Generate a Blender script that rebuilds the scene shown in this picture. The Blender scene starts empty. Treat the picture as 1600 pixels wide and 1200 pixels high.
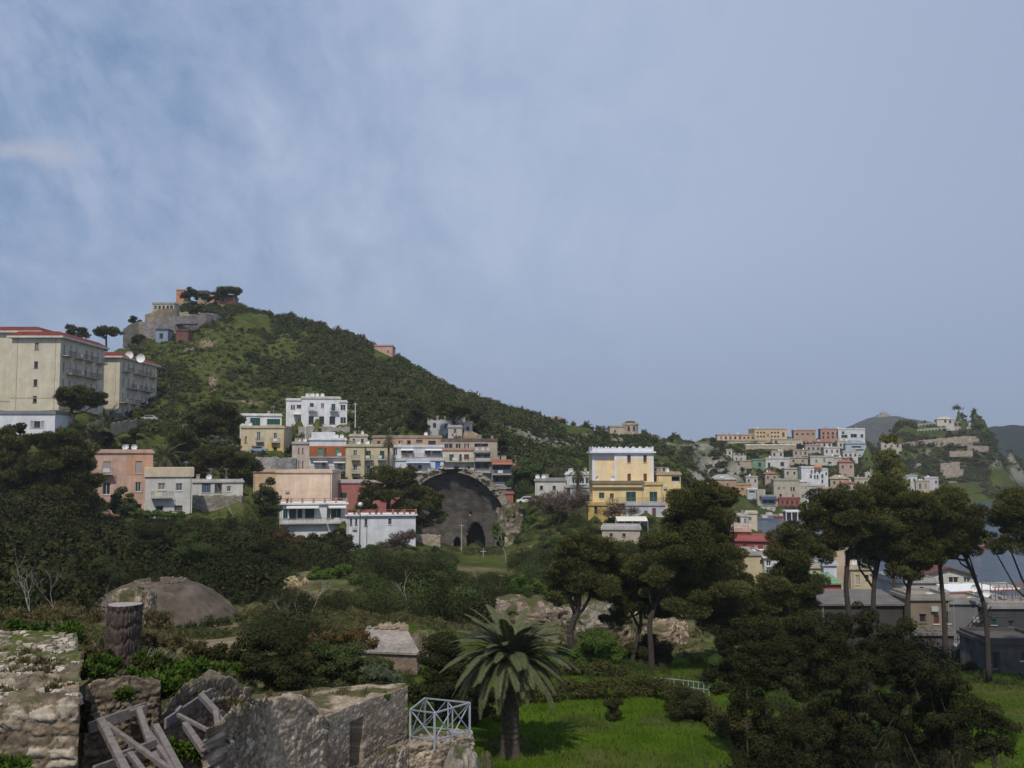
import bpy, math, random
import numpy as np
from mathutils import Vector
rad = math.radians
SC = bpy.context.scene
COL = SC.collection
# ------------------------------------------------------------------ camera
F, HZ, H = 1570.0, 716.0, 22.0          # focal length in photo pixels, horizon row, eye height over the sea
PITCH = math.atan((HZ - 600) / F)
cam = bpy.data.cameras.new('camera'); cam.sensor_width = 36.0; cam.lens = 36.0 * F / 1600.0
cam.clip_start = 0.2; cam.clip_end = 30000
camo = bpy.data.objects.new('camera', cam); COL.objects.link(camo)
camo.location = (0, 0, H); camo.rotation_euler = (math.pi / 2 + PITCH, 0, 0)
SC.camera = camo
# ------------------------------------------------------------------ light
SUN_EL, SUN_AZ = rad(54), rad(191)      # azimuth clockwise from +Y (the view direction): behind, to the left
sunv = Vector((math.sin(SUN_AZ) * math.cos(SUN_EL), math.cos(SUN_AZ) * math.cos(SUN_EL), math.sin(SUN_EL)))
sl = bpy.data.lights.new('sun', 'SUN'); sl.energy = 3.3; sl.angle = rad(1.2); sl.color = (1.0, 0.93, 0.81)
so = bpy.data.objects.new('sun', sl); COL.objects.link(so); so.location = (0, 0, 300)
so.rotation_euler = (-sunv).to_track_quat('-Z', 'Y').to_euler()
SC.view_settings.view_transform = 'Standard'; SC.view_settings.look = 'None'
SC.view_settings.exposure = 0.0; SC.view_settings.gamma = 1
W = bpy.data.worlds.new('World'); SC.world = W; W.use_nodes = True
CS, SN = math.cos(PITCH), math.sin(PITCH)
def P(px, py, d):
    """world point seen at photo pixel (px, py), d metres in front of the camera along the ground"""
    u, v = (px - 800) / F, (600 - py) / F
    t = d / (CS - v * SN)
    return Vector((u * t, d, H + (SN + v * CS) * t))
def build_world():
    nt = W.node_tree; N = nt.nodes; L = nt.links
    for n in list(N): N.remove(n)
    out = N.new('ShaderNodeOutputWorld'); bg = N.new('ShaderNodeBackground'); bg.inputs[1].default_value = 0.1
    L.new(bg.outputs[0], out.inputs[0])
    sky = N.new('ShaderNodeTexSky'); sky.sky_type = 'NISHITA'; sky.sun_disc = False
    sky.sun_elevation = SUN_EL; sky.sun_rotation = SUN_AZ; sky.air_density = 1.0; sky.dust_density = 1.5; sky.ozone_density = 2.0
    tc = N.new('ShaderNodeTexCoord')
    sep = N.new('ShaderNodeSeparateXYZ'); L.new(tc.outputs['Generated'], sep.inputs[0])
    def math_(op, a, b=None, clamp=False):
        m = N.new('ShaderNodeMath'); m.operation = op; m.use_clamp = clamp
        for i, v in enumerate((a, b)):
            if v is None: continue
            if isinstance(v, (int, float)): m.inputs[i].default_value = v
            else: L.new(v, m.inputs[i])
        return m.outputs[0]
    zz = math_('ADD', math_('MAXIMUM', sep.outputs[2], 0.0), 0.55)
    px = math_('DIVIDE', sep.outputs[0], zz); py = math_('DIVIDE', sep.outputs[1], zz)
    comb = N.new('ShaderNodeCombineXYZ'); L.new(px, comb.inputs[0]); L.new(py, comb.inputs[1])
    def noise(scale, detail, rough, dist, rot, sc):
        mp = N.new('ShaderNodeMapping'); mp.inputs['Rotation'].default_value = (0, 0, rad(rot)); mp.inputs['Scale'].default_value = sc; mp.inputs['Location'].default_value = (3.1, 1.7, 0)
        L.new(comb.outputs[0], mp.inputs[0])
        n = N.new('ShaderNodeTexNoise'); n.inputs['Scale'].default_value = scale; n.inputs['Detail'].default_value = detail
        n.inputs['Roughness'].default_value = rough; n.inputs['Distortion'].default_value = dist; L.new(mp.outputs[0], n.inputs['Vector']); return n.outputs['Fac']
    n1 = noise(0.8, 6, 0.5, 0.3, 40, (1, 1.25, 1)); n2 = noise(4.6, 10, 0.6, 0.5, 40, (1.5, 0.9, 1)); n3 = noise(15, 8, 0.62, 0.3, 40, (1.5, 0.9, 1))
    # thin high veil: thicker to the right, broken into wisps to the left
    left = N.new('ShaderNodeMapRange'); left.interpolation_type = 'SMOOTHSTEP'; left.inputs['From Min'].default_value = 0.12; left.inputs['From Max'].default_value = -0.42; left.inputs['To Min'].default_value = 0.3; left.inputs['To Max'].default_value = 1.0; L.new(sep.outputs[0], left.inputs[0])
    s = math_('ADD', 0.84, math_('MULTIPLY', sep.outputs[0], 1.3)); s = math_('ADD', s, math_('MULTIPLY', math_('SUBTRACT', n1, 0.5), 0.9))
    w = math_('ADD', math_('MULTIPLY', math_('SUBTRACT', n2, 0.5), 2.1), math_('MULTIPLY', math_('SUBTRACT', n3, 0.5), 1.1)); s = math_('ADD', s, math_('MULTIPLY', w, left.outputs[0]), True)
    veil = N.new('ShaderNodeMix'); veil.data_type = 'RGBA'; veil.inputs[6].default_value = (4.35, 5.15, 6.9, 1); veil.inputs[7].default_value = (3.5, 4.2, 5.85, 1)
    rt = N.new('ShaderNodeMapRange'); rt.inputs['From Min'].default_value = 0.0; rt.inputs['From Max'].default_value = 0.5; L.new(sep.outputs[0], rt.inputs[0]); L.new(rt.outputs[0], veil.inputs[0])
    blue = N.new('ShaderNodeMix'); blue.data_type = 'RGBA'; blue.inputs[0].default_value = 0.85; L.new(sky.outputs[0], blue.inputs[6]); blue.inputs[7].default_value = (1.9, 2.95, 4.95, 1)
    mix = N.new('ShaderNodeMix'); mix.data_type = 'RGBA'; L.new(s, mix.inputs[0]); L.new(blue.outputs[2], mix.inputs[6]); L.new(veil.outputs[2], mix.inputs[7])
    # one small flat cloud to the left
    cd = (P(50, 236, 100) - Vector((0, 0, H))).normalized(); vs = N.new('ShaderNodeVectorMath'); vs.operation = 'SUBTRACT'; L.new(tc.outputs['Generated'], vs.inputs[0]); vs.inputs[1].default_value = cd
    vm = N.new('ShaderNodeVectorMath'); vm.operation = 'MULTIPLY'; L.new(vs.outputs[0], vm.inputs[0]); vm.inputs[1].default_value = (1 / 0.065, 1 / 0.065, 1 / 0.014); vl = N.new('ShaderNodeVectorMath'); vl.operation = 'LENGTH'; L.new(vm.outputs[0], vl.inputs[0])
    nb = N.new('ShaderNodeTexNoise'); nb.inputs['Scale'].default_value = 45; nb.inputs['Detail'].default_value = 5; L.new(tc.outputs['Generated'], nb.inputs['Vector'])
    pf = math_('MULTIPLY', math_('SUBTRACT', math_('ADD', 0.95, math_('MULTIPLY', math_('SUBTRACT', nb.outputs['Fac'], 0.5), 1.6)), vl.outputs['Value']), 1.1, True)
    mp_ = N.new('ShaderNodeMix'); mp_.data_type = 'RGBA'; L.new(pf, mp_.inputs[0]); L.new(mix.outputs[2], mp_.inputs[6]); mp_.inputs[7].default_value = (4.1, 4.55, 5.8, 1); mix = mp_
    # duller air low over the horizon
    hz = N.new('ShaderNodeMapRange'); hz.inputs['From Min'].default_value = 0.0; hz.inputs['From Max'].default_value = 0.24
    hz.inputs['To Min'].default_value = 0.85; hz.inputs['To Max'].default_value = 0.0; hz.interpolation_type = 'SMOOTHSTEP'
    L.new(sep.outputs[2], hz.inputs[0])
    m2 = N.new('ShaderNodeMix'); m2.data_type = 'RGBA'; m2.inputs[7].default_value = (2.9, 3.75, 5.3, 1)
    L.new(hz.outputs[0], m2.inputs[0]); L.new(mix.outputs[2], m2.inputs[6])
    L.new(m2.outputs[2], bg.inputs[0])
build_world()
# ------------------------------------------------------------------ helpers
def tag(o, label=None, cat=None, group=None, kind=None):
    if label: o['label'] = label
    if cat: o['category'] = cat
    if group: o['group'] = group
    if kind: o['kind'] = kind
    return o
def empty(name, loc, rz=0.0, label=None, cat=None, group=None):
    o = bpy.data.objects.new(name, None); COL.objects.link(o)
    o.location = loc; o.rotation_euler = (0, 0, rz); o.empty_display_size = 0.3
    return tag(o, label, cat, group)
def link(name, me, parent=None, loc=None):
    o = bpy.data.objects.new(name, me); COL.objects.link(o)
    if parent: o.parent = parent
    if loc is not None: o.location = loc
    return o
def copy_tree(o, parent=None):
    c = o.copy(); COL.objects.link(c)
    if parent: c.parent = parent
    for ch in list(o.children): copy_tree(ch, c)
    return c
class MB:
    """collects boxes, tubes and quads for ONE mesh object"""
    def __init__(s): s.v = []; s.f = []; s.m = []; s.cur = 0
    def add(s, vs, fs):
        b = len(s.v); s.v += [tuple(p) for p in vs]
        for f in fs: s.f.append([b + i for i in f]); s.m.append(s.cur)
        return s
    def box(s, x0, x1, y0, y1, z0, z1):
        return s.add([(x0,y0,z0),(x1,y0,z0),(x1,y1,z0),(x0,y1,z0),(x0,y0,z1),(x1,y0,z1),(x1,y1,z1),(x0,y1,z1)],
              [(3,2,1,0),(4,5,6,7),(0,1,5,4),(1,2,6,5),(2,3,7,6),(3,0,4,7)])
    def quad(s, a, b, c, d): return s.add([a, b, c, d], [(0, 1, 2, 3)])
    def beam(s, a, b, w, h, up=(0, 0, 1)):
        a, b = Vector(a), Vector(b); d = (b - a).normalized(); u = Vector(up)
        if abs(d.dot(u)) > 0.95: u = Vector((0, 1, 0))
        r = d.cross(u).normalized() * w / 2; q = r.cross(d).normalized() * h / 2
        vs = [a - r - q, a + r - q, a + r + q, a - r + q, b - r - q, b + r - q, b + r + q, b - r + q]
        return s.add(vs, [(3,2,1,0),(4,5,6,7),(0,1,5,4),(1,2,6,5),(2,3,7,6),(3,0,4,7)])
    def path(s, pts, rr, n=7, cap=True):
        pts = [Vector(p) for p in pts]; rings = []; b = len(s.v)
        ref = Vector((0.31, 0.95, 0.1))
        for i, p in enumerate(pts):
            t = (pts[min(i + 1, len(pts) - 1)] - pts[max(i - 1, 0)])
            t = t.normalized() if t.length > 1e-9 else Vector((0, 0, 1))
            rr_ = ref if abs(t.dot(ref)) < 0.9 else Vector((1, 0, 0))
            x = t.cross(rr_).normalized(); y = t.cross(x)
            r = rr[i] if isinstance(rr, (list, tuple)) else rr
            for k in range(n):
                a = 2 * math.pi * k / n
                s.v.append(tuple(p + x * math.cos(a) * r + y * math.sin(a) * r))
        for i in range(len(pts) - 1):
            for k in range(n):
                s.f.append([b + i*n + k, b + i*n + (k+1) % n, b + (i+1)*n + (k+1) % n, b + (i+1)*n + k]); s.m.append(s.cur)
        if cap:
            s.f.append([b + k for k in range(n)][::-1]); s.m.append(s.cur)
            s.f.append([b + (len(pts)-1)*n + k for k in range(n)]); s.m.append(s.cur)
        return s
    def lathe(s, prof, n=16, c=(0, 0, 0)):
        b = len(s.v)
        for r, z in prof:
            for k in range(n):
                a = 2 * math.pi * k / n; s.v.append((c[0] + r * math.cos(a), c[1] + r * math.sin(a), c[2] + z))
        for i in range(len(prof) - 1):
            for k in range(n):
                s.f.append([b + i*n + k, b + i*n + (k+1) % n, b + (i+1)*n + (k+1) % n, b + (i+1)*n + k]); s.m.append(s.cur)
        s.f.append([b + (len(prof)-1)*n + k for k in range(n)]); s.m.append(s.cur)
        return s
    def mesh(s, name, mats, smooth=False):
        me = bpy.data.meshes.new(name); me.from_pydata(s.v, [], s.f)
        for m in (mats if isinstance(mats, (list, tuple)) else [mats]): me.materials.append(m)
        if any(s.m): me.polygons.foreach_set('material_index', s.m)
        if smooth: me.polygons.foreach_set('use_smooth', [True] * len(s.f))
        me.update(); return me
    def build(s, name, mats, parent=None, smooth=False, loc=None):
        return link(name, s.mesh(name, mats, smooth), parent, loc)
def np_mesh(name, v, f, mats, attrs=None, smooth=False):
    """mesh from numpy arrays: v (n,3), f (m,4) or (m,3)"""
    me = bpy.data.meshes.new(name); k = f.shape[1]
    me.vertices.add(len(v)); me.vertices.foreach_set('co', np.ascontiguousarray(v, dtype=np.float32).ravel())
    me.loops.add(f.size); me.loops.foreach_set('vertex_index', np.ascontiguousarray(f, dtype=np.int32).ravel())
    me.polygons.add(len(f)); me.polygons.foreach_set('loop_start', np.arange(0, f.size, k, dtype=np.int32))
    if smooth: me.polygons.foreach_set('use_smooth', np.ones(len(f), dtype=bool))
    for m in (mats if isinstance(mats, (list, tuple)) else [mats]): me.materials.append(m)
    for an, (dom, arr) in (attrs or {}).items():
        if arr.ndim == 1:
            a = me.attributes.new(an, 'FLOAT', dom); a.data.foreach_set('value', arr.astype(np.float32))
        else:
            a = me.attributes.new(an, 'FLOAT_VECTOR', dom); a.data.foreach_set('vector', arr.astype(np.float32).ravel())
    me.update(calc_edges=True); return me
# ---- numpy noise
def _h(ix, iy, seed):
    n = (ix.astype(np.int64) * 374761393 + iy.astype(np.int64) * 668265263 + seed * 982451653) & 0x7fffffff
    n = ((n ^ (n >> 13)) * 1274126177) & 0x7fffffff
    n = n ^ (n >> 16)
    return (n & 0xffff) / 65535.0
def vnoise(x, y, seed=0):
    ix, iy = np.floor(x), np.floor(y); fx, fy = x - ix, y - iy
    fx = fx * fx * (3 - 2 * fx); fy = fy * fy * (3 - 2 * fy)
    a, b = _h(ix, iy, seed), _h(ix + 1, iy, seed); c, d = _h(ix, iy + 1, seed), _h(ix + 1, iy + 1, seed)
    return (a * (1 - fx) + b * fx) * (1 - fy) + (c * (1 - fx) + d * fx) * fy
def fbm(x, y, oct=4, seed=0, gain=0.5):
    t = np.zeros_like(x, dtype=float); a, s = 1.0, 0.0
    for o in range(oct):
        t += a * vnoise(x * 2**o, y * 2**o, seed + o * 17); s += a; a *= gain
    return t / s
def worley(x, y, seed=0):
    """F1, F2 and the cell's random number"""
    ix, iy = np.floor(x), np.floor(y); f1 = np.full(x.shape, 9.0); f2 = np.full(x.shape, 9.0); cid = np.zeros(x.shape)
    for dx in (-1, 0, 1):
        for dy in (-1, 0, 1):
            cx, cy = ix + dx, iy + dy
            qx = cx + 0.15 + 0.7 * _h(cx, cy, seed); qy = cy + 0.15 + 0.7 * _h(cx, cy, seed + 5)
            d = np.hypot(qx - x, qy - y); r = _h(cx, cy, seed + 9)
            m = d < f1
            f2 = np.where(m, f1, np.minimum(f2, d)); cid = np.where(m, r, cid); f1 = np.where(m, d, f1)
    return f1, f2, cid
# ---- materials
MATS = {}
def nodes(name):
    m = bpy.data.materials.new(name); m.use_nodes = True
    nt = m.node_tree; b = nt.nodes['Principled BSDF']; return m, nt.nodes, nt.links, b
def setspec(b, v):
    if 'Specular IOR Level' in b.inputs: b.inputs['Specular IOR Level'].default_value = v
def plain(name, col, rough=0.6, metal=0.0, spec=0.3, noise_amt=0.12, scale=3.0):
    key = ('p', name)
    if key in MATS: return MATS[key]
    m, N, L, b = nodes(name); b.inputs['Roughness'].default_value = rough; b.inputs['Metallic'].default_value = metal; setspec(b, spec)
    tc = N.new('ShaderNodeTexCoord'); n = N.new('ShaderNodeTexNoise'); n.inputs['Scale'].default_value = scale; n.inputs['Detail'].default_value = 6
    L.new(tc.outputs['Object'], n.inputs['Vector'])
    r = N.new('ShaderNodeMapRange'); r.inputs['From Min'].default_value = 0.3; r.inputs['From Max'].default_value = 0.7
    r.inputs['To Min'].default_value = 1 - noise_amt; r.inputs['To Max'].default_value = 1 + noise_amt; L.new(n.outputs['Fac'], r.inputs[0])
    mx = N.new('ShaderNodeMix'); mx.data_type = 'RGBA'; mx.blend_type = 'MULTIPLY'; mx.inputs[0].default_value = 1
    mx.inputs[6].default_value = (*col, 1); L.new(r.outputs[0], mx.inputs[7]); L.new(mx.outputs[2], b.inputs['Base Color'])
    MATS[key] = m; return m
def plaster(col, dirt=0.35):
    """rendered wall: blotches, weather streaks and a fine bump"""
    key = ('pl', tuple(col), dirt)
    if key in MATS: return MATS[key]
    m, N, L, b = nodes('plaster'); b.inputs['Roughness'].default_value = 0.9; setspec(b, 0.15)
    tc = N.new('ShaderNodeTexCoord')
    def noise(sc, det, vs=(1, 1, 1)):
        mp = N.new('ShaderNodeMapping'); mp.inputs['Scale'].default_value = vs; L.new(tc.outputs['Object'], mp.inputs[0])
        n = N.new('ShaderNodeTexNoise'); n.inputs['Scale'].default_value = sc; n.inputs['Detail'].default_value = det; n.inputs['Roughness'].default_value = 0.65
        L.new(mp.outputs[0], n.inputs['Vector']); return n.outputs['Fac']
    big = noise(0.5, 8); streak = noise(1.0, 5, (1.6, 1.6, 0.12)); fine = noise(9, 4)
    def ramp(src, a, c, lo, hi):
        r = N.new('ShaderNodeMapRange'); r.inputs['From Min'].default_value = a; r.inputs['From Max'].default_value = c
        r.inputs['To Min'].default_value = lo; r.inputs['To Max'].default_value = hi; L.new(src, r.inputs[0]); return r.outputs[0]
    def mul(a, bb):
        mm = N.new('ShaderNodeMath'); mm.operation = 'MULTIPLY'; L.new(a, mm.inputs[0]); L.new(bb, mm.inputs[1]); return mm.outputs[0]
    v = mul(mul(ramp(big, 0.3, 0.7, 1 - dirt * 0.75, 1.08), ramp(streak, 0.3, 0.75, 1 - dirt * 0.38, 1.04)), ramp(fine, 0.3, 0.7, 0.94, 1.05))
    mx = N.new('ShaderNodeMix'); mx.data_type = 'RGBA'; mx.blend_type = 'MULTIPLY'; mx.inputs[0].default_value = 1
    mx.inputs[6].default_value = (*col, 1); L.new(v, mx.inputs[7]); L.new(mx.outputs[2], b.inputs['Base Color'])
    bp = N.new('ShaderNodeBump'); bp.inputs['Strength'].default_value = 0.25; bp.inputs['Distance'].default_value = 0.03
    L.new(fine, bp.inputs['Height']); L.new(bp.outputs[0], b.inputs['Normal'])
    MATS[key] = m; return m
def stone_far(col, scale=0.9):
    """rubble masonry for walls seen from afar"""
    key = ('sf', tuple(col), scale)
    if key in MATS: return MATS[key]
    m, N, L, b = nodes('rubble_masonry'); b.inputs['Roughness'].default_value = 0.95; setspec(b, 0.1)
    tc = N.new('ShaderNodeTexCoord'); mp = N.new('ShaderNodeMapping'); mp.inputs['Scale'].default_value = (1, 1, 1.9); L.new(tc.outputs['Object'], mp.inputs[0])
    vo = N.new('ShaderNodeTexVoronoi'); vo.inputs['Scale'].default_value = 1.6 * scale; L.new(mp.outputs[0], vo.inputs['Vector'])
    n = N.new('ShaderNodeTexNoise'); n.inputs['Scale'].default_value = 0.45; n.inputs['Detail'].default_value = 9; n.inputs['Roughness'].default_value = 0.7; L.new(tc.outputs['Object'], n.inputs['Vector'])
    sp = N.new('ShaderNodeSeparateColor'); L.new(vo.outputs['Color'], sp.inputs[0])
    r1 = N.new('ShaderNodeMapRange'); r1.inputs['To Min'].default_value = 0.72; r1.inputs['To Max'].default_value = 1.2; L.new(sp.outputs[0], r1.inputs[0])
    r2 = N.new('ShaderNodeMapRange'); r2.inputs['From Min'].default_value = 0.3; r2.inputs['From Max'].default_value = 0.7; r2.inputs['To Min'].default_value = 0.55; r2.inputs['To Max'].default_value = 1.2; L.new(n.outputs['Fac'], r2.inputs[0])
    mm = N.new('ShaderNodeMath'); mm.operation = 'MULTIPLY'; L.new(r1.outputs[0], mm.inputs[0]); L.new(r2.outputs[0], mm.inputs[1])
    mx = N.new('ShaderNodeMix'); mx.data_type = 'RGBA'; mx.blend_type = 'MULTIPLY'; mx.inputs[0].default_value = 1
    mx.inputs[6].default_value = (*col, 1); L.new(mm.outputs[0], mx.inputs[7]); L.new(mx.outputs[2], b.inputs['Base Color'])
    bp = N.new('ShaderNodeBump'); bp.inputs['Strength'].default_value = 0.6; bp.inputs['Distance'].default_value = 0.15
    L.new(mm.outputs[0], bp.inputs['Height']); L.new(bp.outputs[0], b.inputs['Normal'])
    MATS[key] = m; return m
def leafmat(name, a, bcol, rough=0.9, spec=0.0, trans=0.0):
    """foliage: leaf to leaf and clump to clump variation"""
    key = ('lf', name)
    if key in MATS: return MATS[key]
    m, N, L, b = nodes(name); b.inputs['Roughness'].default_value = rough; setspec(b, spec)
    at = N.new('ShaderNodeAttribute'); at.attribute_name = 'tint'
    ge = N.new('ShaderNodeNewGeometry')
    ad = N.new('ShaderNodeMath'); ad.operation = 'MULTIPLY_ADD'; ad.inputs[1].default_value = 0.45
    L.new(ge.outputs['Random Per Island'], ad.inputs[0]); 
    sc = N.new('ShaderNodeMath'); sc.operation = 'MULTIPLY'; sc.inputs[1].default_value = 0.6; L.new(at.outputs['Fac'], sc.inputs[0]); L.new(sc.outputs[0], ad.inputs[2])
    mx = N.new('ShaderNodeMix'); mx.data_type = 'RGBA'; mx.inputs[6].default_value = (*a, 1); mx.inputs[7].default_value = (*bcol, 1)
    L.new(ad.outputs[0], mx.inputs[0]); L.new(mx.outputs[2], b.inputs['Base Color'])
    MATS[key] = m; return m
GLASS = None
def glass():
    global GLASS
    if GLASS: return GLASS
    m, N, L, b = nodes('window_glass'); b.inputs['Base Color'].default_value = (0.03, 0.035, 0.04, 1); b.inputs['Roughness'].default_value = 0.15; setspec(b, 0.5)
    GLASS = m; return m
# ------------------------------------------------------------------ houses (collected first: the ground passes under them)
CT = []                                   # terrain control points, world
HOUSES = []
def HS(name, x0, x1, yt, yb, d, dep, col, label, wins=(), roof='slab', rcol=None, bals=(), awn=(), cat='house', group=None, sink=2.5, dirt=0.35, ct=True, clutter=1, side=True, rz=0.0, band=()):
    if 1110 < x0 and x1 < 1360 and d > 380: d = float(np.interp(yb, [690, 693, 704, 737, 767, 790], [560, 553, 512, 440, 410, 402]))   # the far slope is one even rise
    if rz == 0.0 and 'yellow' not in label and 'basement' not in name and not (395 <= x0 < 520 and 'cream wall' in label): rz = math.atan((800 - (x0 + x1) / 2) / F) * (1.0 if d < 300 else 0.6) * (0 if 100 < d < 165 and x0 > 1100 else 1)   # streets face the bay and the viewer
    HOUSES.append(dict(name=name, x0=x0, x1=x1, yt=yt, yb=yb, d=d, dep=dep, col=col, label=label, wins=list(wins), roof=roof, rcol=rcol, bals=bals, awn=awn, cat=cat, group=group, sink=sink, dirt=dirt, clutter=clutter, side=side, rz=rz, band=band))
    if ct:
        for px in ((x0, x1) if x1 - x0 > 24 else ((x0 + x1) / 2,)):
            p = P(px, yb, d); CT.append((p.x, p.y - 1.5, p.z - 0.5)); CT.append((p.x, p.y + dep, p.z - 0.3))
def row(x0, x1, n, py, w, h, k):
    return [(x0 + (x1 - x0) * i / max(n - 1, 1), py, w, h, k) for i in range(n)]
WHITE, CREAM, BEIGE = (0.72, 0.72, 0.73), (0.66, 0.56, 0.40), (0.50, 0.44, 0.34)
OFFW, PINK, YEL = (0.62, 0.60, 0.56), (0.65, 0.43, 0.345), (0.76, 0.59, 0.30)
GREY, ORANGE, REDW = (0.40, 0.39, 0.37), (0.56, 0.27, 0.10), (0.40, 0.10, 0.08)
TERRA = (0.36, 0.15, 0.09)
# --- the near terrace of houses, left of the dome
HS('row_house', 142, 234, 708, 800, 165, 8, PINK, 'pink two storey house with grey shutters beside the white laundry house', [(169,729,11,16,'s'),(215,730,10,19,'s'),(168,763,11,19,'w'),(214,761,9,15,'w'),(166,793,11,8,'d'),(214,792,10,8,'d')], bals=[(162,177,740)], dirt=0.5, band=[(197,233.5,709,742,(0.62,0.36,0.24))])
HS('row_house', 228, 298, 745, 800, 163, 8, OFFW, 'small white house with laundry on its balcony and pale roof band', [(253,760,11,11,'w'),(279,761,10,12,'w'),(250,794,11,8,'d'),(278,794,12,8,'d')], roof='band', rcol=CREAM, bals=[(238,269,777)])
HS('villa', 300, 378, 754, 774, 178, 7, OFFW, 'low white garden house with arched blue doors above a grey retaining wall', [(323,762,13,15,'u'),(341,762,11,14,'d'),(357,764,6,9,'w')], roof='slab', side=False)
HS('apartment_house', 395, 431, 738, 792, 194, 9, (0.60,0.43,0.28), 'darker tan left side of the building with the big blank cream wall', [], roof='slab', clutter=0, side=False)  # angled side of the cream building, shading put into its darker colour
HS('apartment_house', 431, 518, 739, 792, 193, 10, (0.78,0.60,0.46), 'large blank cream wall of a building above the terrace house', [], roof='slab', clutter=0, side=False)
HS('terrace_house', 438, 541, 788, 818, 182, 8, WHITE, 'white terrace house with dark green shutters under striped awnings', [(447,802,7,16,'g'),(458,802,10,16,'d'),(469,802,7,16,'g'),(484,802,14,17,'g'),(513,802,5,17,'g'),(521,802,9,16,'d'),(529,802,6,16,'g')], roof='terrace', rcol=(0.45,0.28,0.22), bals=[(438,510,817),(512,541,817)], awn=[(449,498,790,4,OFFW),(513,540,790,4,OFFW)], clutter=0)
HS('basement_house', 462, 510, 818, 840, 183, 7, BEIGE, 'beige basement wall under the terrace house with green shutters', [], roof='none', clutter=0, ct=True)
HS('red_house', 519, 640, 755, 806, 200, 7, (0.40,0.16,0.14), 'long red garden wall house between cream wall and dark pine', [(537,775,9,10,'g')], roof='slab', rcol=(0.5,0.42,0.4), clutter=0)
HS('white_house', 542, 649, 806, 850, 176, 8, (0.66,0.68,0.72), 'plain white house with red potted roof terrace and one brown shutter', [(549,815,3,10,'d'),(557,815,3,10,'d'),(572,816,4,11,'d'),(609,815,5,9,'b')], roof='terrace', rcol=(0.40,0.17,0.12), clutter=0, side=False)
# --- old town, tier by tier
HS('cream_house', 376, 443, 669, 708, 240, 9, (0.62,0.52,0.36), 'cream house with white top floor and yellow corner under the pines', [(374+10,687,3,10,'d'),(404,682,6,14,'w'),(430,683,5,13,'w'),(402,702,17,10,'d'),(430,703,6,10,'d')], bals=[(400,412,690),(424,437,691)], band=[(416,442.5,693,708,(0.66,0.50,0.20))])
HS('roof_house', 376, 439, 650, 669, 242, 7, (0.70,0.71,0.73), 'white top storey with long dark green windows on the cream house', [(399,659,15,12,'g'),(427,659,20,9,'g')], roof='slab', rcol=WHITE, ct=False)
HS('white_villa', 447, 471, 626, 652, 256, 8, (0.74,0.74,0.76), 'low left wing of the white hillside villa with awning', [(456,636,2.5,6,'d'),(459.5,636,2.5,6,'d'),(467,635,7,5,'d')], clutter=0, awn=[(458,470,646,2,OFFW)])
HS('white_villa', 471, 531, 623, 668, 253, 10, (0.76,0.76,0.78), 'white two storey hillside villa with long terrace and dark shutters', [(487.5,635.5,6,11,'g'),(504,634,5,8,'w'),(520.5,636.5,6,11,'g'),(486.5,656.5,8,12,'d'),(502.5,656.5,8,12,'d'),(519,656.5,9,12,'d')], roof='slab', rcol=(0.6,0.55,0.47), bals=[(482,495,642),(515,528,642)])
HS('white_villa', 531, 542, 629, 668, 253, 9, (0.72,0.73,0.75), 'narrow right bay of the white hillside villa with big windows', [(535.5,637,8,9,'w'),(535,657,9,10,'w')], clutter=0)
HS('tall_house', 456, 484, 694, 742, 232, 10, (0.55,0.47,0.40), 'beige side house with narrow slit windows left of the orange loggia', [(467,704,1.6,9,'d'),(473,704,1.6,9,'d'),(467,725,1.6,10,'d'),(473,725,1.6,10,'d')], side=False)
HS('loggia_house', 483, 540, 688, 752, 230, 10, (0.70,0.70,0.72), 'white house with an orange loggia floor and green doors', [(501,706.5,7,12,'G'),(508.5,706.5,3,12,'d'),(527.5,707,7,12,'G'),(506,727,6,9,'G'),(531,728,6,10,'G'),(532,746,12,9,'w')], roof='attic', rcol=WHITE, bals=[(484,540,714),(484,541,735)], awn=[(490,512,720,2.5,OFFW),(521,539,721,2.5,OFFW)], band=[(484,539.5,697,713.5,(0.42,0.13,0.045))])
HS('tenement_house', 540, 569, 698, 752, 229, 10, (0.58,0.50,0.34), 'narrow beige tenement with white balcony doors right of orange loggia', [(555,708,6,9,'w'),(555,730.5,6,10,'w'),(555,748,8,5,'d')], bals=[(549,562,718),(549,562,739)])
HS('tenement_house', 569, 613, 698, 752, 231, 10, (0.60,0.53,0.37), 'beige tenement with two green balcony doors above the dark pine', [(576,711,7,13,'g'),(597,711,7,13,'g'),(576,733,6,10,'g'),(597,733,6,10,'w')], bals=[(570,583,718),(590,603,718)])
HS('terrace_row', 583, 690, 684, 700, 246, 9, (0.50,0.33,0.22), 'brown rendered top row house with square windows and rubble roof', [(592,692,5,6,'d'),(626,691,7,6,'w'),(639,691,6,6,'d'),(655,689,10,4,'d'),(675,692,12,7,'d')], rcol=(0.34,0.28,0.22))
HS('terrace_row', 614, 693, 699, 722, 238, 8, (0.68,0.69,0.72), 'white row house with wide terrace openings above the blue door', [(618,706,6,11,'w'),(636,707,18,8,'L'),(668,707,9,7,'d'),(682,708,13,6,'L')], bals=[(627,694,714)], awn=[(627,646,702,2,WHITE),(664,690,702,2,WHITE)])
HS('terrace_row', 614, 693, 720, 752, 234, 8, (0.72,0.74,0.78), 'white row house with a bright blue door', [(640,731,6,10,'d'),(656,730,6,6,'d'),(684,728,8,13,'U')], roof='slab', rcol=(0.55,0.55,0.56), bals=[(640,692,738)], awn=[(635,672,721,2.5,(0.5,0.6,0.72))], band=[(615,692.5,739,752,(0.60,0.60,0.62))])
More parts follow.
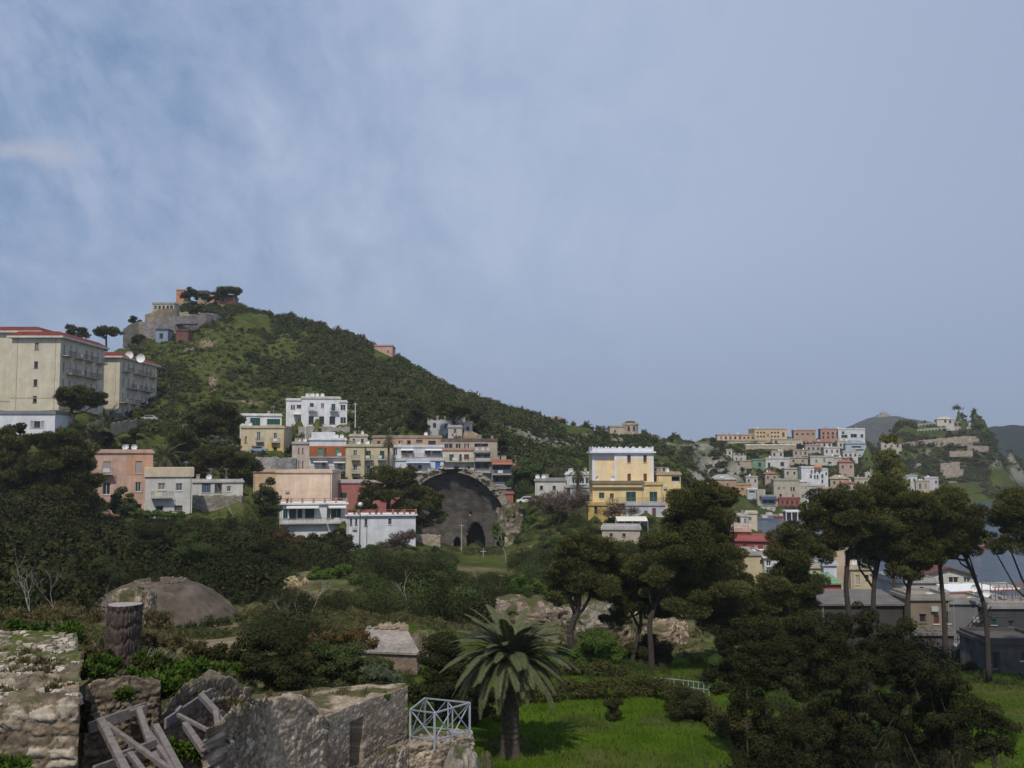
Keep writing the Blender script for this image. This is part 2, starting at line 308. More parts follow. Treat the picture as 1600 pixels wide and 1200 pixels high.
HS('terrace_row', 692, 741, 704, 748, 236, 9, (0.66,0.60,0.50), 'pale house with brown shuttered windows behind the ruined dome', [(705.5,715,7,10,'g'),(719.5,715,4,10,'d'),(729,714,8,8,'b'),(731,732,7,7,'w'),(713,731,8,5,'d')], rcol=(0.45,0.28,0.2), bals=[(692,741,721)])
HS('restaurant', 690, 777, 689, 705, 244, 9, (0.42,0.36,0.29), 'long glazed terrace house with dark brown roof on town top', [(701,697,14,8,'w'),(716,697,9,8,'w'),(729,697,9,8,'w'),(752,697,21,8,'L')], rcol=(0.16,0.12,0.10), cat='house', awn=[(741,765,702,4,(0.62,0.58,0.56))])
HS('balcony_house', 741, 767, 707, 770, 233, 9, (0.42,0.41,0.38), 'grey house of stacked deep balconies right of the dome apex', [(754,714,24,10,'L'),(753,730,23,14,'L'),(755,750,10,4,'d')], bals=[(741,768,720),(741,767,738)])
HS('balcony_house', 768, 799, 722, 778, 230, 9, (0.30,0.32,0.34), 'dark house of open balconies with a rusty red awning', [(783,732,28,14,'L'),(784,751,28,14,'L')], bals=[(769,799,741),(770,799,763)], awn=[(769,800,722,4,(0.35,0.14,0.09))], roof='slab', rcol=(0.4,0.2,0.14))
HS('red_house', 772, 802, 772, 792, 222, 6, (0.38,0.15,0.12), 'small red wall house at the foot of the balcony houses', [], clutter=0)
HS('gothic_villa', 667, 727, 657, 675, 262, 8, (0.52,0.53,0.55), 'grey villa with pointed arched windows behind the umbrella pine', [(679,664.5,5,8,'A'),(697,665,5,8,'A'),(714.5,665,5,8,'A')], roof='ragged', rcol=(0.4,0.39,0.36), clutter=0)
HS('gothic_villa', 725, 738, 662, 674, 260, 5, (0.68,0.66,0.62), 'small cream porch with arched door right of the grey villa', [(731,669.5,5,6,'A')], clutter=0)
# --- round the yellow house
HS('low_house', 836, 884, 752, 776, 212, 8, (0.62,0.59,0.55), 'long low white house with flat grey roof left of the palm', [(846,762,5,6,'d'),(866,762,5,6,'d')], rcol=(0.32,0.31,0.31))
HS('glazed_house', 884, 926, 742, 762, 214, 7, (0.58,0.62,0.64), 'pale house with glazed green veranda behind the tall palm', [(898,751,8,10,'w'),(909,751,8,10,'w'),(919,751,8,10,'w')], roof='slab', rcol=WHITE)
HS('glazed_house', 884, 926, 762, 786, 209, 6, (0.60,0.61,0.64), 'pale blue white lower house beside the yellow tower', [(888,765,6,12,'d'),(918,778,6,10,'d')], rcol=(0.5,0.5,0.52), clutter=0)
HS('yellow_annex', 926, 1006, 756, 789, 196, 7, YEL, 'yellow lower storey with two dark green balcony doors', [(940,774,8,9,'g'),(956,775,6,8,'b'),(986,776,15,15,'g'),(1021-40,776,0,0,'x')][:3] + [], roof='pipe', rcol=(0.25,0.2,0.12), bals=[(962,1036,785)], cat='house')
HS('yellow_annex', 1006, 1036, 758, 789, 196, 7, (0.74,0.57,0.29), 'yellow corner storey with one dark green balcony door', [(1021,776,12,15,'g')], roof='slab', rcol=(0.5,0.4,0.2), clutter=0)
HS('yellow_wing', 1027, 1064, 742, 795, 199, 9, YEL, 'yellow right wing house with dark corner loggia under a flat roof', [(1056,750,13,11,'L'),(1056,773,14,11,'g')], roof='slab', rcol=(0.42,0.36,0.24))
HS('basement_house', 978, 1040, 790, 812, 194, 6, (0.52,0.52,0.55), 'grey white basement storey with red door under the yellow house', [(1022,801,6,14,'b'),(1009,802,6,8,'w')], clutter=0)
HS('yellow_shed', 919, 950, 790, 812, 192, 5, (0.60,0.42,0.14), 'small ochre outhouse at the left foot of the yellow house', [(931,797,5,10,'d')], clutter=0)
HS('low_house', 941, 1000, 828, 845, 170, 7, (0.50,0.42,0.36), 'low brown house with flat grey roof below the white canopy', [(955,836,5,5,'d'),(975,836,5,5,'d')], rcol=(0.45,0.43,0.42), clutter=0)
# --- across the bay, ridge row
D = 585
HS('hotel', 1121, 1160, 680, 690, 560, 14, (0.62,0.50,0.40), 'long low pinkish ridge house with small red roof cap', row(1127,1156,5,684,3,4,'d'), rcol=(0.5,0.33,0.27))
HS('hotel', 1158, 1181, 680, 691, 570, 12, (0.58,0.43,0.28), 'low orange yellow wing with two arches left of the arcaded hotel', row(1163,1176,3,684,3,3.5,'A'), clutter=0)
HS('hotel', 1179, 1230, 671, 692, 575, 14, (0.60,0.44,0.28), 'orange yellow arcaded hotel on the ridge', row(1184,1194,3,676,3,3,'A')+row(1184,1194,3,682,3,3,'A')+row(1206,1216,3,676,3,3,'A')+row(1206,1216,3,682,3,3,'A')+[(1200,680,3,4,'d'),(1224,679,4,7,'d')])
HS('ridge_house', 1241, 1274, 673, 687, 590, 12, (0.46,0.31,0.23), 'brownish orange ridge house with dark arches right of the hotel', row(1246,1270,4,678,3.5,3.5,'A'), rcol=(0.45,0.25,0.16))
HS('ridge_house', 1283, 1312, 671, 690, 590, 12, (0.48,0.29,0.245), 'rose red ridge house left of the white villa', row(1287,1308,4,677,3,4,'d')+row(1287,1308,4,683,3,4,'d'), rcol=(0.5,0.26,0.2))
HS('ridge_house', 1311, 1351, 671, 692, 585, 14, (0.64,0.65,0.67), 'large grey white ridge villa with deep loggias', [(1320,683,9,7,'L'),(1334,682,9,8,'L'),(1346,681,4,5,'d'),(1318,676,4,4,'d')], rcol=WHITE)
HS('ridge_wall', 1207, 1254, 687, 694, 545, 8, (0.54,0.47,0.35), 'long cream terrace wall below the arcaded hotel', [(1213,690,4,3,'d')], cat='terrace wall', clutter=0, side=False)
HS('ridge_wall', 1137, 1196, 689, 695, 535, 8, (0.50,0.41,0.28), 'long ochre terrace wall left below the ridge hotel', [(1180,691,6,2.5,'d')], cat='terrace wall', clutter=0, side=False)
HS('ridge_wall', 1166, 1243, 696, 703, 520, 8, (0.48,0.38,0.25), 'long brown lower terrace wall with white coping below the ridge', [], rcol=WHITE, cat='terrace wall', clutter=0, side=False)
HS('slope_house', 1259, 1282, 696, 708, 540, 8, (0.48,0.40,0.36), 'grey brown slope house below the brownish ridge house', row(1264,1278,3,701,3,4,'d'))
HS('slope_house', 1276, 1300, 691, 700, 555, 8, (0.58,0.52,0.47), 'pale slope house with terracotta roof under the rose red house', row(1280,1296,3,695,3,4,'d'), roof='gable', rcol=TERRA)
HS('slope_house', 1288, 1312, 700, 712, 530, 8, (0.64,0.62,0.60), 'white slope house stepped below the rose red house', row(1292,1308,3,705,3,4,'d'))
HS('slope_house', 1309, 1327, 690, 701, 548, 8, (0.62,0.56,0.44), 'small cream house with dark doors under the white ridge villa', [(1314,695,3,4,'d'),(1322,695,3,4,'d')])
HS('slope_house', 1322, 1353, 693, 707, 535, 9, (0.45,0.50,0.55), 'blue grey house with white verandas below the ridge villa', [(1338,699,14,4,'L'),(1343,703.5,12,3,'L')], roof='gable', rcol=(0.30,0.36,0.42))
HS('green_house', 1176, 1198, 719, 732, 470, 8, (0.20,0.31,0.21), 'small green painted house on the far slope', [(1187,726,5,6,'d')], clutter=0)
HS('slope_house', 1197, 1233, 717, 733, 468, 9, (0.62,0.60,0.60), 'white low house with sloping roof right of the green house', [(1202,726,4,6,'d'),(1222,725,6,6,'d')], roof='slab')
HS('slope_house', 1232, 1262, 716, 726, 478, 7, (0.46,0.40,0.32), 'plain brownish house behind a round bush on far slope', [(1240,720,3,3,'d'),(1254,720,3,3,'d')], clutter=0)
HS('slope_house', 1267, 1303, 714, 728, 490, 10, (0.56,0.53,0.48), 'pale cream slope house with one tall dark window', [(1288,719,3,6,'d'),(1296,723,5,3,'d'),(1276,720,3,4,'d')])
HS('slope_house', 1253, 1282, 731, 757, 450, 10, (0.68,0.69,0.71), 'tall white house with rows of dark windows and orange roof awning', [(1268,737,2.5,5,'d'),(1273,737,2.5,5,'d'),(1280,737,2.5,5,'d'),(1267,744,3,5,'d'),(1273,745,2.5,6,'d'),(1277,745,2.5,6,'d')], awn=[(1272,1283,727,4,(0.50,0.16,0.04))])
HS('slope_house', 1282, 1294, 734, 758, 449, 10, (0.66,0.67,0.69), 'narrow white right half of the tall white house', [(1285,744,3.5,6,'g'),(1285,752,2.5,5,'d'),(1291,740,2.5,4,'d')], clutter=0)
HS('ruined_house', 1135, 1144, 704, 713, 455, 5, (0.62,0.60,0.57), 'tiny white roofless house with one dark opening on the slope', [(1140,708,3,4,'d')], clutter=0)
HS('ruined_house', 1146, 1166, 712, 722, 450, 6, (0.52,0.50,0.47), 'broken white walls of a ruined house on the slope', [(1151,717,2,4,'d'),(1158,717,2,4,'d')], roof='ragged', clutter=0)
HS('slope_wall', 1156, 1178, 721, 731, 452, 5, (0.42,0.36,0.27), 'plain beige yard wall left of the green house', [], clutter=0, cat='wall', side=False)
HS('harbour_house', 1111, 1150, 749, 768, 415, 10, (0.47,0.31,0.24), 'pinkish brown long house with grey tiled roof', [(1124,757,2.5,4,'d'),(1137,757,2.5,4,'d')], roof='gable', rcol=(0.42,0.41,0.39))
HS('harbour_house', 1148, 1174, 758, 770, 408, 8, (0.50,0.33,0.19), 'low orange brown house right of the pinkish long house', [(1160,764,4,3,'d')], clutter=0)
HS('harbour_house', 1168, 1183, 765, 775, 405, 6, (0.46,0.52,0.58), 'small blue white hut by the harbour front', [(1175,769,9,4,'L')], roof='slab', rcol=WHITE, clutter=0)
HS('harbour_house', 1210, 1249, 751, 784, 415, 12, (0.47,0.42,0.34), 'large old beige house with two window rows and red ground floor', [(1217,763.5,4,5,'w'),(1225,763.5,4,5,'w'),(1236,764,2.5,6,'d'),(1240,764,3,6,'d'),(1239,775,4,6,'w'),(1220,774,4,4,'d')], rcol=(0.34,0.36,0.30), band=[(1211,1248.5,779,784,(0.30,0.09,0.08))])
HS('harbour_house', 1248, 1262, 753, 784, 412, 11, (0.52,0.48,0.42), 'narrow beige house with white top floor and paired windows', [(1254,762.5,2.5,5,'w'),(1259,762.5,2.5,5,'w'),(1254,776,4,6,'w')], rcol=WHITE)
HS('harbour_shop', 1218, 1250, 779, 790, 408, 4, (0.34,0.10,0.09), 'low red harbour front shop below the old beige house', row(1223,1245,4,785,3,6,'d'), clutter=0, cat='shop')
HS('harbour_shop', 1190, 1212, 776, 790, 405, 5, (0.34,0.33,0.31), 'grey harbour shop with a dark blue awning', [(1201,785,16,8,'L')], awn=[(1190,1213,776,5,(0.04,0.06,0.12))], clutter=0, cat='shop')
HS('harbour_house', 1183, 1196, 765, 784, 410, 7, (0.44,0.40,0.33), 'ruined beige house end left of the blue awning', [(1188,778,3,5,'d')], roof='ragged', clutter=0)
HS('slope_house', 1298, 1328, 748, 760, 455, 8, (0.46,0.38,0.27), 'tan house behind the pine crowns right of tall white house', row(1304,1322,3,754,3,4,'d'), roof='gable', rcol=(0.42,0.34,0.24))
HS('harbour_house', 1143, 1168, 807, 822, 290, 8, (0.58,0.56,0.53), 'low white quay house with one round topped door', [(1154,813,6,8,'A'),(1164,813,3,6,'d')], clutter=1)
HS('harbour_house', 1165, 1183, 803, 818, 292, 8, (0.62,0.55,0.42), 'cream quay house with a blank upper wall', [(1172,811,5,6,'w')], clutter=0)
HS('slope_house', 1296, 1316, 716, 728, 480, 8, (0.55,0.50,0.44), 'small cream slope house right of the pale cream one', row(1301,1311,2,721,3,4,'d'))
HS('slope_house', 1312, 1334, 722, 736, 470, 8, (0.48,0.36,0.29), 'pinkish slope house with tiled roof above the tan house', row(1317,1329,2,729,3,4,'d'), roof='gable', rcol=TERRA)
HS('slope_house', 1226, 1246, 733, 746, 445, 8, (0.52,0.47,0.40), 'grey cream slope house left of the tall white house', row(1231,1241,2,739,3,4,'d'))
HS('slope_house', 1196, 1214, 740, 752, 440, 7, (0.46,0.36,0.28), 'brown slope house above the blue white hut', row(1200,1210,2,746,3,4,'d'), roof='gable', rcol=(0.36,0.2,0.15))
HS('slope_house', 1166, 1184, 746, 757, 430, 7, (0.54,0.50,0.46), 'pale slope house right of the grey tiled long house', row(1170,1180,2,751,3,4,'d'))
HS('slope_house', 1262, 1284, 760, 776, 415, 8, (0.56,0.53,0.49), 'whitish house right of the old beige house pair', row(1267,1279,3,766,3,4,'d')+row(1267,1279,2,772,3,3,'d'))
HS('slope_house', 1282, 1304, 764, 780, 412, 8, (0.48,0.40,0.31), 'tan house half hidden by the forked pine crown', row(1287,1299,2,771,3,4,'d'))
HS('slope_house', 1318, 1340, 706, 716, 500, 7, (0.60,0.58,0.55), 'white slope house under the blue grey verandas', row(1322,1336,3,711,3,4,'d'))
HS('slope_house', 1240, 1262, 704, 713, 505, 7, (0.50,0.42,0.34), 'brownish slope house below the lower terrace wall', row(1244,1258,3,708,3,4,'d'))
HS('slope_house', 1206, 1224, 706, 714, 505, 6, (0.58,0.55,0.50), 'pale slope house above the white low house', row(1210,1220,2,710,3,4,'d'))
HS('harbour_house', 1184, 1210, 790, 802, 398, 6, (0.52,0.50,0.47), 'low pale quay shed below the dark blue awning', row(1189,1205,3,796,3,5,'d'), roof='pent', rcol=(0.4,0.42,0.44), clutter=0)
HS('tenement_house', 798, 822, 728, 748, 236, 8, (0.50,0.42,0.35), 'small brown house right of the dark balcony house', [(805,735,5,7,'g'),(815,735,5,7,'d'),(810,743,6,6,'d')], rcol=(0.40,0.22,0.16))
HS('hut', 700, 722, 668, 677, 252, 4, (0.50,0.46,0.42), 'tiny pale hut between restaurant roof and gothic villa', [(711,673,4,5,'d')], clutter=0)
HS('cream_house', 546, 574, 682, 697, 243, 7, (0.58,0.52,0.42), 'cream house tucked above the narrow beige tenement', [(553,689,4,7,'d'),(566,689,4,7,'g')])
# --- castle headland and the shore right
HS('headland_villa', 1465, 1490, 655, 667, 656, 10, (0.60,0.56,0.50), 'cream villa with tiled roof crowning the terraced headland', [(1477,658,3,4,'d'),(1484,659,3,4,'d')], roof='gable', rcol=(0.58,0.50,0.42))
HS('headland_house', 1490, 1514, 659, 667, 654, 10, (0.36,0.32,0.26), 'low dark brown terrace house right of the headland villa', row(1494,1510,4,663,4,4,'d'), rcol=(0.25,0.2,0.15), clutter=0)
HS('slope_house', 1378, 1408, 690, 706, 608, 8, (0.52,0.46,0.38), 'pale half hidden house among trees on the headland shoulder', row(1384,1402,3,697,3,4,'d'))
HS('shore_house', 1547, 1580, 729, 760, 745, 12, (0.60,0.60,0.64), 'four storey white shore hotel with pinkish roof and arcades', row(1551.5,1573,4,734.5,3.5,3.5,'A')+row(1551.5,1573,3,742,4,4,'d')+[(1565,749,26,4,'L')]+row(1555,1578,3,757,3,4,'A'), roof='gable', rcol=(0.45,0.28,0.28), bals=[(1547,1581,745)])
HS('shore_house', 1409, 1433, 744, 762, 552, 9, (0.56,0.60,0.60), 'white shore house with small dark windows above the pines', row(1414,1428,3,750,2.5,4,'d'), rcol=(0.4,0.46,0.45))
HS('shore_house', 1432, 1452, 752, 772, 548, 9, (0.50,0.42,0.34), 'beige shore house with two tall faded windows', [(1438,760,4,9,'w'),(1446,760,4,9,'w')])
HS('shore_house', 1446, 1466, 747, 766, 554, 9, (0.58,0.52,0.58), 'lilac white shore house behind the beige one', row(1451,1462,2,753,3,4,'d'), rcol=(0.6,0.56,0.62))
HS('slope_house', 1352, 1373, 738, 750, 480, 8, (0.54,0.50,0.45), 'white slope house with ragged roofline left of yellow tree', row(1357,1369,3,744,2.5,4,'d'), roof='ragged')
HS('slope_house', 1336, 1356, 748, 760, 540, 8, (0.50,0.44,0.36), 'tan slope house just above the tallest pine crown', row(1341,1352,2,754,3,4,'d'))
HS('slope_house', 1318, 1338, 755, 768, 500, 8, (0.48,0.42,0.37), 'brown slope house half sunk behind the pine crowns', row(1322,1334,2,761,3,4,'d'), roof='gable', rcol=TERRA)
HS('slope_house', 1391, 1411, 742, 756, 560, 8, (0.56,0.50,0.46), 'pale slope house with red roof line beside the white shore house', row(1396,1407,2,748,3,4,'d'), roof='gable', rcol=(0.42,0.22,0.18))
# --- harbour side, right, near
HS('red_building', 1140, 1172, 831, 850, 178, 8, (0.30,0.065,0.06), 'bright red upper storey block with pale coping', [], rcol=(0.5,0.36,0.3), clutter=0)
HS('red_building', 1140, 1206, 846, 862, 172, 8, (0.30,0.065,0.06), 'bright red house with white framed oval window', [(1164,853,6,5,'d'),(1181,853,4.5,7,'w'),(1195,853,5,7,'w')], roof='pent', rcol=(0.30,0.09,0.08), clutter=0)
HS('beige_building', 1158, 1195, 868, 902, 160, 9, (0.58,0.48,0.31), 'beige house with one small arched window below the red house', [(1189,878,3,7,'A')], rcol=(0.36,0.34,0.30), clutter=0)
HS('white_annex', 1195, 1220, 872, 902, 159, 7, (0.66,0.67,0.68), 'white glazed stair annexe with slanting white roof', [(1201,880,8,9,'w'),(1201,891,8,8,'w')], roof='pent', rcol=WHITE, clutter=0)
HS('tall_beige', 1297, 1330, 852, 930, 140, 8, (0.56,0.44,0.34), 'tall pinkish beige building end behind the branching pine', [(1322,872,3,12,'d')], clutter=1)
HS('cream_house', 1266, 1290, 888, 922, 136, 7, (0.62,0.56,0.36), 'cream house with dark arched window beside the red shed', [(1273,898,6,11,'A')], clutter=0)
HS('white_annex', 1288, 1308, 884, 922, 135, 5, (0.66,0.69,0.75), 'white annexe with grey door between cream house and tall building', [(1292,900,5,12,'s')], clutter=0)
HS('red_shed', 1266, 1315, 913, 936, 128, 6, (0.42,0.08,0.07), 'red shed with a green sheet roof', [], roof='pent', rcol=(0.22,0.34,0.20), clutter=0)
HS('cream_house', 1330, 1364, 890, 928, 138, 7, (0.58,0.50,0.34), 'cream house glimpsed between the pine trunks', [(1340,906,6,14,'s'),(1355,902,5,8,'d')], clutter=1)
HS('gable_house', 1443, 1523, 900, 925, 128, 9, (0.60,0.56,0.50), 'pale gabled house with red roof edge and three glazed windows', [(1470,903,8,14,'w'),(1490,904,16,14,'w'),(1511,904,11,13,'w')], roof='gablefront', rcol=(0.15,0.07,0.06), clutter=0)
HS('pale_house', 1395, 1464, 911, 930, 124, 7, (0.46,0.44,0.42), 'low grey house left of the glazed gable house', [(1440,921,6,8,'d')], clutter=0)
# ------------------------------------------------------------------ ground
def cp(px, py, d, dz=0):
    p = P(px, py, d); CT.append((p.x, p.y, p.z + dz))
def cd(px, d, drop): CT.append(((px - 800) / F * d, d, H - drop))
for px in (-300, 0, 400, 800, 1200, 1600, 1900):
    cd(px, 3, 3.0 if px < 900 else 5)
for px, d, drop in [(-300,12,7),(0,11.5,6.6),(250,11,7.4),(420,12,8),(640,14,9),(900,14,10),(1200,14,11),(1600,14,11),(1900,14,11),
    (60,18,6.5),(180,15.5,7.2),(300,15,7.6),(420,18,8.2),(560,20,8.6),(160,20,4.6),(190,22,4.5),(100,25,4.9),(250,22,4.9),(320,21.5,6.2),(270,27,5.6),(-200,22,4.6),(0,28,6),
    (700,25,9.5),(760,27,10.6),(640,32,9.2),(500,30,8.6),(360,30,8.2),(200,38,8.8),(0,45,10),(-300,40,9),
    (330,62,11.4),(250,64,11.4),(420,66,11.6),(420,45,10.4),(560,45,10.8),(620,46,11.5)]:
    cd(px, d, drop)
# lawn and park
for px, py, d in [(690,1145,50),(760,1195,47.5),(800,1182,49.5),(950,1190,48.5),(1100,1180,49.5),(900,1122,56),(1050,1132,55),(760,1120,56),(640,1062,65),(640,1000,79),
    (800,1087,63),(1000,1078,64.5),(1100,1092,62),(900,1050,70),(1030,1063,70),(980,1045,74),(850,1030,77),(900,1015,86),(1000,1020,87),(800,1000,88),(1040,1030,86)]:
    cp(px, py, d)
for px, d, drop in [(1100,44,15),(1250,42,15.3),(1400,42,15.6),(1600,42,15.8),(1900,45,16),(1200,65,16.2),(1300,70,17.2),(1450,60,16.6),(1570,58,16.6),(1550,72,17.9),(1570,88,19.4),(1400,90,19.2),(1300,92,18.8),
    (1480,104,20.4),(1600,102,20.4),(1330,104,20),(1200,98,18.4),(1100,90,16.6),(1800,100,20.5),(1200,125,19.4),(1320,128,20.6),(1480,126,21),(1600,126,21.2),
    (1300,150,21.2),(1420,150,22.4),(1500,150,23.5),(1650,150,24),(1900,150,24),(1200,170,20.6),(1250,190,21.6),(1320,200,23.5),(1450,220,25),(1700,220,25),
    (1130,220,20.8),(1220,240,22.4),(1160,292,21.6),(1230,330,24),(1350,330,25.5),(1500,400,26),(1700,500,26),(1800,300,26),(1160,350,23.2),(1230,385,23),(1330,440,24),(1450,520,25),(1600,650,26)]:
    cd(px, d, drop)
# thicket slope at left, up to the houses
for px, py, d in [(100,955,62),(-200,950,60),(300,985,91),(230,985,91),(160,975,93),(385,968,99),(110,962,101),(250,940,114),(330,960,103),(180,955,104),(500,950,90),(500,885,130),(650,905,118),(650,962,88),(0,865,125),(-200,860,125),(100,815,150),(200,808,157),(300,808,158),(400,812,172),(470,845,168),(600,856,170),(720,856,198),(690,852,192),(780,856,196),(850,850,185),(940,818,190),(1050,818,190),(800,936,112),(900,936,110),(1000,940,110),(760,905,125),(850,890,140),(980,850,165),(1080,860,150),(1080,900,125)]:
    cp(px, py, d)
for px in (640, 680, 720, 760, 792):
    for d in (205, 209, 213): CT.append(((px - 800) / F * d, d, P(706, 857, 206).z))
# hill
for px, py, d in [(-300,652,200),(-100,648,200),(60,646,203),(140,652,205),(180,655,238),(245,662,240),(-100,640,270),(60,640,270),(120,655,195),(60,672,184),(-150,672,184),(120,700,178),(215,690,200),(300,690,215),(340,668,235),
    (495,670,250),(545,668,255),(405,712,236),(560,690,252),(640,684,256),(700,677,262),(760,690,256),(820,735,240),(800,700,275),(880,730,255),(1000,735,260),(1070,745,250),
    (300,640,262),(260,600,278),(300,560,315),(245,548,330),(300,527,352),(340,497,372),(230,532,345),(185,546,330),(150,560,320),(60,580,310),(-100,590,310),
    (330,474,398),(290,476,396),(375,478,398),(415,492,400),(455,499,402),(500,511,402),(545,525,400),(585,548,396),(620,566,392),(660,588,386),(700,609,380),(740,624,376),(780,641,372),(820,651,372),(870,662,378),(910,669,386),(950,676,396),(1010,680,405),(1060,684,430),(1105,688,470),
    (400,590,310),(450,560,335),(420,530,360),(500,600,300),(520,560,345),(580,600,318),(600,640,285),(650,630,300),(660,655,272),(720,640,325),(760,665,310),(800,670,325),(850,690,320),(920,700,320),(900,690,345),(1000,700,340),(1060,735,330),(1090,738,392),(1062,714,395),(1032,695,400),(1085,712,432),(1112,716,445),(1080,694,455),(1130,702,490),(1100,752,340),(1120,762,395),(1000,760,290),(1090,790,260),(1110,780,330),
    # far village and headland
    (1180,690,556),(1260,692,572),(1350,694,578),(1200,790,402),(1250,790,402),(1420,768,555),(1500,764,660),(1570,762,738),(1610,762,760),
    (1552,702,640),(1565,725,690),(1600,735,745),(1590,720,770)]:
    cp(px, py, d)
def crow(px0, px1, n, py0, py1, d0, d1):
    for i in range(n):
        t = i / (n - 1); cp(px0 + (px1 - px0) * t, py0 + (py1 - py0) * t, d0 + (d1 - d0) * t)
crow(890, 1070, 7, 824, 822, 187, 187); crow(905, 1070, 7, 812, 812, 193, 195); crow(1405, 1535, 8, 669, 668, 650, 656); crow(1390, 1545, 9, 692, 692, 624, 634); crow(1385, 1560, 10, 722, 722, 592, 625); crow(1385, 1520, 8, 748, 748, 562, 580); crow(1540, 1600, 4, 705, 722, 640, 740); crow(1420, 1540, 7, 667, 668, 680, 685)
crow(1135, 1350, 10, 693, 693, 552, 560); crow(1140, 1350, 10, 704, 706, 505, 520); crow(1130, 1300, 8, 736, 738, 430, 450); crow(1115, 1300, 8, 768, 765, 400, 425)
# the land falls away behind every skyline
for px, d, drop in [(150,380,-20),(60,400,0),(-200,420,0),(290,470,-40),(375,480,-35),(455,480,-30),(545,480,-25),(620,470,-15),(700,460,-8),(780,460,0),(870,460,2),(950,480,2),(1060,510,4),(330,600,0),(600,600,5),(0,600,10),(800,600,8),(1000,620,6),
    (1120,640,6),(1180,660,2),(1260,660,2),(1350,670,4),(1440,690,0),(1510,690,4),(1400,720,4),(1560,760,10),(1620,840,16),(1540,720,12),(1200,900,15),(1500,900,15),(600,900,15),(0,900,15),(1800,900,24),(1800,700,26),(-300,900,15),(1700,770,24)]:
    cd(px, d, drop)
CA = np.array(CT); SU = 4.5
# points that nearly coincide are averaged so the sheet stays smooth
_f = np.stack([CA[:, 0] / CA[:, 1] * SU, np.log(CA[:, 1])], -1); _keep = []; _used = np.zeros(len(CA), bool)
for _i in range(len(CA)):
    if _used[_i]: continue
    _m = (~_used) & (np.linalg.norm(_f - _f[_i], axis=-1) < 0.028); _used |= _m; _keep.append(CA[_m].mean(0))
CA = np.array(_keep)
def feat(x, y): return np.stack([x / y * SU, np.log(y)], -1)
_K = feat(CA[:, 0], CA[:, 1]); _e = (CA[:, 2] - H) / CA[:, 1]
_D = -np.linalg.norm(_K[:, None] - _K[None], axis=-1) - 0.012 * np.eye(len(_K))
_n = len(_K); _M = np.zeros((_n + 1, _n + 1)); _M[:_n, :_n] = _D; _M[:_n, _n] = 1; _M[_n, :_n] = 1
_w = np.linalg.solve(_M, np.append(_e, 0))
def ground(x, y, rough=True):
    x = np.atleast_1d(np.asarray(x, float)); y = np.atleast_1d(np.asarray(y, float)); f = feat(x, y); out = np.zeros(len(x))
    for i in range(0, len(x), 20000):
        q = f[i:i + 20000]; out[i:i + 20000] = -np.linalg.norm(q[:, None] - _K[None], axis=-1) @ _w[:_n] + _w[_n]
    z = H + out * y
    if rough:
        k = np.clip((y - 110) / 150, 0, 1)
        z = z + k * 3.2 * (fbm(x / 22, y / 22, 4, 3) - 0.5) + 0.25 * (fbm(x / 3, y / 3, 3, 8) - 0.5) * np.clip((y - 20) / 60, 0.15, 1)
    return z
def gz(x, y): return float(ground([x], [y])[0])
def at_ground(px, d):
    x = (px - 800) / F * d; return Vector((x, d, gz(x, d)))
def build_ground():
    nu, nd = 520, 520
    us = np.linspace(-0.72, 0.72, nu); ds = np.exp(np.linspace(math.log(3.0), math.log(950), nd))
    U, Dd = np.meshgrid(us, ds, indexing='ij'); x = (U * Dd).ravel(); y = Dd.ravel()
    z = ground(x, y)
    v = np.stack([x, y, z], -1)
    i, j = np.meshgrid(np.arange(nu - 1), np.arange(nd - 1), indexing='ij'); a = (i * nd + j).ravel()
    f = np.stack([a, a + nd, a + nd + 1, a + 1], -1)
    # surface kind per vertex: x = lawn grass, y = bare rock, z = dry earth
    px = 800 + x / y * F; py = HZ - (z - H) / y * F
    lawn = ((px > 600) & (y > 40) & (y < 84) & (px < 1160)) | ((px >= 1100) & (y > 38) & (y < 100)); lawn = lawn.astype(float) * np.clip((fbm(x / 4, y / 4, 4, 61) - 0.33) * 6, 0, 1)
    rock = np.zeros_like(x); earth = np.zeros_like(x)
    def blob(arr, cx, cy, rx, ry, d0, d1, amt=1.0):
        q = ((px - cx) / rx) ** 2 + ((py - cy) / ry) ** 2 + 0.9 * (fbm(x / 6, y / 6, 4, 21) - 0.5) * 2
        m = (y > d0) & (y < d1); arr[m] = np.maximum(arr[m], np.clip(1.5 - 1.2 * q[m], 0, 1) * amt)
    for c in [(835,685,38,16,250,360),(870,690,22,8,250,380),(795,660,14,8,250,390),(895,690,25,9,250,380),(1110,735,36,30,300,480),(1150,735,18,22,380,480),(1085,700,34,7,300,470),(985,688,30,5,330,420),(1040,700,16,12,330,430),(930,682,16,5,330,420),(1435,725,10,12,500,640),(1460,710,14,8,500,640),(1490,728,20,7,500,640),(1560,718,22,10,560,760),(1590,740,14,14,600,790),(550,640,14,6,240,340),(293,545,10,5,300,380),(270,665,16,14,220,280),(1530,700,26,4,540,680),(1420,735,8,10,500,640)]: blob(rock, *c)
    for c in [(320,535,14,6,300,380),(330,600,6,16,270,330),(505,615,6,12,260,330),(390,628,26,4,240,330),(150,680,26,12,170,220),(640,620,16,3,260,380),(480,570,20,4,300,380),(1190,745,30,8,400,470),(1500,757,28,7,600,720),(130,700,20,8,170,200),(330,995,90,14,58,72),(300,975,90,8,84,96)]: blob(earth, *c)
    valley = ((px > -200) & (px < 1120) & (y > 26) & (y < 150) & ~((px > 590) & (y < 88))); earth = np.maximum(earth, valley * np.clip(0.15 + 1.3 * (fbm(x / 5, y / 5, 4, 71) - 0.35), 0, 0.75)); earth[(y < 30)] = 0.45; lawn[(y < 12)] = 0
    me = np_mesh('ground', v, f, ground_mat(), {'kinds': ('POINT', np.stack([lawn, rock, earth], -1))}, smooth=True)
    tag(link('ground', me), kind='structure')
